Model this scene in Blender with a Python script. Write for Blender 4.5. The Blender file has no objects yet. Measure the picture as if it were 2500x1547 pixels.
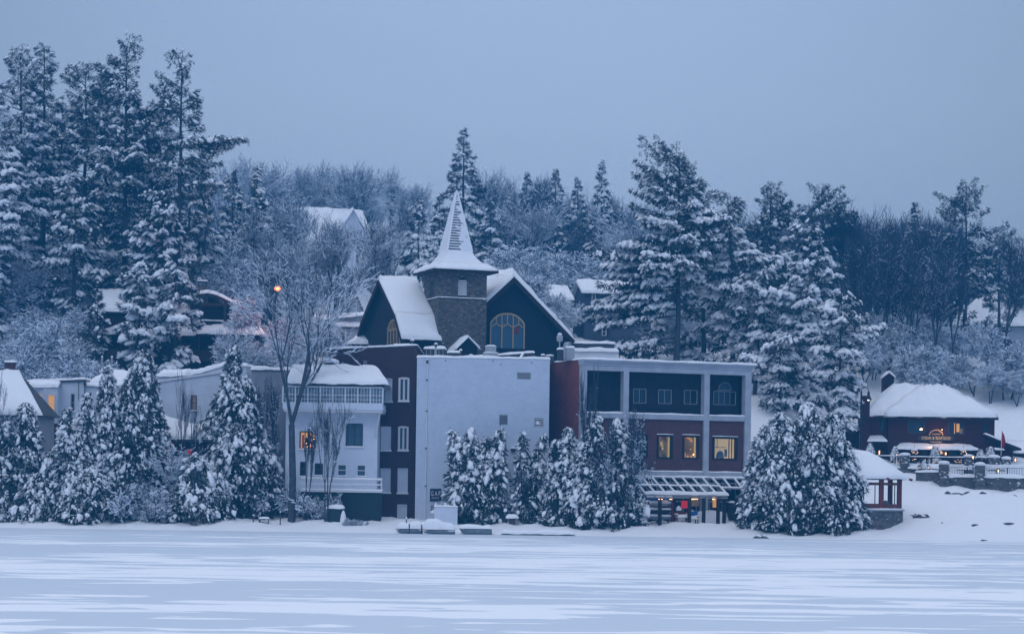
import bpy, math, random
import numpy as np
from mathutils import Vector
R = math.radians
F = 5600.0; CAMH = 4.2; TH = R(0.8); SH = 411.5
sc = bpy.context.scene; COL = sc.collection
cT, sT = math.cos(TH), math.sin(TH)
def ray(px, py):
    u = px-1250.0; v = 773.5-py+SH
    return (u*cT-v*sT)/F, (u*sT+v*cT)/F
def P(px, py, D):
    a, b = ray(px, py); return (a*D, D, CAMH+b*D)
def Z(px, py, D): return P(px, py, D)[2]
def X(px, py, D): return P(px, py, D)[0]
# ---------------------------------------------------------------- terrain
TC = [-700,0,300,620,850,1040,1340,1480,1850,2050,2200,2350,2600,3300]
TR = [188,195,198,201,207,216,222,235,250,270,300,350,450,700]
TZ = [[-.8]*14,
 [-.12]*14,
 [.3,.3,.3,.3,.3,.3,.25,.25,.2,.25,.25,.25,.2,.2],
 [.6,.6,.6,.7,.6,.6,.6,.6,.6,.6,.9,.9,.8,.8],
 [1.3,1.3,1.2,1.1,1.0,1.0,1.0,.9,1.0,1.2,1.9,2.2,2.2,2.2],
 [2.6,2.6,2.4,2.4,1.3,1.0,1.0,.9,1.2,3.2,3.9,3.9,3.8,3.8],
 [4,4,4,4,4,4,4,4,5.5,4.6,4.9,4.7,4.6,4.6],
 [9,9,10,12,15.5,16.5,16.5,16,12.5,9,7.7,7.7,7.7,7.7],
 [15,15.5,16.5,17,17.2,17.5,17.5,17,15,13,11.5,11.5,11.5,11.5],
 [21,22,22,21.5,21,20.5,20.5,20,19.5,19,18.5,18,18,18],
 [27,27,27,27,26.5,26,25,24,23,22.5,22.5,22,21,20],
 [33,34,34.5,36,36.5,35,33,30,27.5,27,26,25,24,23],
 [40,42,43,45,46,44,40,36,33,31,30,28,27,26],
 [50,52,54,58,58,56,50,46,42,40,38,36,34,32]]
TCn = np.array(TC,float); TRn = np.array(TR,float); TZn = np.array(TZ,float)
def smooth(t): return t*t*(3-2*t)
def zt(x, y):
    y = max(y, 188.0); c = x/y*F+1250
    c = min(max(c, TC[0]), TC[-1]); d = min(y, 700)
    i = min(max(int(np.searchsorted(TCn, c))-1, 0), len(TC)-2)
    j = min(max(int(np.searchsorted(TRn, d))-1, 0), len(TR)-2)
    s = smooth((c-TC[i])/(TC[i+1]-TC[i])); t = (d-TR[j])/(TR[j+1]-TR[j])
    z = (TZn[j,i]*(1-s)+TZn[j,i+1]*s)*(1-t)+(TZn[j+1,i]*(1-s)+TZn[j+1,i+1]*s)*t
    w = min(1, max(0, (y-195)/6))
    return z + w*(.12*math.sin(x*.7+y*.5)+.1*math.sin(x*1.9-y*1.1)+.07*math.sin(x*3.1+y*2.3+1))
def G(px, D, py=1250):
    x = X(px, py, D); return x, D, zt(x, D)
# ---------------------------------------------------------------- materials
MATS = {}
def mat(name, col, rough=.8, var=0., vscale=3., bump=0., bscale=20., emit=0., ecol=None, metal=0., spec=.3, fn=None):
    m = bpy.data.materials.new(name); m.use_nodes = True; nt = m.node_tree
    b = nt.nodes['Principled BSDF']; b.inputs['Base Color'].default_value = (*col, 1)
    b.inputs['Roughness'].default_value = rough; b.inputs['Metallic'].default_value = metal
    b.inputs['Specular IOR Level'].default_value = spec
    tc = nt.nodes.new('ShaderNodeTexCoord')
    if emit:
        b.inputs['Emission Color'].default_value = (*(ecol or col), 1); b.inputs['Emission Strength'].default_value = emit
    if var:
        n = nt.nodes.new('ShaderNodeTexNoise'); n.inputs['Scale'].default_value = vscale; n.inputs['Detail'].default_value = 5
        nt.links.new(tc.outputs['Object'], n.inputs['Vector'])
        r = nt.nodes.new('ShaderNodeValToRGB'); e = r.color_ramp.elements
        e[0].position = .3; e[1].position = .7
        e[0].color = (*[max(0, c*(1-var)) for c in col], 1); e[1].color = (*[min(1, c*(1+var)) for c in col], 1)
        nt.links.new(n.outputs['Fac'], r.inputs['Fac']); nt.links.new(r.outputs['Color'], b.inputs['Base Color'])
    if bump:
        n = nt.nodes.new('ShaderNodeTexNoise'); n.inputs['Scale'].default_value = bscale; n.inputs['Detail'].default_value = 4
        nt.links.new(tc.outputs['Object'], n.inputs['Vector'])
        bp = nt.nodes.new('ShaderNodeBump'); bp.inputs['Strength'].default_value = bump; bp.inputs['Distance'].default_value = .1
        nt.links.new(n.outputs['Fac'], bp.inputs['Height']); nt.links.new(bp.outputs['Normal'], b.inputs['Normal'])
    if fn: fn(nt, b, tc)
    MATS[name] = m; return m
def brickfn(c1, c2, mortar, sc_=1., bw=.24, rh=.08, patch=None, amp=.28):
    def fn(nt, b, tc):
        sp = nt.nodes.new('ShaderNodeSeparateXYZ'); nt.links.new(tc.outputs['Object'], sp.inputs[0])
        ad = nt.nodes.new('ShaderNodeMath'); nt.links.new(sp.outputs[0], ad.inputs[0]); nt.links.new(sp.outputs[1], ad.inputs[1])
        cb = nt.nodes.new('ShaderNodeCombineXYZ'); nt.links.new(ad.outputs[0], cb.inputs[0]); nt.links.new(sp.outputs[2], cb.inputs[1])
        br = nt.nodes.new('ShaderNodeTexBrick'); nt.links.new(cb.outputs[0], br.inputs['Vector'])
        br.inputs['Scale'].default_value = 1/sc_; br.inputs['Brick Width'].default_value = bw; br.inputs['Row Height'].default_value = rh
        br.inputs['Mortar Size'].default_value = .008
        br.inputs['Color1'].default_value = (*c1, 1); br.inputs['Color2'].default_value = (*c2, 1); br.inputs['Mortar'].default_value = (*mortar, 1)
        n = nt.nodes.new('ShaderNodeTexNoise'); n.inputs['Scale'].default_value = .8; n.inputs['Detail'].default_value = 8
        nt.links.new(tc.outputs['Object'], n.inputs['Vector'])
        mr = nt.nodes.new('ShaderNodeMapRange'); mr.inputs[3].default_value = 1-amp; mr.inputs[4].default_value = 1+amp
        nt.links.new(n.outputs['Fac'], mr.inputs[0])
        mx = nt.nodes.new('ShaderNodeMix'); mx.data_type = 'RGBA'; mx.blend_type = 'MULTIPLY'; mx.inputs[0].default_value = 1
        nt.links.new(br.outputs['Color'], mx.inputs[6]); nt.links.new(mr.outputs[0], mx.inputs[7])
        last = mx.outputs[2]
        if patch: last = patchnode(nt, tc, last, *patch)
        nt.links.new(last, b.inputs['Base Color'])
        bp = nt.nodes.new('ShaderNodeBump'); bp.inputs['Strength'].default_value = .5; bp.inputs['Distance'].default_value = .02
        nt.links.new(br.outputs['Fac'], bp.inputs['Height']); bp.invert = True
        nt.links.new(bp.outputs['Normal'], b.inputs['Normal'])
    return fn
def patchnode(nt, tc, base, col, scale, thr, squash=(1,1,1), grad=None):
    mp = nt.nodes.new('ShaderNodeMapping'); mp.inputs['Scale'].default_value = squash
    nt.links.new(tc.outputs['Object'], mp.inputs[0])
    n = nt.nodes.new('ShaderNodeTexNoise'); n.inputs['Scale'].default_value = scale; n.inputs['Detail'].default_value = 3
    nt.links.new(mp.outputs[0], n.inputs['Vector'])
    r = nt.nodes.new('ShaderNodeValToRGB'); r.color_ramp.elements[0].position = thr; r.color_ramp.elements[1].position = thr+.03
    src = n.outputs['Fac']
    if grad:
        sp = nt.nodes.new('ShaderNodeSeparateXYZ'); nt.links.new(tc.outputs['Object'], sp.inputs[0])
        g1 = nt.nodes.new('ShaderNodeMath'); g1.operation = 'SUBTRACT'; g1.inputs[1].default_value = grad[1]; nt.links.new(sp.outputs[0], g1.inputs[0])
        g2 = nt.nodes.new('ShaderNodeMath'); g2.operation = 'MULTIPLY_ADD'; g2.inputs[1].default_value = grad[0]; nt.links.new(g1.outputs[0], g2.inputs[0]); nt.links.new(src, g2.inputs[2]); src = g2.outputs[0]
    nt.links.new(src, r.inputs['Fac'])
    mx = nt.nodes.new('ShaderNodeMix'); mx.data_type = 'RGBA'
    nt.links.new(r.outputs['Color'], mx.inputs[0]); nt.links.new(base, mx.inputs[6]); mx.inputs[7].default_value = (*col, 1)
    return mx.outputs[2]
def stonefn(cols, scale, snow=None):
    def fn(nt, b, tc):
        mp = nt.nodes.new('ShaderNodeMapping'); mp.inputs['Scale'].default_value = (1,1,1.7); nt.links.new(tc.outputs['Object'], mp.inputs[0])
        v = nt.nodes.new('ShaderNodeTexVoronoi'); v.inputs['Scale'].default_value = scale; nt.links.new(mp.outputs[0], v.inputs['Vector'])
        sp = nt.nodes.new('ShaderNodeSeparateColor'); nt.links.new(v.outputs['Color'], sp.inputs[0])
        r = nt.nodes.new('ShaderNodeValToRGB'); e = r.color_ramp.elements
        while len(e) < len(cols): e.new(.5)
        for i, c in enumerate(cols): e[i].position = i/(len(cols)-1); e[i].color = (*c, 1)
        nt.links.new(sp.outputs[0], r.inputs['Fac'])
        d = nt.nodes.new('ShaderNodeTexVoronoi'); d.feature = 'DISTANCE_TO_EDGE'; d.inputs['Scale'].default_value = scale
        nt.links.new(mp.outputs[0], d.inputs['Vector'])
        last = r.outputs['Color']
        if snow: last = patchnode(nt, tc, last, (.8,.82,.85), *snow)
        nt.links.new(last, b.inputs['Base Color'])
        bp = nt.nodes.new('ShaderNodeBump'); bp.inputs['Strength'].default_value = .8; bp.inputs['Distance'].default_value = .05
        mr = nt.nodes.new('ShaderNodeMapRange'); mr.inputs[2].default_value = .12; nt.links.new(d.outputs['Distance'], mr.inputs[0])
        nt.links.new(mr.outputs[0], bp.inputs['Height']); nt.links.new(bp.outputs['Normal'], b.inputs['Normal'])
    return fn
def linefn(col, dark, period, snow=None):   # horizontal boards
    def fn(nt, b, tc):
        sp = nt.nodes.new('ShaderNodeSeparateXYZ'); nt.links.new(tc.outputs['Object'], sp.inputs[0])
        m = nt.nodes.new('ShaderNodeMath'); m.operation = 'MODULO'; m.inputs[1].default_value = period
        a = nt.nodes.new('ShaderNodeMath'); a.operation = 'ADD'; a.inputs[1].default_value = 100
        nt.links.new(sp.outputs[2], a.inputs[0]); nt.links.new(a.outputs[0], m.inputs[0])
        c = nt.nodes.new('ShaderNodeMath'); c.operation = 'LESS_THAN'; c.inputs[1].default_value = period*(.5 if snow else .16); nt.links.new(m.outputs[0], c.inputs[0])
        n = nt.nodes.new('ShaderNodeTexNoise'); n.inputs['Scale'].default_value = 1.1; n.inputs['Detail'].default_value = 8
        nt.links.new(tc.outputs['Object'], n.inputs['Vector'])
        mr = nt.nodes.new('ShaderNodeMapRange'); mr.inputs[3].default_value = .8; mr.inputs[4].default_value = 1.2; nt.links.new(n.outputs['Fac'], mr.inputs[0])
        mx = nt.nodes.new('ShaderNodeMix'); mx.data_type = 'RGBA'; mx.inputs[6].default_value = (*col,1); mx.inputs[7].default_value = (*dark,1)
        nt.links.new(c.outputs[0], mx.inputs[0])
        mu = nt.nodes.new('ShaderNodeMix'); mu.data_type = 'RGBA'; mu.blend_type = 'MULTIPLY'; mu.inputs[0].default_value = 1
        nt.links.new(mx.outputs[2], mu.inputs[6]); nt.links.new(mr.outputs[0], mu.inputs[7])
        last = mu.outputs[2]
        if snow: last = patchnode(nt, tc, last, (.8,.82,.85), *snow)
        nt.links.new(last, b.inputs['Base Color'])
    return fn
mat('snow', (.86,.87,.89), .85, bump=.25, bscale=3, spec=.2)
mat('tree_snow', (.84,.86,.89), .9, spec=.1)
mat('thin_snow', (.70,.77,.86), .9, spec=.1)  # snow on twigs, with the blue of shaded snow put into its colour
mat('needle', (.024,.046,.055), .8, .5, 1.2)
mat('cedar_leaf', (.040,.066,.070), .8, .5, 1.2)
mat('bark', (.055,.065,.08), .9, .4, 4)
mat('twig', (.05,.066,.092), .9)
mat('brick_dark', (.2,.06,.05), .9, fn=brickfn((.075,.030,.036),(.05,.023,.030),(.07,.045,.05)))
mat('brick_red', (.3,.06,.04), .9, fn=brickfn((.30,.07,.055),(.21,.05,.042),(.19,.08,.07)))
mat('brick_mid', (.2,.06,.05), .9, fn=brickfn((.13,.048,.05),(.095,.038,.042),(.10,.06,.062)))
mat('white_brick', (.5,.5,.53), .85, fn=brickfn((.58,.645,.75),(.535,.60,.705),(.40,.46,.56), bw=.4, rh=.16, amp=.12, patch=((.8,.82,.85),2.2,.74,(1,1,4))))
mat('grey_stucco', (.40,.43,.49), .9, .12, 1.2, .1, 40)
mat('white_paint', (.68,.68,.7), .8, fn=linefn((.64,.69,.77),(.50,.55,.63),.18))
mat('white_plain', (.62,.67,.76), .8, .06, 1.5)
mat('grey_siding', (.36,.39,.44), .85, fn=linefn((.36,.39,.44),(.25,.27,.32),.2))
mat('shade_plaster', (.3,.32,.36), .85, .12, 1.)  # grey carries the shade on this wall in its colour
mat('trim_white', (.7,.7,.72), .7)
mat('dark_wood', (.022,.016,.016), .85, .4, 3)
mat('lodge_wood', (.032,.018,.016), .85, fn=linefn((.035,.018,.015),(.015,.01,.01),.2))
mat('church_wood', (.007,.012,.02), .85, .4, 5)
mat('red_wood', (.14,.022,.02), .8, fn=linefn((.05,.009,.013),(.03,.006,.009),.16))
mat('post_wood', (.15,.04,.028), .8, .35, 4)
mat('tan_frame', (.42,.31,.17), .7)
mat('black', (.012,.014,.018), .6)
mat('dark_green', (.018,.034,.034), .8, fn=linefn((.018,.036,.036),(.008,.014,.016),.25, ))
mat('dark_grey', (.05,.055,.06), .6, .2, 6)
mat('metal_grey', (.32,.34,.36), .5, .1, 4)
mat('glass_dark', (.02,.035,.05), .12, spec=.6)
mat('glass_blue', (.05,.10,.14), .15, spec=.6)
mat('glass_pale', (.16,.24,.30), .25, .5, 2.5, spec=.5)
mat('stone', (.1,.09,.08), .9, fn=stonefn([(.045,.05,.052),(.15,.13,.11),(.08,.08,.078),(.21,.18,.14)], 3.4, (3.2,.68,(1,1,2.2))))
mat('wall_stone', (.1,.09,.08), .9, fn=stonefn([(.06,.06,.065),(.15,.15,.15),(.09,.085,.085),(.12,.12,.125)], 3.2, (1.6,.62,(1,1,2))))
mat('base_stone', (.1,.09,.08), .9, fn=stonefn([(.06,.065,.075),(.15,.15,.16),(.10,.10,.105),(.08,.085,.095)], 2.2, (1.8,.66,(1,1,2))))
mat('spire_shingle', (.8,.8,.8), .9, fn=linefn((.75,.77,.8),(.015,.02,.03),.27,(1.6,.55,(1.,1.,1.6),(.22,2.35))))
mat('steel_snowy', (.5,.52,.55), .6)
mat('lit_amber', (.5,.28,.1), .6, emit=.62, ecol=(.75,.36,.09))
mat('lit_orange', (.5,.2,.06), .6, emit=1.7, ecol=(.9,.25,.05))
mat('lit_yellow', (.6,.5,.2), .6, emit=.55, ecol=(.75,.50,.17))
mat('lit_dim', (.2,.14,.1), .6, emit=.12, ecol=(.6,.4,.2))
mat('lit_red', (.6,.03,.03), .6, emit=.35, ecol=(.9,.03,.04))
mat('bulb', (1,.7,.4), .5, emit=14, ecol=(1,.62,.28))
mat('lamp_glow', (1,.6,.3), .5, emit=5, ecol=(1,.45,.14))
mat('lamp_halo', (1,.4,.2), .5, emit=1.3, ecol=(1,.24,.07))
mat('spark', (1,.6,.3), .5, emit=5, ecol=(1,.50,.25))
mat('tarp_blue', (.02,.12,.4), .6)
mat('cloth_red', (.3,.01,.03), .8)
mat('room_red', (.35,.03,.03), .8); mat('room_yellow', (.4,.28,.05), .8); mat('room_green',(.05,.14,.1), .8)
mat('gold_text', (.55,.40,.18), .5, emit=.25, ecol=(.8,.55,.25))
mat('rock', (.08,.085,.09), .9, .3, 4)
mat('dock_grey', (.20,.235,.27), .8, .25, 4)
mat('bin_green', (.02,.04,.045), .7)
def pane_mat():
    m = bpy.data.materials.new('clear_pane'); m.use_nodes = True; nt = m.node_tree; nt.nodes.clear()
    o = nt.nodes.new('ShaderNodeOutputMaterial'); mx = nt.nodes.new('ShaderNodeMixShader'); t = nt.nodes.new('ShaderNodeBsdfTransparent'); g = nt.nodes.new('ShaderNodeBsdfGlossy')
    g.inputs['Roughness'].default_value = .1; g.inputs[0].default_value = (.8,.85,.9,1); mx.inputs[0].default_value = .18
    t.inputs[0].default_value = (.9,.93,.95,1)
    nt.links.new(t.outputs[0], mx.inputs[1]); nt.links.new(g.outputs[0], mx.inputs[2]); nt.links.new(mx.outputs[0], o.inputs[0]); MATS['clear_pane'] = m
pane_mat()
# ---------------------------------------------------------------- object helpers
def link(o): COL.objects.link(o); return o
def T(name, label, cat, loc, rz=0, group=None):
    o = link(bpy.data.objects.new(name, None)); o.location = loc; o.rotation_euler = (0,0,rz); o.empty_display_size = .3
    o['label'] = label; o['category'] = cat
    if group: o['group'] = group
    return o
def tag(o, label, cat, group=None):
    o['label'] = label; o['category'] = cat
    if group: o['group'] = group
    return o
def dup(o, loc=None, rz=None, label=None, s=None, group=None):
    def rec(a, parent):
        c = a.copy(); COL.objects.link(c); c.parent = parent
        for ch in a.children: rec(ch, c)
        return c
    c = rec(o, None)
    if loc is not None: c.location = loc
    if rz is not None: c.rotation_euler.z = rz
    if s is not None: c.scale = s if hasattr(s, '__len__') else (s,s,s)
    if label: c['label'] = label
    if group: c['group'] = group
    return c
class MB:
    def __init__(s, *mats): s.v = []; s.f = []; s.m = []; s.sm = []; s.mats = list(mats)
    def mi(s, m):
        if m is None: return 0
        if m not in s.mats: s.mats.append(m)
        return s.mats.index(m)
    def add(s, vs, fs, m=None, smooth=False):
        b = len(s.v); s.v += [tuple(p) for p in vs]; k = s.mi(m)
        for f in fs: s.f.append([b+i for i in f]); s.m.append(k); s.sm.append(smooth)
        return s
    def box(s, x0, x1, y0, y1, z0, z1, m=None):
        x0, x1 = min(x0,x1), max(x0,x1); y0, y1 = min(y0,y1), max(y0,y1); z0, z1 = min(z0,z1), max(z0,z1)
        return s.add([(x0,y0,z0),(x1,y0,z0),(x1,y1,z0),(x0,y1,z0),(x0,y0,z1),(x1,y0,z1),(x1,y1,z1),(x0,y1,z1)],
            [(0,3,2,1),(4,5,6,7),(0,1,5,4),(1,2,6,5),(2,3,7,6),(3,0,4,7)], m)
    def poly(s, pts, m=None): return s.add(pts, [list(range(len(pts)))], m)
    def prism(s, pts, y0, y1, m=None):     # outline in x,z (counter-clockwise seen from -y), extruded along y
        n = len(pts); vs = [(x,y0,z) for x,z in pts]+[(x,y1,z) for x,z in pts]
        fs = [list(range(n)), list(range(2*n-1,n-1,-1))]+[(i,i+n,(i+1)%n+n,(i+1)%n) for i in range(n)]
        return s.add(vs, fs, m)
    def vprism(s, pts, z0, z1, m=None):    # outline in x,y
        n = len(pts); vs = [(x,y,z0) for x,y in pts]+[(x,y,z1) for x,y in pts]
        fs = [list(range(n-1,-1,-1)), list(range(n,2*n))]+[(i,(i+1)%n,(i+1)%n+n,i+n) for i in range(n)]
        return s.add(vs, fs, m)
    def bar(s, a, b, w, h=None, m=None, n=None):
        a = Vector(a); b = Vector(b); h = h or w; d = (b-a).normalized()
        up = Vector((0,0,1)) if abs(d.z) < .95 else Vector((0,1,0))
        r = d.cross(up).normalized(); u = r.cross(d).normalized()
        if n:
            vs = []
            for c in (a,b):
                for k in range(n): t = 2*math.pi*k/n; vs.append(c+r*math.cos(t)*w+u*math.sin(t)*h)
            fs = [(k,(k+1)%n,(k+1)%n+n,k+n) for k in range(n)]+[list(range(n-1,-1,-1)), list(range(n,2*n))]
            return s.add(vs, fs, m)
        vs = [c+r*i*w/2+u*j*h/2 for c in (a,b) for i,j in ((-1,-1),(1,-1),(1,1),(-1,1))]
        return s.add(vs, [(0,1,2,3),(7,6,5,4),(0,4,5,1),(1,5,6,2),(2,6,7,3),(3,7,4,0)], m)
    def lathe(s, prof, n=16, c=(0,0), m=None, smooth=False, sx=1, sy=1, rot=0):
        vs = []; fs = []
        for r, z in prof:
            for k in range(n): t = rot+2*math.pi*k/n; vs.append((c[0]+r*sx*math.cos(t), c[1]+r*sy*math.sin(t), z))
        for j in range(len(prof)-1):
            for k in range(n): fs.append((j*n+k, j*n+(k+1)%n, (j+1)*n+(k+1)%n, (j+1)*n+k))
        fs.append(list(range(n-1,-1,-1))); q = (len(prof)-1)*n; fs.append(list(range(q, q+n)))
        return s.add(vs, fs, m, smooth)
    def blob(s, c, rx, ry, rz, m=None, seed=0, jit=.12, flat=-.35):   # lumpy dome
        rnd = random.Random(seed); vs = []; fs = []; nu, nv = 10, 6
        ph = [rnd.uniform(0,6.3) for _ in range(4)]
        for j in range(nv+1):
            el = -math.pi/2+math.pi*j/nv
            for k in range(nu):
                az = 2*math.pi*k/nu
                q = 1+jit*(math.sin(2*az+ph[0])+math.sin(3*az+ph[1]+el*2)+math.sin(el*3+ph[2]))*.6
                z = max(math.sin(el), flat)
                vs.append((c[0]+rx*q*math.cos(el)*math.cos(az), c[1]+ry*q*math.cos(el)*math.sin(az), c[2]+rz*q*z))
        for j in range(nv):
            for k in range(nu): fs.append((j*nu+k, j*nu+(k+1)%nu, (j+1)*nu+(k+1)%nu, (j+1)*nu+k))
        return s.add(vs, fs, m, True)
    def snowq(s, A, B, C, D, t=.3, e=(1,1,1,1), m='snow', over=.0, seed=0, r=None, step=.5):
        # thick snow lying on the quad A B C D (A-B lower edge, D-C upper edge); e: which of the edges AB, BC, CD, DA are rounded off
        A, B, C, D = map(Vector, (A,B,C,D)); rnd = random.Random(seed*7+1)
        L1 = max((B-A).length,(C-D).length); L2 = max((D-A).length,(C-B).length); r = r or t*1.1
        if over:
            for k in (0,1):
                if k == 0:
                    d1 = (A-D).normalized()*over; d2 = (B-C).normalized()*over
                    if e[0]: A = A+d1; B = B+d2
                    if e[2]: D = D-d1; C = C-d2
                else:
                    d1 = (B-A).normalized()*over; d2 = (C-D).normalized()*over
                    if e[1]: B = B+d1; C = C+d2
                    if e[3]: A = A-d1; D = D-d2
        def par(L, e0, e1):
            n = max(2, min(60, int(L/step)+1)); ts = [i/n for i in range(n+1)]
            rr = min(r/L, .45)
            ex = []
            if e0: ex += [rr*.08, rr*.3, rr*.7]
            if e1: ex += [1-rr*.08, 1-rr*.3, 1-rr*.7]
            ts = [q for q in ts if not (e0 and 0 < q < rr) and not (e1 and 1-rr < q < 1)]
            return sorted(set([round(q,5) for q in ts+ex])), rr
        U, ru = par(L1, e[3], e[1]); V, rv = par(L2, e[0], e[2])
        ph = [rnd.uniform(0,6.3) for _ in range(6)]
        vs = []; nu = len(U); nv = len(V)
        for v in V:
            for u in U:
                p = (A*(1-u)+B*u)*(1-v)+(D*(1-u)+C*u)*v
                h = 1.
                def fac(q): return math.sqrt(max(0, 1-(1-min(1,q))**2))
                if e[3]: h *= fac(u/ru)
                if e[1]: h *= fac((1-u)/ru)
                if e[0]: h *= fac(v/rv)
                if e[2]: h *= fac((1-v)/rv)
                a = u*L1; b = v*L2
                w = 1+.15*math.sin(a*1.3+ph[0])+.13*math.sin(a*3.1+b*1.7+ph[1])+.08*math.sin(b*2.3+a*.6+ph[2])+.05*math.sin(a*7+ph[3])
                # wavy lower lip
                if e[0] and v == 0: p = p+Vector((0,0,-.11*t*(1.2+math.sin(a*2.2+ph[4])+.8*math.sin(a*5.1+ph[5]))))
                vs.append(p+Vector((0,0,t*h*w)))
        n0 = len(vs)
        for v in V:
            for u in U: vs.append((A*(1-u)+B*u)*(1-v)+(D*(1-u)+C*u)*v+Vector((0,0,-.012)))
        fs = []
        for j in range(nv-1):
            for i in range(nu-1):
                q = j*nu+i; fs.append((q,q+1,q+nu+1,q+nu)); q += n0; fs.append((q,q+nu,q+nu+1,q+1))
        for i in range(nu-1):
            fs.append((i+n0,i+1+n0,i+1,i)); q = (nv-1)*nu+i; fs.append((q,q+1,q+1+n0,q+n0))
        for j in range(nv-1):
            q = j*nu; fs.append((q,q+nu,q+nu+n0,q+n0)); q += nu-1; fs.append((q+n0,q+nu+n0,q+nu,q))
        return s.add(vs, fs, m, True)
    def snowbox(s, x0, x1, y0, y1, z, t=.2, seed=0, over=.03, step=.5, r=None):
        return s.snowq((x0,y0,z),(x1,y0,z),(x1,y1,z),(x0,y1,z), t, over=over, seed=seed, step=step, r=r)
    def wall(s, x0, x1, z0, z1, y, holes=(), rev=.18, m=None, mr=None, face=-1):
        xs = sorted(set([x0,x1]+[min(max(h[i],x0),x1) for h in holes for i in (0,1)])); zs = sorted(set([z0,z1]+[min(max(h[i],z0),z1) for h in holes for i in (2,3)]))
        for i in range(len(xs)-1):
            for j in range(len(zs)-1):
                cx = (xs[i]+xs[i+1])/2; cz = (zs[j]+zs[j+1])/2
                if any(h[0] < cx < h[1] and h[2] < cz < h[3] for h in holes): continue
                s.poly([(xs[i],y,zs[j]),(xs[i+1],y,zs[j]),(xs[i+1],y,zs[j+1]),(xs[i],y,zs[j+1])], m)
        for a,b,c,d in holes:
            Y = y+rev; mm = mr or m
            s.poly([(a,y,c),(b,y,c),(b,Y,c),(a,Y,c)], mm); s.poly([(a,y,d),(a,Y,d),(b,Y,d),(b,y,d)], mm)
            s.poly([(a,y,c),(a,Y,c),(a,Y,d),(a,y,d)], mm); s.poly([(b,y,c),(b,y,d),(b,Y,d),(b,Y,c)], mm)
        return s
    def body(s, x0, x1, y0, y1, z0, z1, holes=(), rev=.18, m=None, mside=None, mr=None):
        s.wall(x0,x1,z0,z1,y0,holes,rev,m,mr)
        k = mside or m
        s.poly([(x0,y1,z0),(x0,y0,z0),(x0,y0,z1),(x0,y1,z1)],k); s.poly([(x1,y0,z0),(x1,y1,z0),(x1,y1,z1),(x1,y0,z1)],k)
        s.poly([(x1,y1,z0),(x0,y1,z0),(x0,y1,z1),(x1,y1,z1)],k); s.poly([(x0,y0,z1),(x1,y0,z1),(x1,y1,z1),(x0,y1,z1)],k)
        return s
    def build(s, name, parent=None, loc=None, bevel=0):
        me = bpy.data.meshes.new(name); me.from_pydata(s.v, [], s.f)
        for m in s.mats: me.materials.append(MATS[m])
        me.polygons.foreach_set('material_index', s.m); me.polygons.foreach_set('use_smooth', s.sm); me.update()
        o = link(bpy.data.objects.new(name, me))
        if parent is not None: o.parent = parent
        if loc is not None: o.location = loc
        if bevel:
            b = o.modifiers.new('b', 'BEVEL'); b.width = bevel; b.segments = 1; b.limit_method = 'ANGLE'
        return o
class Fr:   # a facade frame: local x along the facade, y backwards, z up
    def __init__(s, px, D, z0, yaw=0, py=1100):
        s.x, s.y = X(px, py, D), D; s.z0 = z0; s.yaw = yaw; s.c, s.s = math.cos(yaw), math.sin(yaw)
    def loc(s): return (s.x, s.y, s.z0)
    def q(s, px, py, off=0):   # local x and z where the line of sight meets the plane local y = off
        a, b = ray(px, py)     # world = (a t, t, CAMH+b t); local y = -(wx-x) s + (wy-y) c
        t = (off - s.x*s.s + s.y*s.c)/(-a*s.s + s.c)
        wx, wy = a*t-s.x, t-s.y
        return wx*s.c+wy*s.s, CAMH+b*t-s.z0
    def r(s, x0, x1, y0, y1, off=0):  # pixel rectangle -> (x0,x1,z0,z1)
        ym = (y0+y1)/2; xm = (x0+x1)/2
        return s.q(x0,ym,off)[0], s.q(x1,ym,off)[0], s.q(xm,y1,off)[1], s.q(xm,y0,off)[1]
def window(th, h, y, rev=.18, glass='glass_dark', frame='trim_white', fw=.07, nx=2, nz=2, sill=True, mw=.035, proud=.04, name='window', label=None, top=None, snow=True):
    x0,x1,z0,z1 = h; b = MB(frame); ya = y-proud; yb = y+rev-.03
    b.box(x0-fw*.4,x0+fw,ya,yb,z0,z1); b.box(x1-fw,x1+fw*.4,ya,yb,z0,z1)
    b.box(x0+fw,x1-fw,ya+.003,yb,z1-fw,z1+fw*.4); b.box(x0+fw,x1-fw,ya+.003,yb,z0-.01,z0+fw)
    for i in range(1,nx): c = x0+(x1-x0)*i/nx; b.box(c-mw,c+mw,y+rev*.5,yb-.01,z0+fw,z1-fw)
    for j in range(1,nz): c = z0+(z1-z0)*j/nz; b.box(x0+fw,x1-fw,y+rev*.5+.01,yb-.013,c-mw,c+mw)
    w = b.build(name, th)
    if label: w['label'] = label
    if glass:
        p = MB(glass); p.poly([(x0,y+rev-.02,z0),(x1,y+rev-.02,z0),(x1,y+rev-.02,z1),(x0,y+rev-.02,z1)]); p.build('pane', w)
    if sill:
        q = MB('trim_white'); q.box(x0-.1,x1+.1,y-.14,y+.02,z0-.1,z0-.012)
        if snow: q.snowbox(x0-.1,x1+.1,y-.15,y+.0,z0-.01,.07,step=.3,over=.0)
        q.build('sill', w)
    return w
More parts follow.
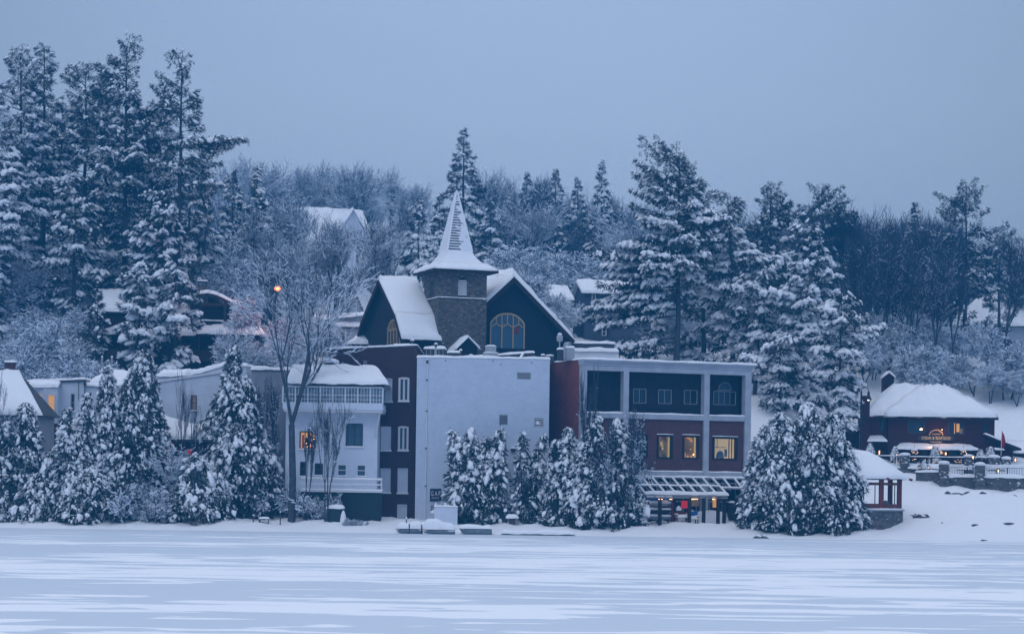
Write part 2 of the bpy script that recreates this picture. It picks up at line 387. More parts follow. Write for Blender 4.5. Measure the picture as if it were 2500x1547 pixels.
# ================================================================ camera, light, sky
cam = bpy.data.cameras.new('camera'); cam.sensor_width = 36; cam.lens = 36*F/2500; cam.shift_y = SH/2500
cam.clip_end = 5000; cam.clip_start = .5
co = link(bpy.data.objects.new('camera', cam)); co.location = (0,0,CAMH)
from mathutils import Matrix
co.rotation_euler = (Matrix.Rotation(-TH, 3, 'Y') @ Matrix.Rotation(R(90), 3, 'X')).to_euler()
sc.camera = co
w = bpy.data.worlds.new('World'); sc.world = w; w.use_nodes = True; nt = w.node_tree; bg = nt.nodes['Background']
tc = nt.nodes.new('ShaderNodeTexCoord'); sp = nt.nodes.new('ShaderNodeSeparateXYZ'); nt.links.new(tc.outputs['Generated'], sp.inputs[0])
rp = nt.nodes.new('ShaderNodeValToRGB'); e = rp.color_ramp.elements
SKY = [(0,(.255,.335,.54)),(.09,(.265,.345,.555)),(.16,(.293,.372,.585)),(.23,(.283,.362,.575)),(.42,(.58,.69,.93)),(.8,(.92,1.0,1.22))]
while len(e) < len(SKY): e.new(.5)
for i,(p_,c_) in enumerate(SKY): e[i].position = p_; e[i].color = (*c_,1)
nt.links.new(sp.outputs[2], rp.inputs['Fac'])
# broad soft cloud unevenness
nz = nt.nodes.new('ShaderNodeTexNoise'); nz.inputs['Scale'].default_value = 2.6; nz.inputs['Detail'].default_value = 4
mp = nt.nodes.new('ShaderNodeMapping'); mp.inputs['Scale'].default_value = (1,1,3); nt.links.new(tc.outputs['Generated'], mp.inputs[0]); nt.links.new(mp.outputs[0], nz.inputs['Vector'])
mr = nt.nodes.new('ShaderNodeMapRange'); mr.inputs[1].default_value = .3; mr.inputs[2].default_value = .7; mr.inputs[3].default_value = .96; mr.inputs[4].default_value = 1.04
nt.links.new(nz.outputs['Fac'], mr.inputs[0])
# the sky is brightest straight ahead and duller towards both sides
ab = nt.nodes.new('ShaderNodeMath'); ab.operation = 'MULTIPLY'; nt.links.new(sp.outputs[0], ab.inputs[0]); nt.links.new(sp.outputs[0], ab.inputs[1])
dm = nt.nodes.new('ShaderNodeMapRange'); dm.inputs[1].default_value = 0; dm.inputs[2].default_value = .05; dm.inputs[3].default_value = 1.04; dm.inputs[4].default_value = .74
nt.links.new(ab.outputs[0], dm.inputs[0])
mm = nt.nodes.new('ShaderNodeMath'); mm.operation = 'MULTIPLY'; nt.links.new(mr.outputs[0], mm.inputs[0]); nt.links.new(dm.outputs[0], mm.inputs[1])
mx = nt.nodes.new('ShaderNodeMix'); mx.data_type = 'RGBA'; mx.blend_type = 'MULTIPLY'; mx.inputs[0].default_value = 1
nt.links.new(rp.outputs[0], mx.inputs[6]); nt.links.new(mm.outputs[0], mx.inputs[7])
sk = nt.nodes.new('ShaderNodeTexSky'); sk.sky_type = 'NISHITA'; sk.sun_disc = False; sk.sun_elevation = R(38); sk.sun_rotation = R(200); sk.air_density = 2
s2 = nt.nodes.new('ShaderNodeMix'); s2.data_type = 'RGBA'; s2.inputs[0].default_value = .03
nt.links.new(mx.outputs[2], s2.inputs[6]); nt.links.new(sk.outputs[0], s2.inputs[7])
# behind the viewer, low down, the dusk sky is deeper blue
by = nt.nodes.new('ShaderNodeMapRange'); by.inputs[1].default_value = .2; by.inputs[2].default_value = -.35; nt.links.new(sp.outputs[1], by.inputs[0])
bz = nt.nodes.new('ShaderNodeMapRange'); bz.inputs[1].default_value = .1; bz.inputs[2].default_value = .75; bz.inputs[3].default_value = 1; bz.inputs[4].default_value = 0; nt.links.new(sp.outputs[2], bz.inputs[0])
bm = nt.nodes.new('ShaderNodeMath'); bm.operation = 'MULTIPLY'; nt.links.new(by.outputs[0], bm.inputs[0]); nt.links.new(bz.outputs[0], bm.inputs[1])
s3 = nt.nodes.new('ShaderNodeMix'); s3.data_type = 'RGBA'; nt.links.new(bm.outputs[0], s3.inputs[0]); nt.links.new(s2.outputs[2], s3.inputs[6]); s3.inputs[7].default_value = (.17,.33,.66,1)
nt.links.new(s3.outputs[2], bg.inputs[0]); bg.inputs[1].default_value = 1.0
sl = bpy.data.lights.new('sun','SUN'); sl.energy = .42; sl.angle = R(40); sl.color = (.9,.95,1.0)
so = link(bpy.data.objects.new('sun', sl)); so.rotation_euler = (R(52), 0, R(-20))
vs = sc.view_settings; vs.view_transform = 'Standard'; vs.look = 'None'; vs.exposure = .07; vs.gamma = 1
sc.cycles.max_bounces = 5; sc.cycles.diffuse_bounces = 3; sc.cycles.volume_bounces = 0; sc.cycles.transparent_max_bounces = 6
sc.cycles.use_denoising = True
try: sc.cycles.denoiser = 'OPENIMAGEDENOISE'; sc.cycles.denoising_input_passes = 'RGB_ALBEDO_NORMAL'; sc.cycles.denoising_prefilter = 'ACCURATE'
except Exception as ex: print(ex)
# haze
hb = MB('haze'); 
m = bpy.data.materials.new('haze'); m.use_nodes = True; n = m.node_tree; n.nodes.clear()
o_ = n.nodes.new('ShaderNodeOutputMaterial'); pv = n.nodes.new('ShaderNodeVolumePrincipled')
pv.inputs['Color'].default_value = (.05,.48,1.0,1); pv.inputs['Density'].default_value = .00092
n.links.new(pv.outputs[0], o_.inputs['Volume']); MATS['haze'] = m
hb.box(-520, 520, -40, 760, -3.2, 92)
ho = hb.build('haze'); ho['kind'] = 'stuff'
# ================================================================ terrain and lake
def terrain():
    ys = list(np.arange(193,212,.5))+list(np.arange(212,260,1.))+list(np.arange(260,360,2.5))+list(np.arange(360,760,12.)); cs = np.linspace(-700,3300,170)
    v = []; f = []
    for y in ys:
        for c in cs: x = (c-1250)/F*y; v.append((x,y,zt(x,y)))
    n = len(cs)
    for j in range(len(ys)-1):
        for i in range(n-1): q = j*n+i; f.append((q,q+1,q+n+1,q+n))
    b = MB('snow'); b.add(v, f, 'snow', True)
    # closing skirt so the hill is a closed sheet far to both sides
    o = b.build('snowy_hillside'); o['kind'] = 'structure'
terrain()
def lakefn(nt, b, tc):
    mp = nt.nodes.new('ShaderNodeMapping'); mp.inputs['Scale'].default_value = (.34,1.,1); nt.links.new(tc.outputs['Object'], mp.inputs[0])
    def ns(sc_, det, off, rough=.5, dist=0.):
        m2 = nt.nodes.new('ShaderNodeMapping'); m2.inputs['Location'].default_value = (off,off*.7,0); nt.links.new(mp.outputs[0], m2.inputs[0])
        n = nt.nodes.new('ShaderNodeTexNoise'); n.inputs['Scale'].default_value = sc_; n.inputs['Detail'].default_value = det; n.inputs['Roughness'].default_value = rough
        n.inputs['Distortion'].default_value = dist
        nt.links.new(m2.outputs[0], n.inputs['Vector']); return n.outputs['Fac']
    a = ns(.42, 4, 11, .5, .4); c = ns(.06, 2, 3)
    ad = nt.nodes.new('ShaderNodeMath'); ad.operation = 'MULTIPLY_ADD'; ad.inputs[1].default_value = .9; nt.links.new(c, ad.inputs[0]); nt.links.new(a, ad.inputs[2])
    r = nt.nodes.new('ShaderNodeMapRange'); r.inputs[1].default_value = .945; r.inputs[2].default_value = .97; nt.links.new(ad.outputs[0], r.inputs[0])
    # less drifted snow close to the far bank
    sp = nt.nodes.new('ShaderNodeSeparateXYZ'); nt.links.new(tc.outputs['Object'], sp.inputs[0])
    fd = nt.nodes.new('ShaderNodeMapRange'); fd.inputs[1].default_value = 150; fd.inputs[2].default_value = 192; fd.inputs[3].default_value = 0; fd.inputs[4].default_value = .12
    nt.links.new(sp.outputs[1], fd.inputs[0])
    sb = nt.nodes.new('ShaderNodeMath'); sb.operation = 'SUBTRACT'; nt.links.new(ad.outputs[0], sb.inputs[0]); nt.links.new(fd.outputs[0], sb.inputs[1]); nt.links.new(sb.outputs[0], r.inputs[0])
    n3 = ns(2.2, 5, 5)
    rr = nt.nodes.new('ShaderNodeValToRGB'); rr.color_ramp.elements[0].color = (.60,.665,.73,1); rr.color_ramp.elements[1].color = (.67,.73,.79,1)
    nt.links.new(n3, rr.inputs['Fac'])
    mx = nt.nodes.new('ShaderNodeMix'); mx.data_type = 'RGBA'; nt.links.new(r.outputs[0], mx.inputs[0]); nt.links.new(rr.outputs[0], mx.inputs[6]); mx.inputs[7].default_value = (.93,.94,.95,1)
    nt.links.new(mx.outputs[2], b.inputs['Base Color'])
    ro = nt.nodes.new('ShaderNodeMapRange'); ro.inputs[3].default_value = .6; ro.inputs[4].default_value = .9; nt.links.new(r.outputs[0], ro.inputs[0]); nt.links.new(ro.outputs[0], b.inputs['Roughness'])
mat('lake_ice', (.6,.65,.7), .7, fn=lakefn, spec=.25)
b = MB('lake_ice'); b.poly([(-500,-35,0),(500,-35,0),(500,200,0),(-500,200,0)]); lk = b.build('frozen_lake'); lk['kind'] = 'structure'
# ================================================================ buildings
# ---- white painted brick shop block
f = Fr(1015, 208, .6, R(0)); L0 = f.loc()
W = f.q(1340,1050)[0]; Hh = f.q(1170,874)[1]
t = T('shop_building', 'tall windowless white painted brick building with a small dark sign', 'building', L0)
vents = [f.r(1263.6,1294.5,910,925), f.r(1220,1238,1013,1036), f.r(1306,1325,1021,1041)]
b = MB('white_brick'); b.body(0,W,0,13,-1,Hh,vents,.12); b.build('wall', t)
b = MB('snow'); b.snowq((-.05,-.05,Hh+.005),(W+.05,-.05,Hh+.005),(W+.05,13,Hh+.005),(-.05,13,Hh+.005),.2,seed=2,r=.15); b.build('roof_snow', t)
for i,h in enumerate(vents):
    b = MB('metal_grey','dark_grey'); x0,x1,z0,z1 = h; b.box(x0,x1,.10,.13,z0,z1,'dark_grey')
    for k in range(5): z = z0+(z1-z0)*(k+.5)/5; b.box(x0+.02,x1-.02,-.02,.08,z-.03,z+.035,'metal_grey' if i != 2 else 'trim_white')
    b.box(x0-.05,x0,-.03,.09,z0-.05,z1+.05,'metal_grey'); b.box(x1,x1+.05,-.03,.09,z0-.05,z1+.05,'metal_grey'); b.box(x0,x1,-.03,.09,z1,z1+.05,'metal_grey')
    if i == 2: b.blob(((x0+x1)/2-.1,-.02,z0+.25),.18,.05,.2,'snow',3)
    b.build('vent', t)
for px,py in ((1088,880),(1204,880),(1298,885),(1223,889)):
    x,z = f.q(px,py); b = MB('dark_grey'); b.bar((x,-.08,z),(x,.03,z),.055,n=8,m='dark_grey'); b.build('wall_pipe_end', t)
x = f.q(1041,1050)[0]; b = MB('trim_white','dark_grey'); b.bar((x,-.09,0.2),(x+.02,-.09,Hh-.5),.055,n=8); b.box(x-.09,x+.09,-.2,-.01,Hh-.55,Hh-.25,'dark_grey')
for z in (3.4,6.8,10.2,13): b.box(x-.08,x+.08,-.16,-.01,z,z+.12,'dark_grey')
b.blob((x,-.1,Hh-.22),.12,.1,.08,'snow',1); b.build('drainpipe', t)
x = f.q(1059,1050)[0]; b = MB('white_brick'); b.box(x-.05,x+.05,-.035,.0,0,Hh-.3); b.build('wall_seam', t)
h = f.r(1247,1259,1094,1103); b = MB('dark_grey','black'); b.box(h[0],h[1],-.28,-.01,h[2]+.1,h[3]); b.box(h[0]+.05,h[1]-.05,-.24,-.05,h[2],h[2]+.1,'black'); b.snowbox(h[0],h[1],-.28,-.01,h[3]+.005,.05,step=.2); b.build('wall_light', t)
def text(s, size, m, parent, loc, rx=R(90), name='lettering', ext=.015, sx=1, rz=0):
    cu = bpy.data.curves.new(name, 'FONT'); cu.body = s; cu.size = size; cu.extrude = ext; cu.align_x = 'CENTER'; cu.align_y = 'CENTER'
    o = link(bpy.data.objects.new(name, cu)); dg = bpy.context.evaluated_depsgraph_get(); me = bpy.data.meshes.new_from_object(o.evaluated_get(dg)); bpy.data.objects.remove(o)
    me.materials.clear(); me.materials.append(MATS[m]); o = link(bpy.data.objects.new(name, me)); o.parent = parent; o.location = loc; o.rotation_euler = (rx,0,rz); o.scale = (sx,1,1); return o
h = f.r(1049.5,1077.5,1192,1223)
sg = T('shop_sign', 'square dark navy sign reading GAP OUTLET near the foot of the white wall', 'sign', (L0[0]+h[0], L0[1]-.02, L0[2]+h[2]))
w_, h_ = h[1]-h[0], h[3]-h[2]
mat('navy', (.008,.02,.045), .5)
b = MB('navy'); b.box(0,w_,-.08,.0,0,h_); b.build('board', sg, bevel=.01)
text('G A P', .62, 'trim_white', sg, (w_/2,-.1,h_*.6), sx=.56); text('OUTLET', .2, 'trim_white', sg, (w_/2,-.1,h_*.25), sx=.95)
h = f.r(1052,1062,1233,1246); b = MB('dark_grey','trim_white'); b.box(h[0],h[1],-.06,-.01,h[2],h[3]); 
for k in range(3): b.box(h[0]+.05,h[1]-.04,-.075,-.05,h[2]+.06+k*.15,h[2]+.11+k*.15,'trim_white')
o = b.build('notice_board', None, L0); tag(o, 'tiny grey notice board with white lines below the shop sign', 'sign')
# ---- dark brick building (left, taller than the white one)
f = Fr(1013, 211.5, .6, R(0)); t = T('brick_building', 'tall dark red brick building with boarded white windows left of the white wall', 'building', f.loc())
Hh = f.q(1000,846)[1]; xl = f.q(802,860)[0]; Hl = f.q(806,856)[1]
wins = []
for (a,b_,c,d,g) in ((974,998,922,979,'g'),(973,996,1041,1099,'g'),(971,995,1143,1203,'b'),(970,993,1231,1269,'b'),(938,957,924,980,'b'),(930,954,1041,1099,'b'),(929,953,1143,1202,'b')):
    wins.append((f.r(a,b_,c,d),g))
b = MB('brick_dark'); holes = [q[0] for q in wins]; b.wall(xl,0,-1,Hl,0,holes,.22,'brick_dark')
b.poly([(xl,0,Hl),(0,0,Hl),(0,0,Hh)]); b.poly([(0,0,-1),(0,17,-1),(0,17,Hh),(0,0,Hh)]); b.poly([(xl,0,-1),(xl,17,-1),(xl,17,Hl),(xl,0,Hl)]); b.poly([(0,17,-1),(xl,17,-1),(xl,17,Hl),(0,17,Hh)]); b.poly([(xl,0,Hl),(0,0,Hh),(0,17,Hh),(xl,17,Hl)])
b.build('wall', t)
b = MB('dark_grey'); b.bar((xl-.05,.1,Hl+.06),(.03,.1,Hh+.06),.34,.14,'dark_grey'); b.bar((0,0,Hh+.05),(0,17,Hh+.05),.3,.14,'dark_grey'); b.build('parapet_cap', t)
b = MB('snow'); b.snowq((xl,-.07,Hl+.14),(.0,-.07,Hh+.14),(0,.5,Hh+.14),(xl,.5,Hl+.14),.16,seed=3); b.snowq((-.15,.3,Hh+.13),(.17,.3,Hh+.13),(.17,17,Hh+.13),(-.15,17,Hh+.13),.15,seed=4); b.build('roof_snow', t)
for h,g in wins:
    if g == 'g': window(t,h,0,.22,'glass_blue','trim_white',.13,2,1,mw=.09)
    else: 
        w2 = window(t,h,0,.22,None,'white_plain',.05,1,1,name='boarded_window'); p = MB('white_plain'); p.box(h[0]+.04,h[1]-.04,.12,.2,h[2]+.04,h[3]-.04); p.build('board', w2)
h = f.r(887,896,880,893); b = MB('metal_grey','dark_grey'); b.box(h[0],h[1],-.08,-.0,h[2],h[3]); 
for k in range(4): b.box(h[0]+.03,h[1]-.03,-.1,-.07,h[2]+.05+k*.11,h[2]+.09+k*.11,'dark_grey')
b.build('vent', t)
# ---- white house with glazed upper porch
f = Fr(697, 207, .5, R(0)); t = T('porch_house', 'white house with a glazed upper porch, thick roof snow and a dark boarded base', 'house', f.loc())
hx = f.q(921,1100)[0]; zd = f.q(800,1190)[1]; zt1 = f.q(800,1000)[1]
wl = [f.r(845,885,1034,1090), f.r(732,771,1053,1096), f.r(824,846,1133,1161), f.r(871,893,1134,1162), f.r(769,788,1131,1160), f.r(733,747,1127,1162)]
b = MB('white_plain'); b.body(0,hx,0,4.2,-.5,zt1+2.5,wl,.16); b.build('wall', t)
window(t,wl[0],0,.16,'glass_blue','dark_grey',.09,2,2); window(t,wl[2],0,.16,'glass_blue','trim_white',.07,1,2); window(t,wl[3],0,.16,'glass_blue','trim_white',.07,1,2); window(t,wl[4],0,.16,'glass_dark','dark_grey',.07,1,2); window(t,wl[5],0,.16,'glass_dark','dark_grey',.07,1,2)
lw = window(t,wl[1],0,.16,'lit_amber','dark_grey',.08,2,1,label='window glowing amber with small lights')
b = MB('spark','room_red','dark_wood'); rnd = random.Random(4); x0,x1,z0,z1 = wl[1]
for k in range(16): x = rnd.uniform(x0+.5,x1-.1); z = rnd.uniform(z0+.1,z1-.5); b.box(x,x+.05,.08,.13,z,z+.05,'spark')
for k in range(4): x = x0+.2+k*.33; b.box(x,x+.16,.09,.125,z0+.1,z1-.3-.2*(k%2),('room_red','dark_wood')[k%2])
b.build('string_lights', lw)
# porch
pz0 = f.q(850,1004,-1.6)[1]; pz1 = f.q(850,943,-1.6)[1]; px0 = f.q(690,980,-1.6)[0]; px1 = f.q(934,980,-1.6)[0]; pm = f.q(850,985,-1.6)[1]
b = MB('white_plain'); b.box(px0,px1,-1.55,3.9,pz0+.35,pm); b.box(px0,px1+.03,-1.62,4.0,pz0+.15,pz0+.35); b.box(px0+.1,px1-.05,-1.5,4,pz0-.06,pz0+.15,'trim_white'); po = b.build('porch', t)
b = MB('black','glass_pale'); b.box(px0+.05,px1-.05,-1.3,3.9,pm,pz1,'glass_pale'); b.build('porch_glazing', po)
b = MB('trim_white'); b.box(px0,px1,-1.55,4.0,pz1-.12,pz1+.0)
np_ = 8
for k in range(np_+1):
    x = px0+(px1-px0)*k/np_; b.box(x-.06,x+.06,-1.56,-1.38,pm,pz1-.12)
    if k < np_:
        for j in range(1,4): xx = x+(px1-px0)/np_*j/4; b.box(xx-.02,xx+.02,-1.46,-1.41,pm,pz1-.12)
b.box(px0,px1,-1.47,-1.42,(pm+pz1)/2-.03,(pm+pz1)/2+.03); b.box(px0,px1,-1.47,-1.42,(pm*1.5+pz1*.5)/2-.02,(pm*1.5+pz1*.5)/2+.02); b.box(px0,px1,-1.55,-1.35,pm,pm+.08)
b.build('porch_frame', po)
b = MB('trim_white'); b.bar((px1-.25,-1.3,pz0-.05),(hx-.25,.02,pz0-2.4),.13,.13); b.bar((px1-.25,-1.35,pz0-.12),(px1-.25,.0,pz0-.12),.12); b.build('bracket', po)
# main roof: one slope towards the lake, ridge behind
ez = f.q(850,936,-1.8)[1]; rz = f.q(850,899,3.2)[1]; ex0 = f.q(700,940,-1.8)[0]; ex1 = f.q(947,940,-1.8)[0]; rx1 = f.q(918,900,3.)[0]
b = MB('dark_grey'); A=(ex0,-1.85,ez); B=(ex1,-1.85,ez); C=(rx1,3.1,rz); D_=(ex0,3.1,rz)
b.add([A,B,C,D_]+[(p[0],p[1],p[2]-.12) for p in (A,B,C,D_)], [(0,1,2,3),(7,6,5,4),(0,4,5,1),(1,5,6,2),(2,6,7,3),(3,7,4,0)]); b.poly([(ex1,-1.85,ez-.12),(ex1,7,ez-.12),(rx1,3.1,rz-.12)]); b.poly([C,(ex1,7,ez),(ex0,7,ez),D_]); rf = b.build('roof', t)
b = MB('snow'); b.snowq(A,B,C,D_,.42,(1,1,1,1),seed=5,over=.06,r=.35); b.build('roof_snow', rf)
b = MB('brick_mid','snow','dark_grey'); cx = f.q(807,890,3)[0]; z0 = rz-.4
b.lathe([(.62,z0),(.62,z0+.75),(.66,z0+.8)],8,(cx,3.0),'brick_mid'); b.blob((cx,3,z0+.98),.72,.72,.3,'snow',4); b.build('chimney', rf)
# deck
dx0 = f.q(735,1180,-2)[0]; dx1 = f.q(933,1180,-2)[0]; dz = f.q(850,1196,-2.2)[1]; rz_ = f.q(850,1169,-2.2)[1]
b = MB('trim_white'); b.box(dx0,dx1,-2.2,.0,dz-.18,dz); b.snowbox(dx0,dx1,-2.2,-.05,dz+.003,.12,seed=7); b.build('deck_floor', t)
b = MB('trim_white','snow'); b.box(dx0,dx1,-2.2,-2.08,rz_-.12,rz_); b.box(dx0,dx1,-2.18,-2.1,dz+.45,dz+.52)
for x in (dx0+.06,dx0+2.3,f.q(849,1180,-2)[0],f.q(888,1180,-2)[0],dx1-.06): b.box(x-.05,x+.05,-2.19,-2.09,dz,rz_-.12)
b.snowbox(dx0,dx1,-2.23,-2.05,rz_+.003,.12,seed=8,step=.3); b.snowbox(dx0,dx1,-2.2,-2.08,dz+.523,.06,seed=9,step=.3); b.build('deck_railing', t)
b = MB('dark_green'); b.box(f.q(782,1200,-1.9)[0],dx1-.1,-1.95,0,-.6,dz-.2); b.box(dx0,dx1-.1,-1.98,-1.93,dz-.75,dz-.19); b.build('boarded_base', t)
x,z = f.q(848,1198,-2); b = MB('trim_white'); b.bar((f.q(795,1180,-2.3)[0],-2.35,dz+.5),(f.q(815,1240,-2.3)[0],-2.35,dz-1.3),.1,.14); b.build('stair_rail', t)
# ---- shaded plaster annexe left of the porch house
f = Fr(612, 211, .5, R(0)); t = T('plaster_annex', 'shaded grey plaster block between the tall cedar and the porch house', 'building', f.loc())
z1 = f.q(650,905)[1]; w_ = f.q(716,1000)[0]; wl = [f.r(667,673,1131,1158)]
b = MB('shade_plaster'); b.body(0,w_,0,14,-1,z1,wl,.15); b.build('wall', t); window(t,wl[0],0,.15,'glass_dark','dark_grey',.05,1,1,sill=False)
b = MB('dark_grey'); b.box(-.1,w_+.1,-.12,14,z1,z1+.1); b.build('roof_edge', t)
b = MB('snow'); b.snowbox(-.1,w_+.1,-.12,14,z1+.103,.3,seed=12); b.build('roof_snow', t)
# ---- pale flat building with a sloping white parapet behind
f = Fr(383, 214, .5, R(0)); t = T('sloped_roof_building', 'white sided building with a sloping snowy roof edge behind two tall cedars', 'building', f.loc())
w_ = f.q(600,1000)[0]; za = f.q(400,918)[1]; zb = f.q(570,893)[1]; wl = [f.r(466,480,965,1002)]
b = MB('white_paint'); b.body(0,w_,0,12,-1,za-.4,wl,.14); b.prism([(0,za-.4),(w_,za-.4),(w_,zb),(w_*.75,zb),(w_*.35,za+.1),(0,za)],0.01,11.9); b.build('wall', t); window(t,wl[0],0,.14,'lit_dim','dark_grey',.06,1,2)
b = MB('trim_white'); b.bar((0,-.06,za-.5),(w_*.75,-.06,zb-.55),.14,.2); b.build('cornice', t)
b = MB('snow'); b.snowq((-.1,-.15,za-.02),(w_*.35,-.15,za+.1),(w_*.35,9,za+.5),(-.1,9,za+.6),.55,(1,0,1,1),seed=13); b.snowq((w_*.35,-.1,za+.1),(w_*.76,-.1,zb),(w_*.76,9,zb+.1),(w_*.35,9,za+.5),.45,(1,0,1,0),seed=14); b.snowq((w_*.75,-.1,zb),(w_+.1,-.1,zb),(w_+.1,9,zb+.1),(w_*.75,9,zb+.1),.3,(1,1,1,0),seed=15); b.build('roof_snow', t)
# ---- small dark cottage with lit window
f = Fr(396, 206, .5, R(0)); t = T('cottage', 'small dark cottage with a snowy roof and a bright orange window behind cedars', 'cottage', f.loc())
w_ = f.q(515,1080)[0]; z1 = f.q(450,1072,-.4)[1]; wl = [f.r(399,425,1080,1103), f.r(455,470,1094,1110)]
b = MB('lodge_wood','dark_green'); b.body(0,w_,0,6,-1,z1,wl,.14,'lodge_wood'); b.build('wall', t)
lw = window(t,wl[0],0,.14,'lit_orange','dark_wood',.06,2,1,sill=False,label='window glowing bright orange'); window(t,wl[1],0,.14,'lit_red','dark_wood',.05,1,1,sill=False)
z2 = f.q(415,1018,3)[1]; xa = f.q(410,1018,3)[0]
b = MB('dark_grey'); Q = [(-.5,-.5,z1),(w_+.4,-.5,z1),(w_-1.4,3,z2-.9),(xa-1,3,z2)]; b.poly(Q); b.poly([(w_+.4,-.5,z1),(w_+.4,6,z1),(w_-1.4,3,z2-.9)]); b.poly([(-.5,6,z1),(-.5,-.5,z1),(xa-1,3,z2)]); b.poly([(w_+.4,6,z1),(-.5,6,z1),(xa-1,3,z2),(w_-1.4,3,z2-.9)]); b.box(-.5,w_+.4,-.5,-.42,z1-.2,z1-.003); rf = b.build('roof', t)
b = MB('snow'); b.snowq(*Q,.35,(1,1,1,1),seed=16,r=.3); b.snowq((w_+.4,-.5,z1),(w_+.4,6,z1),(w_-1.3,3.1,z2-.9),(w_-1.4,2.9,z2-.9),.3,(1,0,1,0),seed=17); b.build('roof_snow', rf)
b = MB('white_plain'); x0,x1,a0,a1 = f.r(392,470,1140,1160,-1.2); b.box(x0,x1,-1.5,-.02,a0+.3,a0+.5); b.box(x0,x1,-1.5,-1.42,a0+.5,a1+.3); b.snowbox(x0,x1,-1.52,-1.3,a1+.303,.12); b.build('balcony', t)
# ---- left white town house with bay windows
f = Fr(62, 214, .5, R(0)); t = T('bay_window_house', 'white flat roofed house with bay windows glowing amber', 'house', f.loc())
w1 = f.q(204,1000)[0]; zc = f.q(190,928)[1]; zl = f.q(70,935)[1]; zb = f.q(100,1090)[1]
wl = [f.r(173,182,961,1004)]
b = MB('white_paint'); b.body(0,w1,0,10,-1,zl-.3,wl,.14); b.prism([(0,zl-.3),(w1,zl-.3),(w1,zc-.05),(0,zl)],.01,9.9); b.build('wall', t)
window(t,wl[0],0,.14,'glass_dark','metal_grey',.05,1,2)
b = MB('dark_grey'); b.bar((-.1,-.05,zl+.05),(w1+.15,-.05,zc),.3,.16); b.box(w1-.0,w1+.2,-.2,.1,zc-.5,zc); b.build('parapet_cap', t)
b = MB('snow'); b.snowq((-.1,-.2,zl+.13),(w1+.15,-.2,zc+.09),(w1+.15,9,zc+.09),(-.1,9,zl+.13),.2,seed=18); b.build('roof_snow', t)
# canted bay: side face and front face
bx0,_ = f.q(80,950,-.8); bx1,_ = f.q(108,950,-1.3); bx2,_ = f.q(140,950,-1.3); z0 = f.q(120,1033,-1.3)[1]; z1 = f.q(120,945,-1.3)[1]
b = MB('white_plain'); b.vprism([(bx0-.4,0),(bx1,-1.3),(bx2,-1.3),(bx2,-.0)],z0,z1); by = b.build('bay', t)
b = MB('brick_mid'); b.box(bx1-.2,bx2+.9,-1.1,-.05,-1,z0-.01); b.build('bay_base', t)
h = f.r(117,134.5,963,1006,-1.3); window(by,h,-1.42,.1,'lit_amber','trim_white',.06,1,2,sill=False,label='tall window glowing amber')
fx0,_ = f.q(96,950,-.9); b = MB('lit_amber','trim_white'); 
za_,zb_ = h[2],h[3]; dx = bx1-(bx0-.4); 
def sidept(k,z,o=0.03): return (bx0-.4+dx*k-o, -1.3*k-o, z)
b.poly([sidept(.55,za_),sidept(.85,za_),sidept(.85,zb_),sidept(.55,zb_)],'lit_amber'); b.poly([sidept(.5,zb_,.04),sidept(.9,zb_,.04),sidept(.9,zb_+.08,.04),sidept(.5,zb_+.08,.04)],'trim_white'); b.build('side_pane', by)
b = MB('snow'); b.snowq((bx0-.5,-1.2,z1),(bx2+.1,-1.45,z1),(bx2+.1,0,z1+.5),(bx0-.5,0,z1+.5),.3,(1,1,0,1),seed=19); b.build('bay_snow', by)
# lower wing to the right
x0 = w1; x1,_ = f.q(300,960,.4); zw = f.q(230,941)[1]; wl = [f.r(205,213,958,985,.4),f.r(216,223,958,990,.4),f.r(283,291,975,1000,.4)]
b = MB('white_paint'); b.body(x0+.02,x1,.4,8,-1,zw,wl,.14); wg = b.build('wing', t)
for h in wl: window(wg,h,.4,.14,'glass_dark','metal_grey',.05,1,2)
b = MB('snow'); b.snowbox(x0-.1,x1+.1,.2,8,zw+.003,.35,seed=20); b.snowq((x0+.3,1,zw+.3),(x1,1,zw+.2),(x1,8,zw+1.5),(x0+1,8,zw+1.7),.4,seed=21); b.build('wing_snow', wg)
b = MB('dark_grey'); x,z = f.q(192,935,-.1); b.bar((x,-.12,z-1.6),(x,-.12,z+.9),.025,n=6); b.build('mast', t)
h = f.r(167,176,997,1008,-.3); b = MB('metal_grey'); b.box(h[0],h[1],-.5,-.02,h[2],h[3]); b.snowbox(h[0],h[1],-.5,-.05,h[3]+.003,.12,step=.2); o = b.build('air_conditioner', t)
b = MB('snow'); x0,x1,z0,z1 = f.r(160,215,1010,1035,-2); b.box(x0,x1,-2,-.02,-1,z0); b.snowbox(x0,x1,-2,-.02,z0+.003,.5,seed=22); b.build('lean_to', t)
# ---- steep roofed house at the left edge
f = Fr(-70, 204, .5, R(0)); t = T('steep_roof_house', 'white house with a steep snow covered roof and brick chimney at the left edge', 'house', f.loc())
xr = f.q(94,1030)[0]; ez = f.q(60,1013,-.5)[1]; rz = f.q(20,908,3.5)[1]; ex = f.q(105,1013,-.5)[0]; rx = f.q(47,906,3.5)[0]; wl = [f.r(20,34,1040,1060)]
b = MB('grey_siding'); b.body(0,xr,0,7,-1,ez,wl,.14); b.build('wall', t); window(t,wl[0],0,.14,'glass_dark','trim_white',.06)
A=(-1,-.5,ez); B=(ex,-.5,ez); C=(rx,3.5,rz); D_=(-1,3.5,rz)
b = MB('dark_grey'); b.poly([A,B,C,D_]); b.poly([B,(ex,7.5,ez),C]); b.poly([(ex,7.5,ez),(-1,7.5,ez),D_,C]); b.box(-1,ex,-.5,-.4,ez-.18,ez-.004); b.poly([(-1,7.5,ez),A,D_]); rf = b.build('roof', t)
b = MB('snow'); b.snowq(A,B,C,D_,.36,(1,1,1,1),seed=23,r=.3); b.build('roof_snow', rf)
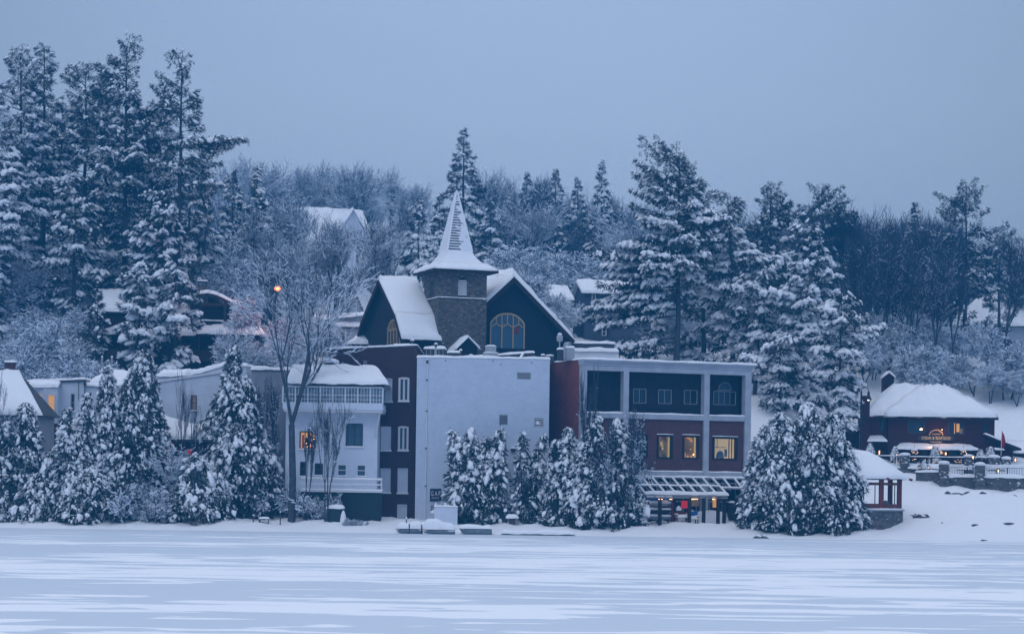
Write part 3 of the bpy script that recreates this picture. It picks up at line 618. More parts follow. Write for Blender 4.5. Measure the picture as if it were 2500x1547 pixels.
b = MB('dark_grey'); b.bar((-1,3.4,rz+.25),(rx-.1,3.4,rz+.25),.1,.1); b.build('ridge_cap', rf)
h = f.r(13,34,884,908,3.6); b = MB('brick_mid','dark_grey'); b.box(h[0],h[1],3.5,4.3,rz-.6,h[3]-.15,'brick_mid'); b.box(h[0]-.08,h[1]+.08,3.42,4.38,h[3]-.15,h[3],'dark_grey'); b.snowbox(h[0]-.05,h[1]+.08,3.42,4.38,h[3]+.003,.16,step=.3); b.build('chimney', rf)
# ---- red brick block with the grey concrete frame
f = Fr(1417, 208, .55, R(20.5)); t = T('framed_brick_building', 'red brick building with a pale grey frame of posts and beams above a glass shopfront', 'building', f.loc(), f.yaw)
W = f.q(1831,1000)[0]; H1 = f.q(1600,883)[1]; zb1 = f.q(1600,1150)[1]; S = 13
print('L building', W, H1)
cols = [(0,f.q(1430.5,950)[0]),(f.q(1520,950)[0],f.q(1533,950)[0]),(f.q(1717,950)[0],f.q(1730,950)[0]),(f.q(1817,950)[0],W)]
zA = f.q(1600,909)[1]; zB = f.q(1600,1011)[1]; zC = f.q(1600,1023)[1]; zD = f.q(1600,1150)[1]; zE = f.q(1600,1164)[1]
b = MB('grey_stucco')
for i,(a,c) in enumerate(cols): b.box(a,c,-.25,.5,(-1 if i in (2,3) else -1),zA)
b.box(0,W,-.25,.5,zA+.0,H1-.5)
for k in range(3):
    a,c = cols[k][1],cols[k+1][0]; b.box(a,c,-.22,.5,zC,zB); b.box(a,c,-.22,.5,zE,zD)
b.build('frame', t)
b = MB('grey_stucco'); b.box(-.05,W+.12,-.33,.6,H1-.5,H1-.28); b.box(-.05,W+.3,-.45,.7,H1-.28,H1-.12); b.box(-.02,W+.45,-.58,.8,H1-.12,H1); b.build('cornice', t)
wl = []; 
for a,c,d,e_ in ((1543,1580,1061,1117),(1604.5,1641,1062,1119),(1667,1705,1063,1120),(1740,1798.5,1067,1122)): wl.append(f.r(a,c,d,e_,0))
b = MB('brick_red'); b.body(0.02,W-.02,.5,S,-1,H1-.03,[(cols[0][1],W-.4,zB,zA),(cols[0][1],W-.4,-1,zE)]+[(h[0]-.06,h[1]+.06,h[2]-.06,h[3]+.06) for h in wl],1.6,'brick_mid','brick_red','black')
b.build('wall', t)
b = MB('brick_mid')
for k in range(3): 
    a,c = cols[k][1],cols[k+1][0]; b.wall(a,c,zD,zC,0,[h for h in wl if h[0] > a and h[1] < c],.3)
b.build('infill_brick', t)
# loggia back wall
uw = []
for a,c,d,e_ in ((1546,1577,949,984),(1607,1639,951,985),(1670,1702,952,986),(1742,1796,955,988)): uw.append(f.r(a,c,d,e_,1.6))
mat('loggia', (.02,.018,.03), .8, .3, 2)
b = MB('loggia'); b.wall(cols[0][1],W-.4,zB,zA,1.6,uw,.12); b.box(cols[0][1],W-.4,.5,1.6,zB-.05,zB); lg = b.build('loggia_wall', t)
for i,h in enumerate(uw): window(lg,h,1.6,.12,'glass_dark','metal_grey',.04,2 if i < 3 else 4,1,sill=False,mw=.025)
x0,x1,z0,z1 = f.r(1754,1785,933,952,1.58); c = (x0+x1)/2; r_ = (x1-x0)/2
b = MB('glass_dark','metal_grey'); n_ = 10
for k in range(n_):
    a0,a1 = math.pi*k/n_, math.pi*(k+1)/n_; b.bar((c+r_*math.cos(a0),1.57,z0+(z1-z0)*math.sin(a0)),(c+r_*math.cos(a1),1.57,z0+(z1-z0)*math.sin(a1)),.06,.06,'metal_grey')
b.prism([(c+r_*math.cos(math.pi*k/n_),z0+(z1-z0)*math.sin(math.pi*k/n_)) for k in range(n_+1)],1.575,1.59,'glass_dark'); b.bar((x0,1.57,z0),(x1,1.57,z0),.06,.06,'metal_grey'); b.build('arched_window', lg)
h = wl[0]; window(t,h,0,.3,'glass_blue','black',.13,1,1,sill=False,proud=.06)
mat('dull_amber',(.25,.12,.04),.8)
rnd = random.Random(9)
for i,h in enumerate(wl[1:]):
    x0,x1,z0,z1 = h; lw = window(t,h,0,.3,None,'black',.14,1,1,sill=False,proud=.06,label=['window with red and yellow wares hanging inside','window with a red garland and gold wares inside','wide window of a warm lit room with a dark round chair'][i])
    b = MB('snow'); b.snowbox(x0-.05,x1+.05,-.1,.0,z1+.075,.05,step=.3); b.build('snow_cap', lw)
    p = MB('clear_pane'); p.poly([(x0,.22,z0),(x1,.22,z0),(x1,.22,z1),(x0,.22,z1)]); p.build('pane', lw)
    b = MB('lit_yellow','lit_dim'); d_ = .3; e_ = 1.25 if i == 2 else .9
    main = 'lit_yellow' if i == 2 else 'lit_dim'
    b.poly([(x0,e_,z0),(x1,e_,z0),(x1,e_,z1),(x0,e_,z1)],main); b.poly([(x0,d_,z0),(x0,e_,z0),(x0,e_,z1),(x0,d_,z1)],'lit_dim'); b.poly([(x1,d_,z0),(x1,e_,z0),(x1,e_,z1),(x1,d_,z1)],'lit_yellow'); b.poly([(x0,d_,z0),(x1,d_,z0),(x1,e_,z0),(x0,e_,z0)],'lit_dim'); b.poly([(x0,d_,z1),(x1,d_,z1),(x1,e_,z1),(x0,e_,z1)],'lit_dim')
    if i == 2:
        b.box(x0+.02,x0+.55,.7,.78,z0,z1,'dark_grey'); b.box(x0+.08,x0+.5,.66,.7,z0+.5,z0+.9,'room_green'); b.box(x0+.1,x0+.45,.66,.7,z0+1.0,z1-.2,'dull_amber'); b.box(x0+1.0,x0+1.03,1.15,1.2,z0+1.2,z1,'dark_wood'); b.box(x1-.75,x1-.5,1.0,1.05,z0+.3,z0+1.0,'dark_wood'); b.box(x1-.4,x1-.32,.9,.95,z0+.2,z1-.3,'room_green'); b.box(x0+.55,x0+.62,.9,1.2,z0,z1,'dark_wood'); b.box(x1-.5,x1-.44,.6,.7,z0,z1,'dark_wood'); b.box(x1-.3,x1-.22,.5,.6,z0,z1,'dark_grey'); b.box(x0+.6,x1-.5,1.15,1.2,z0+1.15,z0+1.2,'dark_wood')
        b.prism([(x0+.7,z0),(x0+1.45,z0),(x0+1.45,z0+.45),(x0+1.3,z0+.78),(x0+1.05,z0+.85),(x0+.8,z0+.7),(x0+.7,z0+.4)],.6,.72,'black'); b.box(x0+.82,x0+.95,.5,.58,z0,z0+.16,'lit_yellow')
    else:
        ms = ['lit_red','lit_yellow','room_yellow','room_green','room_red','dark_wood','lit_amber']
        xm = x0+.35; 
        for k in range(12):
            a0 = math.pi*(.05+.9*k/12); b.box(xm+.55*math.cos(a0)+.2-.08,xm+.55*math.cos(a0)+.2+.1,.5,.6,z1-.55+.4*math.sin(a0)-.09,z1-.55+.4*math.sin(a0)+.09,'lit_red' if k > 5 else ('lit_amber' if i else 'room_yellow'))
        b.box(x0+.1,x1-.35,.55,.7,z0+1.1,z0+1.17,'room_yellow'); b.box(x0+.1,x1-.4,.6,.75,z0+.75,z0+.8,'dark_wood')
        for k in range(9):
            x = rnd.uniform(x0+.08,x1-.45); z = rnd.choice([z0+.08,z0+.8,z0+1.17]); hh = rnd.uniform(.15,.5); b.box(x,x+rnd.uniform(.08,.25),.62+.01*k,.66+.01*k,z,z+hh,rnd.choice(ms))
        b.box(x1-.22,x1-.14,.4,.5,z0,z1,'lit_yellow')
        if i: b.box(x1-.32,x1-.25,.45,.5,z0+.35,z0+.5,'spark')
    b.build('lit_room', lw)
b = MB('snow')
for k in range(3):
    a,c = cols[k][1],cols[k+1][0]; b.snowq((a,-.24,zB+.004),(c,-.24,zB+.004),(c,.5,zB+.004),(a,.5,zB+.004),.13,(1,0,0,0),seed=30+k); b.snowq((a,-.24,zD+.004),(c,-.24,zD+.004),(c,.0,zD+.004),(a,.0,zD+.004),.1,(1,0,0,0),seed=40+k)
b.snowq((-.02,-.6,H1+.004),(W+.45,-.6,H1+.004),(W+.45,S,H1+.004),(-.02,S,H1+.004),.16,seed=35); b.build('roof_snow', t)
# glass shopfront under the frame
b = MB('glass_dark','metal_grey','lit_dim','lit_amber','lit_red'); x0 = cols[0][1]; x1 = W-.4; yb = 2.0
b.box(x0,x1,2.05,2.1,-.4,zE,'black')
for k in range(13): x = x0+(x1-x0)*k/12; b.box(x-.05,x+.05,1.95,2.04,-.4,zE,'metal_grey')
b.box(x0,x1,1.93,2.03,2.35,2.5,'metal_grey'); b.build('shopfront', t)
for (a,c,d,e_,m_) in ((1663,1680,1222,1240,'lit_red'),(1686,1706,1216,1235,'lit_dim'),(1740,1750,1212,1238,'lit_amber'),(1796,1806,1205,1245,'cloth_red'),(1619,1631,1218,1228,'lit_amber')):
    h = f.r(a,c,d,e_,1.9); b = MB(m_); b.box(h[0],h[1],1.85,1.92,h[2],h[3]); b.build('shop_display', t)
# ---- rooftop plant of the shop row
f0 = Fr(1015, 208, .6, 0)
RT = f0.q(1170,874)[1]+.6
def rt(px,py,off): x,z = f0.q(px,py,off); return f0.x+x, 208+off
x,y = rt(1198,860,2.5); b = MB('metal_grey','snow','dark_grey'); b.lathe([(.62,RT-.02),(.62,RT+.25),(.75,RT+.3),(.7,RT+.55),(.5,RT+.65),(.5,RT+1.15),(.55,RT+1.2)],20,(x,y),'metal_grey'); b.blob((x,y,RT+1.22),.52,.52,.14,'snow',1); b.blob((x,y-.1,RT+.62),.72,.7,.12,'snow',2); tag(b.build('roof_fan'), 'round snow capped exhaust fan on the edge of the white roof', 'roof fan')
x,y = rt(1150,870,1.5); b = MB('trim_white','snow'); b.lathe([(.2,RT),(.17,RT+.3),(.12,RT+.35)],12,(x,y)); b.blob((x,y,RT+.36),.18,.18,.1,'snow',2); tag(b.build('roof_vent'), 'small white cone vent left of the round exhaust fan', 'roof vent')
x,y = rt(1125,860,1.2); b = MB('dark_grey','snow'); b.bar((x,y,RT-.1),(x,y,RT+.75),.08,n=8); b.blob((x,y,RT+.78),.13,.13,.12,'snow',3); tag(b.build('roof_pipe'), 'single dark upright pipe with a snow cap beside the cone vent', 'pipe')
x0,y = rt(1036,850,7); x1,_ = rt(1087,850,7); b = MB('dark_grey','metal_grey'); b.box(x0,x1,y,y+2,RT-.2,RT+1.15,'dark_grey'); 
for k in range(5): xx = x0+(x1-x0)*(k+.5)/5; b.box(xx-.03,xx+.03,y-.04,y,RT,RT+1.1,'metal_grey')
b.box(x0-.05,x1+.05,y-.06,y+2.05,RT+1.15,RT+1.22,'metal_grey'); b.snowbox(x0-.05,x1+.05,y-.06,y+2.05,RT+1.225,.25,seed=50); tag(b.build('roof_plant_box'), 'wide dark plant box with thick snow behind the left end of the white roof', 'roof unit')
for i,px in enumerate((1064,1006)):
    x,y = rt(px,850,5+i*1.5); b = MB('metal_grey','snow'); h0 = RT+(.4 if i else 0); b.bar((x,y,h0),(x,y,h0+1.35),.09,n=8); b.box(x-.14,x+.14,y-.14,y+.14,h0+1.3,h0+1.5,'dark_grey'); b.blob((x,y,h0+1.54),.2,.2,.12,'snow',6+i)
    tag(b.build('roof_stack'), ['metal flue with a square cap in front of the wide plant box','short double flue near the corner of the dark brick roof'][i], 'flue')
x0,y = rt(963,835,6); x1,_ = rt(1001,835,6); b = MB('dark_grey'); z0 = RT+.9; b.box(x0,x1,y,y+1,z0-.5,z0+.45); b.snowbox(x0-.1,x1+.1,y-.1,y+1,z0+.455,.3,seed=51); tag(b.build('roof_hatch'), 'long low hatch with a snow pad on the dark brick roof', 'roof hatch')
x0,y = rt(1093,855,5.5); x1,_ = rt(1123,855,5.5); b = MB('dark_grey','metal_grey'); b.box(x0,x1,y,y+1.5,RT-.2,RT+.8); b.snowbox(x0-.05,x1+.1,y-.06,y+1.5,RT+.805,.22,seed=52); tag(b.build('roof_plant_box'), 'lower dark plant box right of the wide one on the white roof', 'roof unit')
# sloping guard wall
x0,y = rt(1127,858,8); x1,_ = rt(1306,848,8); xc,_ = rt(1263,871,6.5); b = MB('dark_grey'); z0 = RT+.45; z1 = RT+.95
b.prism([(x0,RT-.3),(x1,RT-.3),(x1,z1),(x1-.6,z1),(x0,z0)],y,y+.2); b.bar((xc,y-1,RT-.1),(x1-1.0,y,z1),.25,.2); b.snowq((x0,y-.08,z0+.005),(x1,y-.08,z1+.1),(x1,y+.28,z1+.1),(x0,y+.28,z0+.005),.17,seed=53,step=.4); b.snowq((xc-.15,y-1,RT),(xc+.15,y-1,RT),(x1-.85,y,z1+.1),(x1-1.15,y,z1+.1),.15,seed=54); tag(b.build('roof_parapet_wall'), 'dark sloping guard wall with a snow cap behind the exhaust fan', 'parapet wall')
f2 = Fr(1417, 208, .55, R(20.5)); RT2 = H1+.55
def rt2(px,off): 
    x,z = f2.q(px,860,off); return f2.x+x*f2.c-off*f2.s, f2.y+x*f2.s+off*f2.c
x,y = rt2(1388,2.4); b = MB('metal_grey','dark_grey'); b.box(x-.35,x+.55,y,y+1,RT2,RT2+1.15,'metal_grey'); b.snowbox(x-.35,x+.55,y,y+1,RT2+1.153,.15,step=.2); b.box(x-1.0,x-.4,y+.2,y+1,RT2,RT2+1.0,'dark_grey'); b.snowbox(x-1.05,x-.38,y+.15,y+1,RT2+1.003,.18,step=.2)
b.bar((x-.38,y-.1,RT2+.1),(x-.38,y-.1,RT2+1.5),.09,n=8,m='metal_grey'); tag(b.build('roof_air_unit'), 'pale boxy air unit with a dark twin on the red building roof', 'roof unit')
x,y = rt2(1366,3.2); b = MB('metal_grey','snow'); b.bar((x,y,RT2),(x,y,RT2+1.9),.05,n=6); b.lathe([(.05,RT2+1.7),(.26,RT2+1.8),(.3,RT2+2.2),(.1,RT2+2.5)],10,(x,y),'metal_grey'); b.blob((x,y,RT2+2.4),.2,.2,.15,'snow',2); tag(b.build('roof_turbine_vent'), 'tall roof vent with a bulb head left of the pale air unit', 'roof vent')
for i,px in enumerate((1326,1340)):
    x,y = rt(px,865,5.+i); b = MB('dark_grey','snow'); b.box(x-.18-.12*i,x+.18+.3*i,y,y+.4,RT,RT+.62); b.blob((x+.1*i,y+.2,RT+.66),.24+.2*i,.22,.12,'snow',5); b.bar((x-.2,y,RT+.3),(x-.45,y,RT+.3),.07,n=6); tag(b.build('roof_meter_box'), ['small dark meter box nearest the white roof corner','dark cabinet with flat snow between the meter box and the air unit'][i], 'meter box')
# ================================================================ church
t0 = T('church', 'dark wooden church with steep snowy gables and arched tan windows round a stone tower', 'church', (0,0,0)); t0.location = P(1110,840,232)[:2]+(16.5,)
CH = t0.location.copy()
def cpt(px,py,D): p = P(px,py,D); return (p[0]-CH[0],p[1]-CH[1],p[2]-CH[2])
class Loc:   # sub-frame within the church (yawed); build meshes in it with a transform
    def __init__(s, px, D, yaw, py=830): s.x, s.y = X(px,py,D), D; s.yaw = yaw; s.f = Fr(px,D,16.5,yaw,py)
    def put(s, o, parent=None): o.parent = parent or t0; o.location = (s.x-CH[0], s.y-CH[1], 0); o.rotation_euler = (0,0,s.yaw); return o
def archwin(par, lc, x0,x1,z0,z1, y, n, m='tan_frame', name='arched_window', glass=('glass_dark',)):
    b = MB(m); w = x1-x0; fw = .13; zs = z1-(z1-z0)*.28 ; hw = w/2; cx = (x0+x1)/2
    def ztop(x): q = abs(x-cx)/hw; return zs+(z1-zs)*(1-q**2.6)*1.0
    N = 14; pts = [(x0+w*k/N, ztop(x0+w*k/N)) for k in range(N+1)]
    for k in range(N): b.bar((pts[k][0],y,pts[k][1]),(pts[k+1][0],y,pts[k+1][1]),.14,fw*1.3)
    b.box(x0-fw/2,x0+fw/2,y-.07,y+.07,z0,zs); b.box(x1-fw/2,x1+fw/2,y-.07,y+.07,z0,zs)
    zl = zs-.35
    for k in range(1,n): x = x0+w*k/n; b.box(x-fw/2,x+fw/2,y-.07,y+.07,z0,zl+.3)
    for k in range(n):   # little arches of each light, and short bars above
        a = x0+w*k/n; c = x0+w*(k+1)/n; m_ = (a+c)/2
        b.bar((a,y-.01,zl-.05),(m_,y-.01,zl+.3),.12,.1); b.bar((m_,y-.01,zl+.3),(c,y-.01,zl-.05),.12,.1)
        b.bar((m_,y,zl+.3),(m_,y,ztop(m_)),.1,.09)
        if k: b.bar((a,y,zl),(a,y,ztop(a)),.1,.09)
    wdw = lc.put(b.build(name)) ; wdw.parent = t0
    for k in range(n):
        a = x0+w*k/n; c = x0+w*(k+1)/n; g = MB(glass[k%len(glass)]); q = 6
        g.prism([(a,z0),(c,z0)]+[(c+(a-c)*j/q, ztop(c+(a-c)*j/q)) for j in range(q+1)], y+.03, y+.06); o = g.build('pane'); o.parent = wdw
    return wdw
def gable(lc, w, ze, za, L, flare=.5, over=.6, wallm='church_wood', name='gable_wall', snows=(1,1), roofext=.6, t=.42, seed=0, flz=1.2):
    # facade in plane y=0, x 0..w, ridge along +y. roof slopes flare at the foot
    cx = w/2; zk = ze+flz
    xk = (cx)*(zk-ze)/(za-ze)*(1-flare)+ .0
    def slope(side):  # points from ridge to foot
        s = -1 if side == 0 else 1
        return [(cx,za),(cx+s*(cx-xk-.15),zk),(cx+s*(cx+over),ze-.25)]
    b = MB(wallm); l = slope(0); r = slope(1)
    b.prism([(0,-4),(w,-4),(w,ze-.2)]+[(r[1][0]-.12,r[1][1]-.1),(cx,za-.12),(l[1][0]+.12,l[1][1]-.1)]+[(0,ze-.2)],0,L); lc.put(b.build(name))
    b = MB('dark_wood')
    for pts in (l,r):
        for k in range(2):
            (xa,za_),(xb,zb_) = pts[k],pts[k+1]; b.add([(xa,-roofext,za_),(xb,-roofext,zb_),(xb,L+.3,zb_),(xa,L+.3,za_),(xa,-roofext,za_-.16),(xb,-roofext,zb_-.16),(xb,L+.3,zb_-.16),(xa,L+.3,za_-.16)],[(0,1,2,3),(7,6,5,4),(0,4,5,1),(2,6,7,3),(1,5,6,2),(3,7,4,0)])
            b.bar((xa,-roofext+.03,za_-.32),(xb,-roofext+.03,zb_-.32),.06,.42)
    rf = lc.put(b.build('gable_roof'))
    for sd,pts in enumerate((l,r)):
        b = MB('snow'); 
        for k in range(2):
            (xa,za_),(xb,zb_) = pts[k],pts[k+1]; A=(xb,-roofext+.02,zb_); B=(xb,L+.3,zb_); C=(xa,L+.3,za_); D_=(xa,-roofext+.02,za_)
            ee = (1 if k else 0, 1, 0, 1)
            if sd: b.snowq(A,B,C,D_,t,ee,seed=seed+k+sd,r=.3)
            else: b.snowq(B,A,D_,C,t,ee,seed=seed+k+sd,r=.3)
        o = b.build('roof_snow'); o.parent = rf
    return rf
mat('dull_red',(.14,.035,.03),.5)
# right (lakeward) gable
lc = Loc(1112, 231, R(20)); W = lc.f.q(1378,829)[0]; ze = lc.f.q(1378,823)[1]; za = lc.f.q(1249,677)[1]
gable(lc, W, ze, za, 13, flare=.35, over=.7, seed=60, t=.5, roofext=.9, flz=1.4)
h = lc.f.r(1197,1279,766,850,-.05); wd = archwin(t0, lc, h[0],h[1],h[2],h[3],-.1,3,glass=('glass_blue',))
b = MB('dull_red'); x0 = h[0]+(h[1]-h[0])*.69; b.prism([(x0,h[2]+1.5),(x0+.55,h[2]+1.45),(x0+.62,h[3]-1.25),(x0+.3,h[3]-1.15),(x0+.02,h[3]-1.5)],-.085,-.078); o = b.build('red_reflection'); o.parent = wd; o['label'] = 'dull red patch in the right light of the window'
# left transept gable
lc2 = Loc(884, 240, R(-68)); W2 = lc2.f.q(992,828)[0]; ze2 = lc2.f.q(990,822)[1]; za2 = lc2.f.q(941,680)[1]
print('church', W, W2, ze, za, ze2, za2)
gable(lc2, W2, ze2, za2, 3.3, flare=.45, over=.5, seed=64, t=.34, roofext=.7, flz=2.2)
h = lc2.f.r(949,979,781,850,-.02); archwin(t0, lc2, h[0],h[1],h[2],h[3],-.1,4)
# nave roof behind, hipped
b = MB('church_wood'); A = cpt(1120,735,246); B = cpt(1315,735,246); z = A[2]
rL = cpt(1150,664,251); rR = cpt(1247,658,251); A2 = (A[0],A[1]+11,z); B2 = (B[0],B[1]+11,z); B = (B[0],B[1],z); rR = (rR[0],rR[1],rL[2]+.1)
b.poly([A,B,rR,rL]); b.poly([B,B2,rR]); b.poly([B2,A2,rL,rR]); b.poly([A2,A,rL]); b.box(A[0]+.3,B[0]-.3,A[1]+.3,A[1]+10.7,-2,z-.01); o = b.build('nave', t0)
b = MB('snow'); b.snowq(A,B,rR,rL,.5,(1,0,1,0),seed=70); b.snowq(B,B2,(rR[0]+.05,rR[1]+.1,rR[2]),rR,.45,(1,0,1,1),seed=71); b.snowq((B[0]-.6,B[1]-3.5,z-.6),(B[0]+1.5,B[1]-3,z-2.6),(B[0]+1.0,B[1]+3,z-1.2),(B[0]-1.6,B[1]+3,z+1.2),.4,seed=72); o2 = b.build('nave_snow'); o2.parent = o
# low side porch
b = MB('church_wood'); p0 = cpt(846,839,238); p1 = cpt(896,834,236); zz = p0[2]
b.box(p0[0]+.2,p1[0]+1.5,p0[1],p0[1]+3,-3,zz); o = b.build('side_porch', t0); b = MB('snow'); b.snowq(p0,(p1[0]+1,p0[1],zz),(p1[0]+.6,p0[1]+2,zz+1.0),(p0[0]+.8,p0[1]+2,zz+.7),.35,seed=73); o2 = b.build('porch_snow'); o2.parent = o
# entry gable in front
lc3 = Loc(1112, 224, R(12)); w3 = lc3.f.q(1172,850)[0]; ze3 = lc3.f.q(1140,847)[1]; za3 = lc3.f.q(1152,823)[1]
b = MB('church_wood'); b.prism([(.3,-3),(w3-.3,-3),(w3-.3,ze3),(w3/2,za3-.1),(.3,ze3)],0,3.5); o = lc3.put(b.build('entry_gable'))
b = MB('snow')
b.snowq((0,5,ze3-.25),(0,-.4,ze3-.25),(w3/2,-.4,za3),(w3/2,5,za3),.22,(1,1,0,1),seed=74); b.snowq((w3,-.4,ze3-.25),(w3,5,ze3-.25),(w3/2,5,za3),(w3/2,-.4,za3),.22,(1,1,0,1),seed=75); o2 = b.build('entry_snow'); o2.parent = o
# tower: two faces in view, corner towards the lake
ty = R(20); lct = Loc(1032, 229.6, ty); s_ = 4.95
fx = lct.f; cxp = 1071   # corner pixel
lct = Loc(cxp, 228, ty); fx = lct.f; s_ = fx.q(1187,800)[0]; zt_ = fx.q(1120,662)[1]; zs = fx.q(1120,727)[1]
h = fx.r(1118.5,1140,677,724,0)
b = MB('stone'); b.body(0,s_,0,s_,-6,zt_,[h],.35,'stone'); tw = lct.put(b.build('tower'))
b = MB('wall_stone'); b.box(-.06,s_+.06,-.06,s_+.06,zs-.12,zs-.0); b.snowbox(-.06,s_+.06,-.06,s_+.06,zs+.003,.07,step=.3); o = b.build('string_course'); o.parent = tw
x0,x1,z0,z1 = h; b = MB('black','snow','dark_grey'); b.box(x0,x1,.3,.34,z0,z1,'black')
for k in range(8): z = z0+.12+(z1-z0-.35)*k/8; b.box(x0,x1,.02,.3,z,z+.04,'dark_grey'); b.snowq((x0,.0,z+.042),(x1,.0,z+.042),(x1,.25,z+.05),(x0,.25,z+.05),.1,(1,0,1,0),step=.3)
cx = (x0+x1)/2; zs2 = z1-.8; n_ = 10
pts = [(cx+(x1-cx+.02)*math.cos(math.pi*k/n_), zs2+.8*math.sin(math.pi*k/n_)**.8) for k in range(n_+1)]
b.prism([(x1+.02,zs2)]+[(x1+.02,z1+.02),(cx,z1+.02)]+pts[:n_//2+1][::-1],.0,.02,'stone'); b.prism([(x0-.02,z1+.02),(x0-.02,zs2)]+pts[n_//2:][::-1]+[(cx,z1+.02)],.0,.02,'stone'); o = b.build('louvre'); o.parent = tw
b = MB('black','trim_white'); wy0, wy1 = s_*.38, s_*.62; zz0 = h[2]+.1; b.box(-.03,.05,wy0,wy1,zz0,h[3]-.3,'black'); b.prism([(0,0),(.1,0),(.05,.1)],0,.1,'black'); o = b.build('side_louvre'); o.parent = tw
# spire
q = s_; lv = [(1.37,-.10),(1.37,.12),(1.15,.38),(.96,.72),(.74,1.25),(.60,1.75),(.525,2.15)]
def ring(k, z): a = q/2*k; c = q/2; return [(c-a,c-a,z),(c+a,c-a,z),(c+a,c+a,z),(c-a,c+a,z)]
b = MB('snow','spire_shingle','dark_wood'); zt2 = zt_
rs = [ring(k, zt2+z) for k,z in lv]
ztop = fx.q(1114,462)[1]; 
for i in range(1,len(rs)-1):
    for k in range(4): b.add([rs[i][k],rs[i][(k+1)%4],rs[i+1][(k+1)%4],rs[i+1][k]],[(0,1,2,3)],'snow',True)
b.add(rs[0]+rs[1],[(0,1,5,4),(1,2,6,5),(2,3,7,6),(3,0,4,7),(3,2,1,0)],'dark_wood')
M = 12; top = ring(.03, ztop); prev = rs[-1]
for j in range(1,M+1):
    u = j/M; cur = [tuple(prev_*(1-u)+tp*u for prev_,tp in zip(a,c)) for a,c in zip(rs[-1],top)]
    for k in range(4): b.add([prev[k],prev[(k+1)%4],cur[(k+1)%4],cur[k]],[(0,1,2,3)],'spire_shingle' if k == 0 else 'snow')
    prev = cur
sp = lct.put(b.build('spire')); 
b = MB('snow')
for k in range(4): b.bar(rs[-1][k], top[k], .1, .1, 'snow', n=6)
# thick snow skirt on the eaves
e0 = rs[1]
for k in range(4):
    b.snowq(e0[k],e0[(k+1)%4],rs[3][(k+1)%4],rs[3][k],.2,(1,0,0,0),seed=80+k)
o = b.build('spire_snow'); o.parent = sp
b = MB('dark_grey'); c = q/2; b.bar((c,c,ztop-.1),(c,c,ztop+1.5),.035,n=6); b.bar((c-.28,c,ztop+1.15),(c+.28,c,ztop+1.15),.06,.06); b.blob((c,c,ztop+.1),.13,.13,.16,'snow'); o = b.build('cross'); o.parent = sp
# ================================================================ houses on the hill
def house(name, label, cat, px0, px1, D, yaw, eave, ridge, zoff=-3, depth=8, wallm='grey_siding', wins=(), ridgeaxis='x', over=.5, group=None, glass='glass_dark', fr='trim_white', roofin=0., seed=0, pyr=None, t=.4):
    f = Fr(px0, D, 0, yaw, eave); f.z0 = 0; z_e = f.q((px0+px1)/2, eave)[1]; x, y = f.x, f.y
    base = zt(x, y)-1.5; f.z0 = base; w = f.q(px1, eave)[0]; ze = z_e-base; hs = [f.r(*q_) for q_ in wins]
    t_ = T(name, label, cat, (x,y,base), yaw, group)
    b = MB(wallm)
    if ridgeaxis == 'x':
        zr = f.q((px0+px1)/2, ridge, depth/2)[1]
        b.body(0,w,0,depth,-1,ze,hs,.14)
        b.poly([(0,0,ze),(0,depth,ze),(0,depth/2,zr)]); b.poly([(w,depth,ze),(w,0,ze),(w,depth/2,zr)]); b.build('wall', t_)
        A=(-over,-over,ze-.25); B=(w+over,-over,ze-.25); C=(w+over-roofin,depth/2,zr); D_=(-over+roofin,depth/2,zr)
        E=(w+over,depth+over,ze-.25); G_=(-over,depth+over,ze-.25)
        b = MB('dark_grey'); b.poly([A,B,C,D_]); b.poly([E,G_,D_,C])
        if roofin: b.poly([B,E,C]); b.poly([G_,A,D_])
        b.box(-over,w+over,-over,-over+.08,ze-.42,ze-.27); rf = b.build('roof', t_)
        b = MB('snow'); b.snowq(A,B,C,D_,t,(1,1 ,0,1),seed=seed,r=.3); b.snowq(E,G_,D_,C,t,(1,1,0,1),seed=seed+1,r=.3)
        if roofin: b.snowq(B,E,(C[0]+.02,C[1]+.05,C[2]),C,t,(1,1,0,1),seed=seed+2,r=.3); b.snowq(G_,A,D_,(D_[0]-.02,D_[1]+.05,D_[2]),t,(1,1,0,1),seed=seed+3,r=.3)
        b.build('roof_snow', rf)
    else:
        zr = f.q((px0+px1)/2, ridge)[1]; c = w/2
        b.body(0,w,0,depth,-1,ze,[h for h in hs if h[3] < ze-.02],.14); b.wall_ = 0
        b.prism([(0,ze),(w,ze),(c,zr)],0.004,depth-.01); b.build('wall', t_)
        dz = (zr-ze)/c*over
        b = MB('dark_grey'); b.poly([(-over,-over,ze-dz),(c,-over,zr),(c,depth,zr),(-over,depth,ze-dz)]); b.poly([(w+over,-over,ze-dz),(c,-over,zr),(c,depth,zr),(w+over,depth,ze-dz)])
        b.bar((-over,-over+.04,ze-dz-.12),(c,-over+.04,zr-.12),.07,.24); b.bar((w+over,-over+.04,ze-dz-.12),(c,-over+.04,zr-.12),.07,.24); rf = b.build('roof', t_)
        b = MB('snow'); b.snowq((-over,depth,ze-dz),(-over,-over,ze-dz),(c,-over,zr),(c,depth,zr),t,(1,1,0,1),seed=seed,r=.3); b.snowq((w+over,-over,ze-dz),(w+over,depth,ze-dz),(c,depth,zr),(c,-over,zr),t,(1,1,0,1),seed=seed+1,r=.3); b.build('roof_snow', rf)
        for h in hs:
            if h[3] >= ze-.02: window(t_,h,-.0,.02,glass,fr,.06,1,2,proud=.06,sill=False)
        hs = [h for h in hs if h[3] < ze-.02]
    for h in hs: window(t_,h,0,.14,glass,fr,.07,1,2,sill=False)
    return t_, f, w, ze, zr
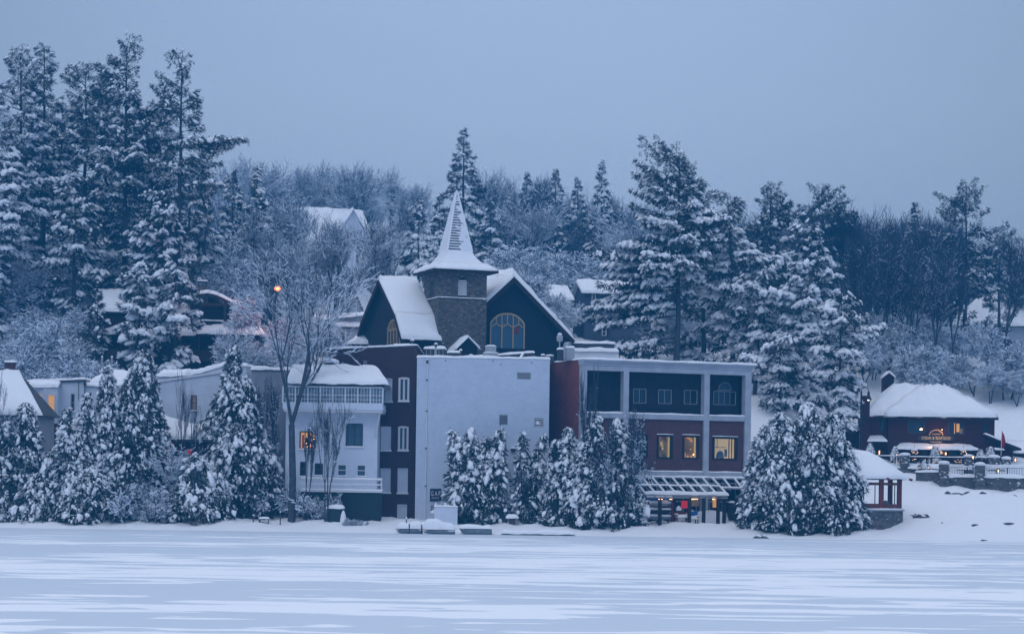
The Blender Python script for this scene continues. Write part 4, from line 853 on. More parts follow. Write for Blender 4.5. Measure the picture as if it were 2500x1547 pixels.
# big pale house high on the hill
a = house('hilltop_house', 'large pale house with a wide snowy roof high on the hill behind bare trees', 'house', 724, 905, 340, R(22), 592, 514, depth=12, wallm='white_plain', wins=[(735,745,600,622),(770,780,602,625),(790,800,600,625)], seed=90, t=.35, over=.7)
t_, f_, w_, ze_, zr_ = a
# its cross gable to the right
x0,x1 = f_.q(815,560,-1.5)[0], f_.q(905,560,-1.5)[0]; c = (x0+x1)/2; zr2 = f_.q(862,512,-1.5)[1]
hs = [f_.r(839,847,573,588,-1.5),f_.r(850,862,566,590,-1.5),f_.r(866,873,576,590,-1.5),f_.r(868,876,619,645,-1.5),f_.r(886,893,620,645,-1.5),f_.r(830,838,616,628,-1.5)]
b = MB('white_plain'); b.prism([(x0,-1),(x1,-1),(x1,ze_),(c,zr2),(x0,ze_)],-1.5,3); b.build('cross_gable', t_)
for h in hs: window(t_,h,-1.5,.02,'glass_dark','trim_white',.07,1,2,proud=.06,sill=False)
b = MB('snow'); b.snowq((x0-.5,5,ze_-.4),(x0-.5,-2,ze_-.4),(c,-2,zr2),(c,5,zr2),.3,(1,1,0,1),seed=91); b.snowq((x1+.5,-2,ze_-.4),(x1+.5,5,ze_-.4),(c,5,zr2),(c,-2,zr2),.3,(1,1,0,1),seed=92); b.build('gable_snow', t_)
# small gabled house and shed above the dark brick roof
house('small_house', 'small grey house with a steep narrow gable left of the church', 'house', 841, 893, 268, R(-12), 766, 706, depth=9, ridgeaxis='y', wins=[(870,875,741,758),(883,889,748,760)], seed=94)
t_, f_, w_, ze_, zr_ = house('shed', 'long low blue grey shed with a sloping snowy roof and dark doorways', 'shed', 765, 898, 256, R(0), 792, 776, depth=5, ridgeaxis='x', wins=[(785,793,810,832),(826,843,804,832)], seed=96, over=.4, t=.35)
b = MB('grey_siding'); z0 = f_.q(895,768,.5)[1]; b.prism([(0,ze_),(w_,ze_),(w_,z0),(0,ze_+.4)],.3,4.5); b.build('sloped_wall', t_)
b = MB('snow'); b.snowq((-.3,-.5,ze_+.25),(w_+.3,-.5,z0),(w_+.3,4,z0+.4),(-.3,4,ze_+.8),.35,seed=97); b.build('slope_snow', t_)
mat('lodge_trim',(.05,.025,.022),.8)
# dark brown lodge
t_, f_, w_, ze_, zr_ = house('lodge', 'dark brown timber lodge with snowy porch roofs behind snow laden pines', 'lodge', 238, 478, 250, R(4), 757, 716, depth=9, wallm='lodge_wood', seed=100, over=.6, t=.4, fr='dark_wood')
b = MB('lodge_wood','dark_wood'); x0,x1 = f_.q(462,740,-2)[0], f_.q(604,740,-2)[0]; c = f_.q(506,740,-2)[0]; zr2 = f_.q(506,715,-2.5)[1]; zl = f_.q(462,725,-2.5)[1]; zrr = f_.q(608,757,-2.5)[1]; z0 = f_.q(520,800,-2)[1]
b.prism([(x0,0),(x1-1.2,0),(x1-1.2,zrr+.2),(c,zr2-.2),(x0,zl-.3)],-.5,6,'lodge_wood'); b.build('gable_wall', t_)
prof = [(x0-.5,zl-.35),(x0+.6,zl+.05),(c-.6,zr2-.05),(c+.2,zr2),(c+1.2,zr2-.25),(x1-1.5,zrr+.75),(x1+.2,zrr)]
b = MB('lodge_trim')
for k in range(6): b.bar((prof[k][0],-2.5,prof[k][1]-.15),(prof[k+1][0],-2.5,prof[k+1][1]-.15),.1,.3); b.add([(prof[k][0],-2.6,prof[k][1]),(prof[k+1][0],-2.6,prof[k+1][1]),(prof[k+1][0],6,prof[k+1][1]),(prof[k][0],6,prof[k][1])],[(0,1,2,3)],'dark_wood')
b.bar((x0+.2,-2.45,zl-.75),(x1-1.4,-2.45,zl-.75),.12,.3); xp = f_.q(549,770,-2.4)[0]; b.bar((xp,-2.4,z0),(xp,-2.4,zl-.4),.26); b.bar((c,-2.45,zl-.7),(c,-2.45,zr2-.2),.15)
b.build('gable_frame', t_)
b = MB('snow')
for k in range(6): b.snowq((prof[k][0],-2.65,prof[k][1]+.01),(prof[k+1][0],-2.65,prof[k+1][1]+.01),(prof[k+1][0],6,prof[k+1][1]+.01),(prof[k][0],6,prof[k][1]+.01),.3,(1,0,1,0) if 0<k<5 else (1,1 if k==5 else 0,1,1 if k==0 else 0),seed=101)
b.build('gable_snow', t_)
zr_c = f_.q(560,785,-2.4)[1]; xa = f_.q(485,785,-2.4)[0]; xb = f_.q(550,785,-2.4)[0]
b = MB('dark_wood'); b.box(xa,xb,-2.45,-2.3,z0+.0,zr_c+.05); b.snowbox(xa,xb,-2.5,-2.25,zr_c+.055,.12); b.build('balcony_rail', t_)
# lower porch roofs
z1 = f_.q(560,815,-5)[1]; z2 = f_.q(560,797,-2.)[1]; xa = f_.q(478,815,-5)[0]; xb = f_.q(648,812,-5)[0]
b = MB('dark_wood'); b.box(xa,xb,-5,-.5,z1-.25,z1-.01); b.build('porch_roof', t_); b = MB('snow'); b.snowq((xa,-5.05,z1),(xb,-5.05,z1),(xb-1,-1,z2+.1),(xa,-1,z2+.1),.4,seed=106); b.build('porch_snow', t_)
z3 = f_.q(300,815,-4)[1]; xa2 = f_.q(236,815,-4)[0]; z4 = f_.q(330,782,-.5)[1]; b = MB('dark_wood'); b.box(xa2,xa,-4,0,z3-.25,z3-.01); b.build('porch_roof', t_); b = MB('snow'); b.snowq((xa2,-4.05,z3),(xa,-4.05,z3),(xa,-.1,z4+.3),(xa2+4,-.1,z4),.35,seed=107); b.build('porch_snow', t_)
b = MB('lodge_wood','dark_wood'); b.box(xa2+.5,xb-1.2,-2.8,-.4,-1.5,z1-.3,'dark_wood'); 
for k in range(9): x = xa2+.6+(xb-xa2-1.5)*k/8; b.box(x-.12,x+.12,-4.85,-4.6,-2,z1-.26,'lodge_wood')
zz = f_.q(560,856,-4.8)[1]; b.box(xa2+.6,xb-.9,-4.82,-4.65,zz-1.2,zz,'lodge_wood'); b.build('lower_storey', t_)
h = f_.r(483,504,686,712,3); b = MB('stone','dark_grey'); b.box(h[0],h[1],3,4,zr_-1,h[3]-.45,'stone'); b.box(h[0]-.1,h[1]+.1,2.9,4.1,h[3]-.12,h[3],'dark_grey')
for x in (h[0]+.05,h[1]-.05): b.box(x-.05,x+.05,3,3.1,h[3]-.45,h[3]-.12,'dark_grey')
b.snowbox(h[0]-.1,h[1]+.1,2.9,4.1,h[3]+.003,.12,step=.3); b.build('chimney', t_)
# house to the right behind the big pine
t_, f_, w_, ze_, zr_ = house('blue_house', 'tall dark blue grey house half hidden behind the big leaning pine', 'house', 1428, 1545, 288, R(8), 712, 690, depth=8, wallm='slate' if 0 else 'blue_siding', wins=[(1445,1454,718,733),(1469,1479,736,762),(1446,1453,764,791),(1470,1480,800,819),(1546-12,1545-2,740,768)], seed=110, over=.5, t=.35) if mat('blue_siding', (.06,.075,.11), .85, fn=linefn((.06,.075,.11),(.04,.05,.07),.2)) else None
b = MB('blue_siding'); x0 = f_.q(1495,760,-3)[0]; x1 = f_.q(1640,760,-3)[0]; z0 = f_.q(1560,757,-3)[1]; z1 = f_.q(1560,722,0)[1]; b.box(x0,x1,-3,0,-1,z0); b.build('lower_wing', t_); b = MB('snow'); b.snowq((x0-.3,-3.3,z0),(x1,-3.3,z0),(x1,0,z1),(x0+1.4,0,z1),.35,seed=111); b.build('wing_snow', t_)
x0 = f_.q(1408,770,2)[0]; z0 = f_.q(1415,777,2)[1]; b = MB('blue_siding'); b.box(x0+.2,-.02,2,6,-1,z0); b.build('side_shed', t_); b = MB('snow'); b.snowq((x0,1.8,z0),(0,1.8,z0),(-.05,5,z0+1.4),(x0+1.2,5,z0+1.2),.3,seed=112); b.build('shed_snow', t_)
# garden wall and snowy terrace behind the roofs
x0,y0,_ = P(1395,850,236); x1 = X(1500,850,236); z = Z(1440,838,236); b = MB('snow'); b.box(x0,x1+.3,232.8,y0-.01,z-4,z-1.0); b.snowbox(x0,x1+.3,232.6,y0-.01,z-1.0,.35,seed=99); o = b.build('snow_terrace'); o['kind'] = 'structure'
b = MB('dark_grey'); b.box(x0,x1,y0,y0+.3,z-1.2,z); b.snowbox(x0,x1,y0-.1,y0+.4,z+.003,.2,seed=113); tag(b.build('garden_wall'), 'low dark garden wall with a snow cap between the church and the pines', 'wall')
x0,y0,_ = P(1340,700,262); 
house('far_cabin', 'half buried cabin roof right of the nave among snowy branches', 'cabin', 1335, 1392, 285, R(10), 727, 704, depth=7, seed=115)
# far right roof
t_, f_, w_, ze_, zr_ = house('woodland_house', 'house with a broad snowy hip roof among the bare trees at the right edge', 'house', 2335, 2640, 320, R(-6), 792, 715, depth=14, wallm='grey_siding', seed=120, roofin=5.5, over=.8, wins=[(2400,2412,805,825),(2440,2455,805,825)])
h = f_.r(2437,2470,697,712,6); b = MB('dark_grey'); b.box(h[0]+.3,h[1]-.2,6,7.5,zr_-1.6,h[3]); b.snowbox(h[0],h[1],5.9,7.6,h[3]+.003,.4); b.build('chimney', t_)
# ================================================================ red restaurant
f = Fr(2168, 233, 6.9, R(-2)); t = T('restaurant', 'two storey red wooden restaurant under thick hip roof snow', 'restaurant', f.loc(), f.yaw)
W = f.q(2428,1060)[0]; ez = f.q(2300,1017,-.7)[1]; rz = f.q(2275,950,4.5)[1]; rxa = f.q(2251,945,4.5)[0]; rxb = f.q(2303,945,4.5)[0]; ex0 = f.q(2160,1012,-.7)[0]; ex1 = f.q(2438,1018,-.7)[0]
wl = [f.r(2217,2257,1026,1057),f.r(2315,2354,1030,1060),f.r(2401,2413,1036,1060)]; lo = [f.r(2225+24*k,2243+24*k,1099,1113) for k in range(6)]
b = MB('red_wood'); b.body(0,W,0,9,-1,ez,wl+lo,.16); b.build('wall', t)
A=(ex0,-.7,ez); B=(ex1,-.7,ez); C=(rxb,4.5,rz); D_=(rxa,4.5,rz); E=(ex1+.9,9.7,ez); G_=(ex0,9.7,ez)
b = MB('dark_wood'); b.poly([A,B,C,D_]); b.poly([B,E,C]); b.poly([E,G_,D_,C]); b.poly([G_,A,D_]); b.box(ex0,ex1,-.7,-.6,ez-.25,ez-.01); b.poly([(ex0,-.7,ez-.01),(ex1,-.7,ez-.01),(E[0],9.7,ez-.01),(ex0,9.7,ez-.01)]); rf = b.build('roof', t)
b = MB('snow'); b.snowq(A,B,C,D_,.5,(1,0,0,0),seed=130,r=.4); b.snowq(B,E,(C[0]+.02,C[1]+.02,C[2]),C,.5,(1,0,0,0),seed=131,r=.4); b.snowq(G_,A,D_,(D_[0]-.02,D_[1]+.02,D_[2]),.5,(1,0,0,0),seed=132,r=.4); b.snowq(E,G_,D_,C,.5,(1,0,0,0),seed=133); b.build('roof_snow', rf)
o = window(t,wl[0],0,.16,'glass_dark','dark_grey',.08,2,1,sill=False,label='upper window with a single bright lamp'); b = MB('bulb'); x0,x1,z0,z1 = wl[0]; b.blob((x1-.32,.08,z0+.38),.12,.05,.1,'bulb',1); b.build('lamp', o)
o = window(t,wl[1],0,.16,'glass_dark','dark_grey',.08,2,1,sill=False,label='upper window with warm lit curtains'); b = MB('lit_amber','lit_dim'); x0,x1,z0,z1 = wl[1]
b.box(x0+.62,x0+.7,.1,.13,z0+.1,z1-.1,'lit_amber'); b.box(x0+.85,x0+1.15,.1,.13,z0+.25,z1-.15,'lit_amber'); b.box(x0+1.2,x1-.15,.1,.13,z0+.1,z0+.6,'lit_dim'); b.build('curtain', o)
window(t,wl[2],0,.16,'glass_dark','dark_green',.08,1,1,sill=False)
for k,h in enumerate(lo): window(t,h,0,.16,'glass_dark','dark_wood',.06,1,1,sill=False)
# left wing
wx0 = f.q(2118,1060,.6)[0]; ww = [f.r(2149,2161,1024,1053,.6), f.r(2140,2164,1096,1114,.6)]
b = MB('red_wood'); b.body(wx0,-.02,.6,9,-1,ez-.02,ww,.16); wg = b.build('wing', t); window(wg,ww[0],.6,.16,'glass_dark','dark_green',.08,1,1,sill=False); o = window(wg,ww[1],.6,.16,'glass_dark','dark_wood',.07,2,1,sill=False); x0,x1,z0,z1 = ww[1]; b = MB('spark'); b.box(x0+.25,x0+.33,.6,.66,z0+.25,z0+.6); b.build('lantern', o)
A=(f.q(2111,1007,.1)[0],0,ez+.1); B=(ex0+1.8,0,ez+.1); C=(f.q(2250,942,6)[0],6,rz+.15); D_=(f.q(2184,940,6)[0],6,rz+.15); G_=(A[0],10,ez+.1)
b = MB('dark_wood'); b.poly([A,B,C,D_]); b.poly([G_,A,D_]); wr = b.build('wing_roof'); wr.parent = wg; b = MB('snow'); b.snowq(A,B,C,D_,.45,(1,0,0,0),seed=136,r=.35); b.snowq(G_,A,D_,(D_[0]-.02,D_[1]+.05,D_[2]),.45,(1,0,0,0),seed=137); o = b.build('wing_snow'); o.parent = wg
h = f.r(2105,2123.5,968,1006,-.1); b = MB('red_wood','dark_wood'); b.box(h[0],h[1],-.1,.8,-.5,h[3]); b.box(h[0]-.05,h[1]+.05,-.15,.85,h[3],h[3]+.1,'dark_wood'); b.build('chimney', t)
# bay snow roof, canopy
x0,x1,z0,z1 = f.r(2116,2167,1062,1077,-.4); b = MB('dark_wood'); b.box(x0+.1,x1-.1,-.6,.6,z0-.1,z0); b.build('bay_roof', t); b = MB('snow'); b.snowq((x0,-.7,z0),(x1,-.7,z0),(x1-.4,.58,z1-.1),(x0+.4,.58,z1-.1),.14,seed=138); b.build('bay_snow', t)
x0,x1,z0,z1 = f.r(2184,2388,1083,1097,-1.1); b = MB('dark_wood'); b.box(x0,x1,-1.5,0,z0-.1,z0); 
for k in range(7): x = x0+.2+(x1-x0-.4)*k/6; b.box(x-.06,x+.06,-1.45,-1.33,-.5,z0-.1)
b.build('canopy', t); b = MB('snow'); b.snowq((x0-.1,-1.6,z0),(x1+.1,-1.6,z0),(x1-.6,-.02,z1-.1),(x0+.6,-.02,z1-.1),.22,seed=139); b.build('canopy_snow', t)
# right lean-to
xa,za = f.q(2404,1059,-1); xb,zb = f.q(2494,1094,-1); b = MB('red_wood','dark_wood'); b.prism([(W,-1),(xb-.6,-1),(xb-.6,zb-.1),(W,za-.35)],.5,5,'red_wood'); b.add([(xa,-1,za),(xb,-1,zb),(xb,5,zb),(xa,5,za),(xa,-1,za-.2),(xb,-1,zb-.2),(xb,5,zb-.2),(xa,5,za-.2)],[(0,1,2,3),(7,6,5,4),(0,4,5,1),(2,6,7,3),(1,5,6,2),(3,7,4,0)],'dark_wood'); b.build('lean_to', t)
b = MB('snow'); b.snowq((xa,-1.05,za+.005),(xb,-1.05,zb+.005),(xb,5,zb+.005),(xa,5,za+.005),.16,seed=140); x0,x1,z0,z1 = f.r(2410,2450,1092,1098,-.8); b.build('lean_to_snow', t); b = MB('dark_wood'); b.box(x0,x1,-1.3,.0,z0-.1,z0); b.snowbox(x0,x1,-1.3,0,z0+.003,.2); b.build('side_awning', t)
# cupola
x0,x1,z0,z1 = f.r(2154,2186,915,950,9.5); b = MB('red_wood'); c = (x0+x1)/2; zc = f.q(2170,906,9.5)[1]; b.prism([(x0+.15,z0-3),(x1-.15,z0-3),(x1-.15,z1-.15),(c,zc-.2),(x0+.15,z1-.15)],9.5,11.5); cu = b.build('cupola', t); b = MB('black'); b.box(c-.2,c+.3,9.44,9.49,z1-1.1,z1-.4); b.build('opening', cu)
b = MB('snow'); b.snowq((x0,12,z1-.3),(x0,9.2,z1-.3),(c,9.2,zc-.15),(c,12,zc-.15),.2,(1,1,0,1)); b.snowq((x1,9.2,z1-.3),(x1,12,z1-.3),(c,12,zc-.15),(c,9.2,zc-.15),.2,(1,1,0,1)); b.build('cupola_snow', cu)
# left red terrace block
x0,x1,z0,z1 = f.r(2040,2098,1048,1100,1.5); b = MB('red_wood','dark_wood'); b.box(x0,x1,1.5,6,-1,z1); b.box(x0-.1,x1,1.4,1.5,z1-1.25,z1-1.1,'dark_wood'); b.snowbox(x0,x1,1.4,6,z1+.003,.3); lb = b.build('flat_wing', t); b = MB('trim_white'); p0 = f.q(2055,1062,.5); p1 = f.q(2076,1090,.5); b.bar((p0[0],.5,p0[1]),(p1[0],.5,p1[1]),.12,.12); b.build('handrail', t)
b = MB('dark_wood'); b.box(0.2,W-.2,-.03,.0,lo[0][2]-.1,lo[0][2]-.03); b.build('sill_band', t)
# sign
x0,x1,z0,z1 = f.r(2239,2331,1063,1076,-.1); c = (x0+x1)/2; sx,sy = f.x+c*f.c, f.y+c*f.s
sg = T('restaurant_sign', 'long dark sign with gold lettering STEAK & SEAFOOD on the red wall', 'sign', (sx,sy-.12,f.z0+z0), f.yaw); hw = (x1-x0)/2; hh = z1-z0
b = MB('dark_green','dark_grey'); b.prism([(-hw,hh/2),(-hw+.25,.02),(hw-.25,.02),(hw,hh/2),(hw-.25,hh-.02),(-hw+.25,hh-.02)],-.08,.0,'dark_grey'); b.build('board', sg); text('STEAK & SEAFOOD', .40, 'gold_text', sg, (0,-.1,hh/2), sx=.86)
b = MB('tan_frame','dark_wood'); n_ = 12; r_ = .68
for k in range(n_): a0,a1 = math.pi*k/n_, math.pi*(k+1)/n_; b.bar((r_*math.cos(a0),-.05,hh+r_*.85*math.sin(a0)),(r_*math.cos(a1),-.05,hh+r_*.85*math.sin(a1)),.08,.12,'tan_frame')
b.prism([(.6*math.cos(math.pi*k/n_),hh+.5*math.sin(math.pi*k/n_)) for k in range(n_+1)],-.03,-.0,'dark_wood'); b.box(-.42,.42,-.06,-.03,hh+.12,hh+.2,'tan_frame'); b.build('arch_crest', sg)
b = MB('tan_frame'); b.prism([(-.7,-.05),(-.45,-.17),(.45,-.17),(.7,-.05)],-.06,0); b.build('scroll', sg)
x,z = f.q(2300,1050,-.4); b = MB('black','bulb'); b.bar((x,.0,z+.3),(x,-.45,z+.25),.03,n=6); b.lathe([(.03,z+.22),(.12,z+.08)],8,(x,-.45),'black'); b.blob((x,-.45,z+.08),.07,.07,.05,'bulb'); o = b.build('sign_light', t)
def lamp(px,py,D,e,col,r=.1): 
    l = bpy.data.lights.new('lamp','POINT'); l.energy = e; l.color = col; l.shadow_soft_size = r; o = link(bpy.data.objects.new('lamp_light', l)); o.location = P(px,py,D); return o
lamp(2300,1052,231.9,30,(1,.45,.2)); lamp(2275,1085,231.0,14,(1,.5,.25))
# little roof at the right border
house('border_shed', 'small brown shed with a snowy roof cut off by the right border', 'shed', 2478, 2560, 236, R(0), 1100, 1082, depth=5, wallm='red_wood', seed=145, t=.3)
# ================================================================ trees
ICO_V = []; g = (1+5**.5)/2
for a,b_ in ((-1,g),(1,g),(-1,-g),(1,-g)): ICO_V.append((a,b_,0))
for a,b_ in ((-1,g),(1,g),(-1,-g),(1,-g)): ICO_V.append((0,a,b_))
for a,b_ in ((-1,g),(1,g),(-1,-g),(1,-g)): ICO_V.append((b_,0,a))
ICO_V = np.array(ICO_V)/np.linalg.norm(ICO_V[0])
ICO_F = np.array([(0,11,5),(0,5,1),(0,1,7),(0,7,10),(0,10,11),(1,5,9),(5,11,4),(11,10,2),(10,7,6),(7,1,8),(3,9,4),(3,4,2),(3,2,6),(3,6,8),(3,8,9),(4,9,5),(2,4,11),(6,2,10),(8,6,7),(9,8,1)])
def fastmesh(name, V, Fc, M, S, mats):
    me = bpy.data.meshes.new(name); nf = len(Fc)
    me.vertices.add(len(V)); me.vertices.foreach_set('co', np.asarray(V,np.float32).ravel())
    me.loops.add(nf*3); me.loops.foreach_set('vertex_index', np.asarray(Fc,np.int32).ravel())
    me.polygons.add(nf); me.polygons.foreach_set('loop_start', np.arange(0,nf*3,3,dtype=np.int32)); me.polygons.foreach_set('loop_total', np.full(nf,3,np.int32))
    for m in mats: me.materials.append(MATS[m])
    me.polygons.foreach_set('material_index', np.asarray(M,np.int32)); me.polygons.foreach_set('use_smooth', np.asarray(S,bool))
    me.update(calc_edges=True); me.validate(); return me
class TM:
    def __init__(s): s.V=[]; s.F=[]; s.M=[]; s.S=[]; s.n=0
    def put(s, V, Fc, m, sm):
        s.V.append(V); s.F.append(Fc+s.n); s.n += len(V); s.M.append(np.full(len(Fc),m)); s.S.append(np.full(len(Fc),sm))
    def mesh(s, name, mats): return fastmesh(name, np.concatenate(s.V), np.concatenate(s.F), np.concatenate(s.M), np.concatenate(s.S), mats)
def norm(a): return a/np.maximum(np.linalg.norm(a,axis=-1,keepdims=True),1e-6)
def sprays(tm, P_, D_, size, K, rng, droop=.35, width=.16, spread=.8, m=0):
    n = len(P_); 
    if not n: return
    p = np.repeat(P_,K,0); d = np.repeat(D_,K,0); s = np.repeat(size,K)
    r = rng.normal(0,1,(n*K,3)); dr = norm(d+r*spread*.6+np.array([0,0,-droop]))
    L = s*rng.uniform(.5,1.15,n*K); st = p+r*s[:,None]*.16
    side = norm(np.cross(dr, rng.normal(0,1,(n*K,3))))
    w = (s*width*rng.uniform(.6,1.3,n*K))[:,None]
    a = st-side*w*.5; b = st+side*w*.5; c = st+dr*L[:,None]
    mid = st+dr*(L*.45)[:,None]
    V = np.stack([st, mid-side*w, c, mid+side*w],1).reshape(-1,3)
    i = np.arange(n*K)*4; Fc = np.concatenate([np.stack([i,i+1,i+2],1),np.stack([i,i+2,i+3],1)])
    tm.put(V,Fc,m,False)
def blobs(tm, P_, D_, sx, sy, sz, rng, m=1, jit=.22):
    n = len(P_)
    if not n: return
    d = norm(D_); side = norm(np.cross(d, np.array([0,0,1.])+rng.normal(0,.15,(n,3)))); up = np.cross(side,d)
    q = ICO_V[None]*(1+rng.uniform(-jit,jit,(n,12,1)))
    q[:,:,2] = np.maximum(q[:,:,2], -.45)
    V = P_[:,None]+q[:,:,0:1]*d[:,None]*sx[:,None,None]+q[:,:,1:2]*side[:,None]*sy[:,None,None]+q[:,:,2:3]*up[:,None]*sz[:,None,None]
    Fc = (ICO_F[None]+(np.arange(n)*12)[:,None,None]).reshape(-1,3)
    tm.put(V.reshape(-1,3),Fc,m,True)
def tubes(tm, A, B, ra, rb, k, m=0, up=0.):
    n = len(A)
    if not n: return
    d = norm(B-A); s = norm(np.cross(d, np.array([.13,.31,.9]))); u = np.cross(s,d)
    t = np.arange(k)*2*np.pi/k; c, sn = np.cos(t), np.sin(t)
    def ring(C,r): return C[:,None]+(s[:,None]*c[None,:,None]+u[:,None]*sn[None,:,None])*r[:,None,None]
    V = np.concatenate([ring(A,ra),ring(B,rb)],1); i = np.arange(k); j = (i+1)%k
    f = np.concatenate([np.stack([i,j,j+k],1),np.stack([i,j+k,i+k],1)])
    tm.put(V.reshape(-1,3),(f[None]+(np.arange(n)*2*k)[:,None,None]).reshape(-1,3),m,k>4)
def snowstrip(tm, A, B, ra, rb, rng, m=1, p=.85, k=1.0, minw=.02):
    d = norm(B-A); keep = (np.abs(d[:,2]) < .82)&(rng.random(len(A)) < p)
    A, B, ra, rb, d = A[keep], B[keep], ra[keep], rb[keep], d[keep]
    if not len(A): return
    s = norm(np.cross(d,np.array([0,0,1.]))); n = len(A)
    wa = np.maximum(ra*1.25,minw)[:,None]*k; wb = np.maximum(rb*1.25,minw)[:,None]*k; z = np.array([0,0,1.])
    ha = wa*1.0+.01; hb = wb*1.0+.01; oa = (ra*.35)[:,None]*z; ob = (rb*.35)[:,None]*z
    V = np.stack([A+oa-s*wa,A+oa+s*wa,A+oa+z*(ha+ra[:,None]*.5),B+ob-s*wb,B+ob+s*wb,B+ob+z*(hb+rb[:,None]*.5)],1)
    f = np.array([(0,1,4),(0,4,3),(1,2,5),(1,5,4),(2,0,3),(2,3,5),(0,2,1),(3,4,5)])
    tm.put(V.reshape(-1,3),(f[None]+(np.arange(n)*6)[:,None,None]).reshape(-1,3),m,False)
def tree_obj(name, label, cat, loc, trunk_me, crown_me, group=None, rz=0, s=1):
    t = T(name, label, cat, loc, rz, group); t.scale = s if hasattr(s,'__len__') else (s,s,s)
    for nm,me in [('trunk',q) for q in (trunk_me if isinstance(trunk_me,list) else [trunk_me])]+[('crown',crown_me)]:
        if me: o = link(bpy.data.objects.new(nm, me)); o.parent = t
    return t
def conifer(seed, H, W, prof='pine', nb=None, snow=.6, bias=(0,0), start=.07, cs=1., dens=1., gap=.1, lean=0., extra=(), snow_low=None, topsnow=None, up=1.):
    """needle tree: whorls of limbs, each limb with side twigs that carry sprays and pads of snow"""
    rng = np.random.default_rng(seed); tm = TM(); tt = TM()
    tz = np.linspace(0,1,13); wob = np.cumsum(rng.normal(0,.012*H/13*2.,(13,2)),0); wob[0]=0; wob = wob-tz[:,None]*wob[-1]
    ax = np.stack([wob[:,0]+lean*H*tz**1.5, wob[:,1], tz*H],1); r0 = H*.0125+.06
    rad = r0*(1-tz*.93)
    def axis(t): return np.array([np.interp(t,tz,ax[:,k]) for k in range(3)])
    nb = nb or int(H*4.2*dens); LA,LB,Lr,Lq = [],[],[],[]
    PS,DS,SZ,SN = [],[],[],[]
    ph = rng.uniform(0,6.3,4)
    lst = []
    for i in range(nb):
        t = start+(1-start)*((i+rng.random())/nb)**(.78 if prof == 'pine' else .8)
        az = rng.uniform(0,2*np.pi); lst.append((min(t,.995),az,None))
    for e_ in extra: lst.append(e_)
    for t,az,ov in lst:
        if prof == 'pine':
            f = (np.sin(np.pi*min(1,(1-t)*1.02+.04)**.75)*.95+.06) if t > .25 else .85*(t/.25)**.3
            f *= (.62+.38*np.sin(t*23+ph[0])*np.sin(az+ph[1]+t*9)) * rng.uniform(.7,1.2)
            if rng.random() < gap and not ov: continue
            el = np.interp(t,[0,.35,.7,.9,1],[-.25,-.08,.20*up,.55*up,.95])
            curl = .45
        else:
            f = (1-t)**.95*1.05+.01; f *= rng.uniform(.78,1.12)
            el = np.interp(t,[0,.4,.85,1],[-.38,-.25,.15,1.1]); curl = .35
        L = W*f*(1+bias[0]*np.cos(az-bias[1])); 
        if ov: L, el = ov
        L = max(L,.22); az_ = np.array([np.cos(az),np.sin(az),0]); lat = np.array([-np.sin(az),np.cos(az),0])
        bs = rng.choice([.15,.45,.9,1.3,1.5],p=[.2,.15,.2,.25,.2]); ns = 6; us = np.linspace(0,1,ns+1); base = axis(t)
        sag = (.12 if prof == 'pine' else .16)*L*snow*(.4+.9*bs)
        pts = base+az_*(us[:,None]*L*np.cos(el))+np.array([0,0,1.])*((us*np.sin(el)*L - sag*us**1.6 + curl*.12*L*us**3)[:,None])+lat*(np.sin(us*3+t*50)*.05*L)[:,None]
        rr = (.012*L+.02)*(1-us*.85)
        LA.append(pts[:-1]); LB.append(pts[1:]); Lr.append(rr[:-1]); Lq.append(rr[1:])
        sp_ = .42*cs; n_c = max(2,int(L/sp_*1.0)); 
        for j in range(n_c):
            u = .22+.78*(j+.5)/n_c if L > 1 else (j+.7)/n_c
            c = np.array([np.interp(u,us,pts[:,k]) for k in range(3)])
            tw = (L*.34*(1-u)**.8+.25)*rng.uniform(.6,1.1) if prof == 'pine' else (L*.36*(1-u)**.9+.16)
            for sd in (-1,1,0):
                if sd == 0:
                    if j < n_c-1 and rng.random() < .5: continue
                    PS.append(c); DS.append(az_+np.array([0,0,.1])); SZ.append(rng.uniform(.8,1.1)); SN.append((t,u,bs)); continue
                dv = az_*.75+lat*sd*.8; m_ = max(1,int(tw/(.5*cs)))
                for q in range(m_):
                    w_ = (q+.75)/m_*tw; PS.append(c+dv*w_+np.array([0,0,-.14*w_*w_/(tw+.1)-.03])+rng.normal(0,.07,3)); DS.append(dv+rng.normal(0,.2,3)); SZ.append(rng.uniform(.65,1.1)); SN.append((t,u,bs))
    PSa = np.array(PS); kz = H/np.percentile(PSa[:,2]+.12,99.9); PSa[:,2] *= kz; PS = PSa
    ax2 = ax.copy(); ax2[:,2] = np.minimum(ax2[:,2]*kz,H*.985); tubes(tt, ax2[:-1]-np.array([0,0,.3])*(tz[:-1]==0)[:,None], ax2[1:], rad[:-1], rad[1:], 7)
    A = np.concatenate(LA); B = np.concatenate(LB); A[:,2] *= kz; B[:,2] *= kz; tubes(tt,A,B,np.concatenate(Lr),np.concatenate(Lq),4)
    PS = np.array(PS); DS = norm(np.array(DS)); SN = np.array(SN); SZ = np.array(SZ)*.56*cs*np.interp(SN[:,0],[0,.8,1],[1.05,.9,.55])
    sprays(tm, PS, DS, SZ*1.15, 11, rng, droop=.30 if prof == 'pine' else .5, width=.085)
    tt_ = SN[:,0]; ps = np.interp(tt_,[0,.3,.75,1],[snow if snow_low is None else snow_low,snow,snow*.85,snow*.5 if topsnow is None else topsnow])
    # snow comes in patches: whole boughs are loaded, others bare
    patch = .5+.5*np.sin(PS[:,0]*.9+ph[2]+PS[:,2]*.5)*np.sin(PS[:,1]*.8+ph[3]+PS[:,2]*.7)
    patch2 = .5+.5*np.sin(PS[:,0]*.45+ph[1])*np.sin(PS[:,2]*.35+ph[0]); ps = np.clip(ps*SN[:,2]*(.7+.5*patch)*(.55+.6*SN[:,1]),0,.97)
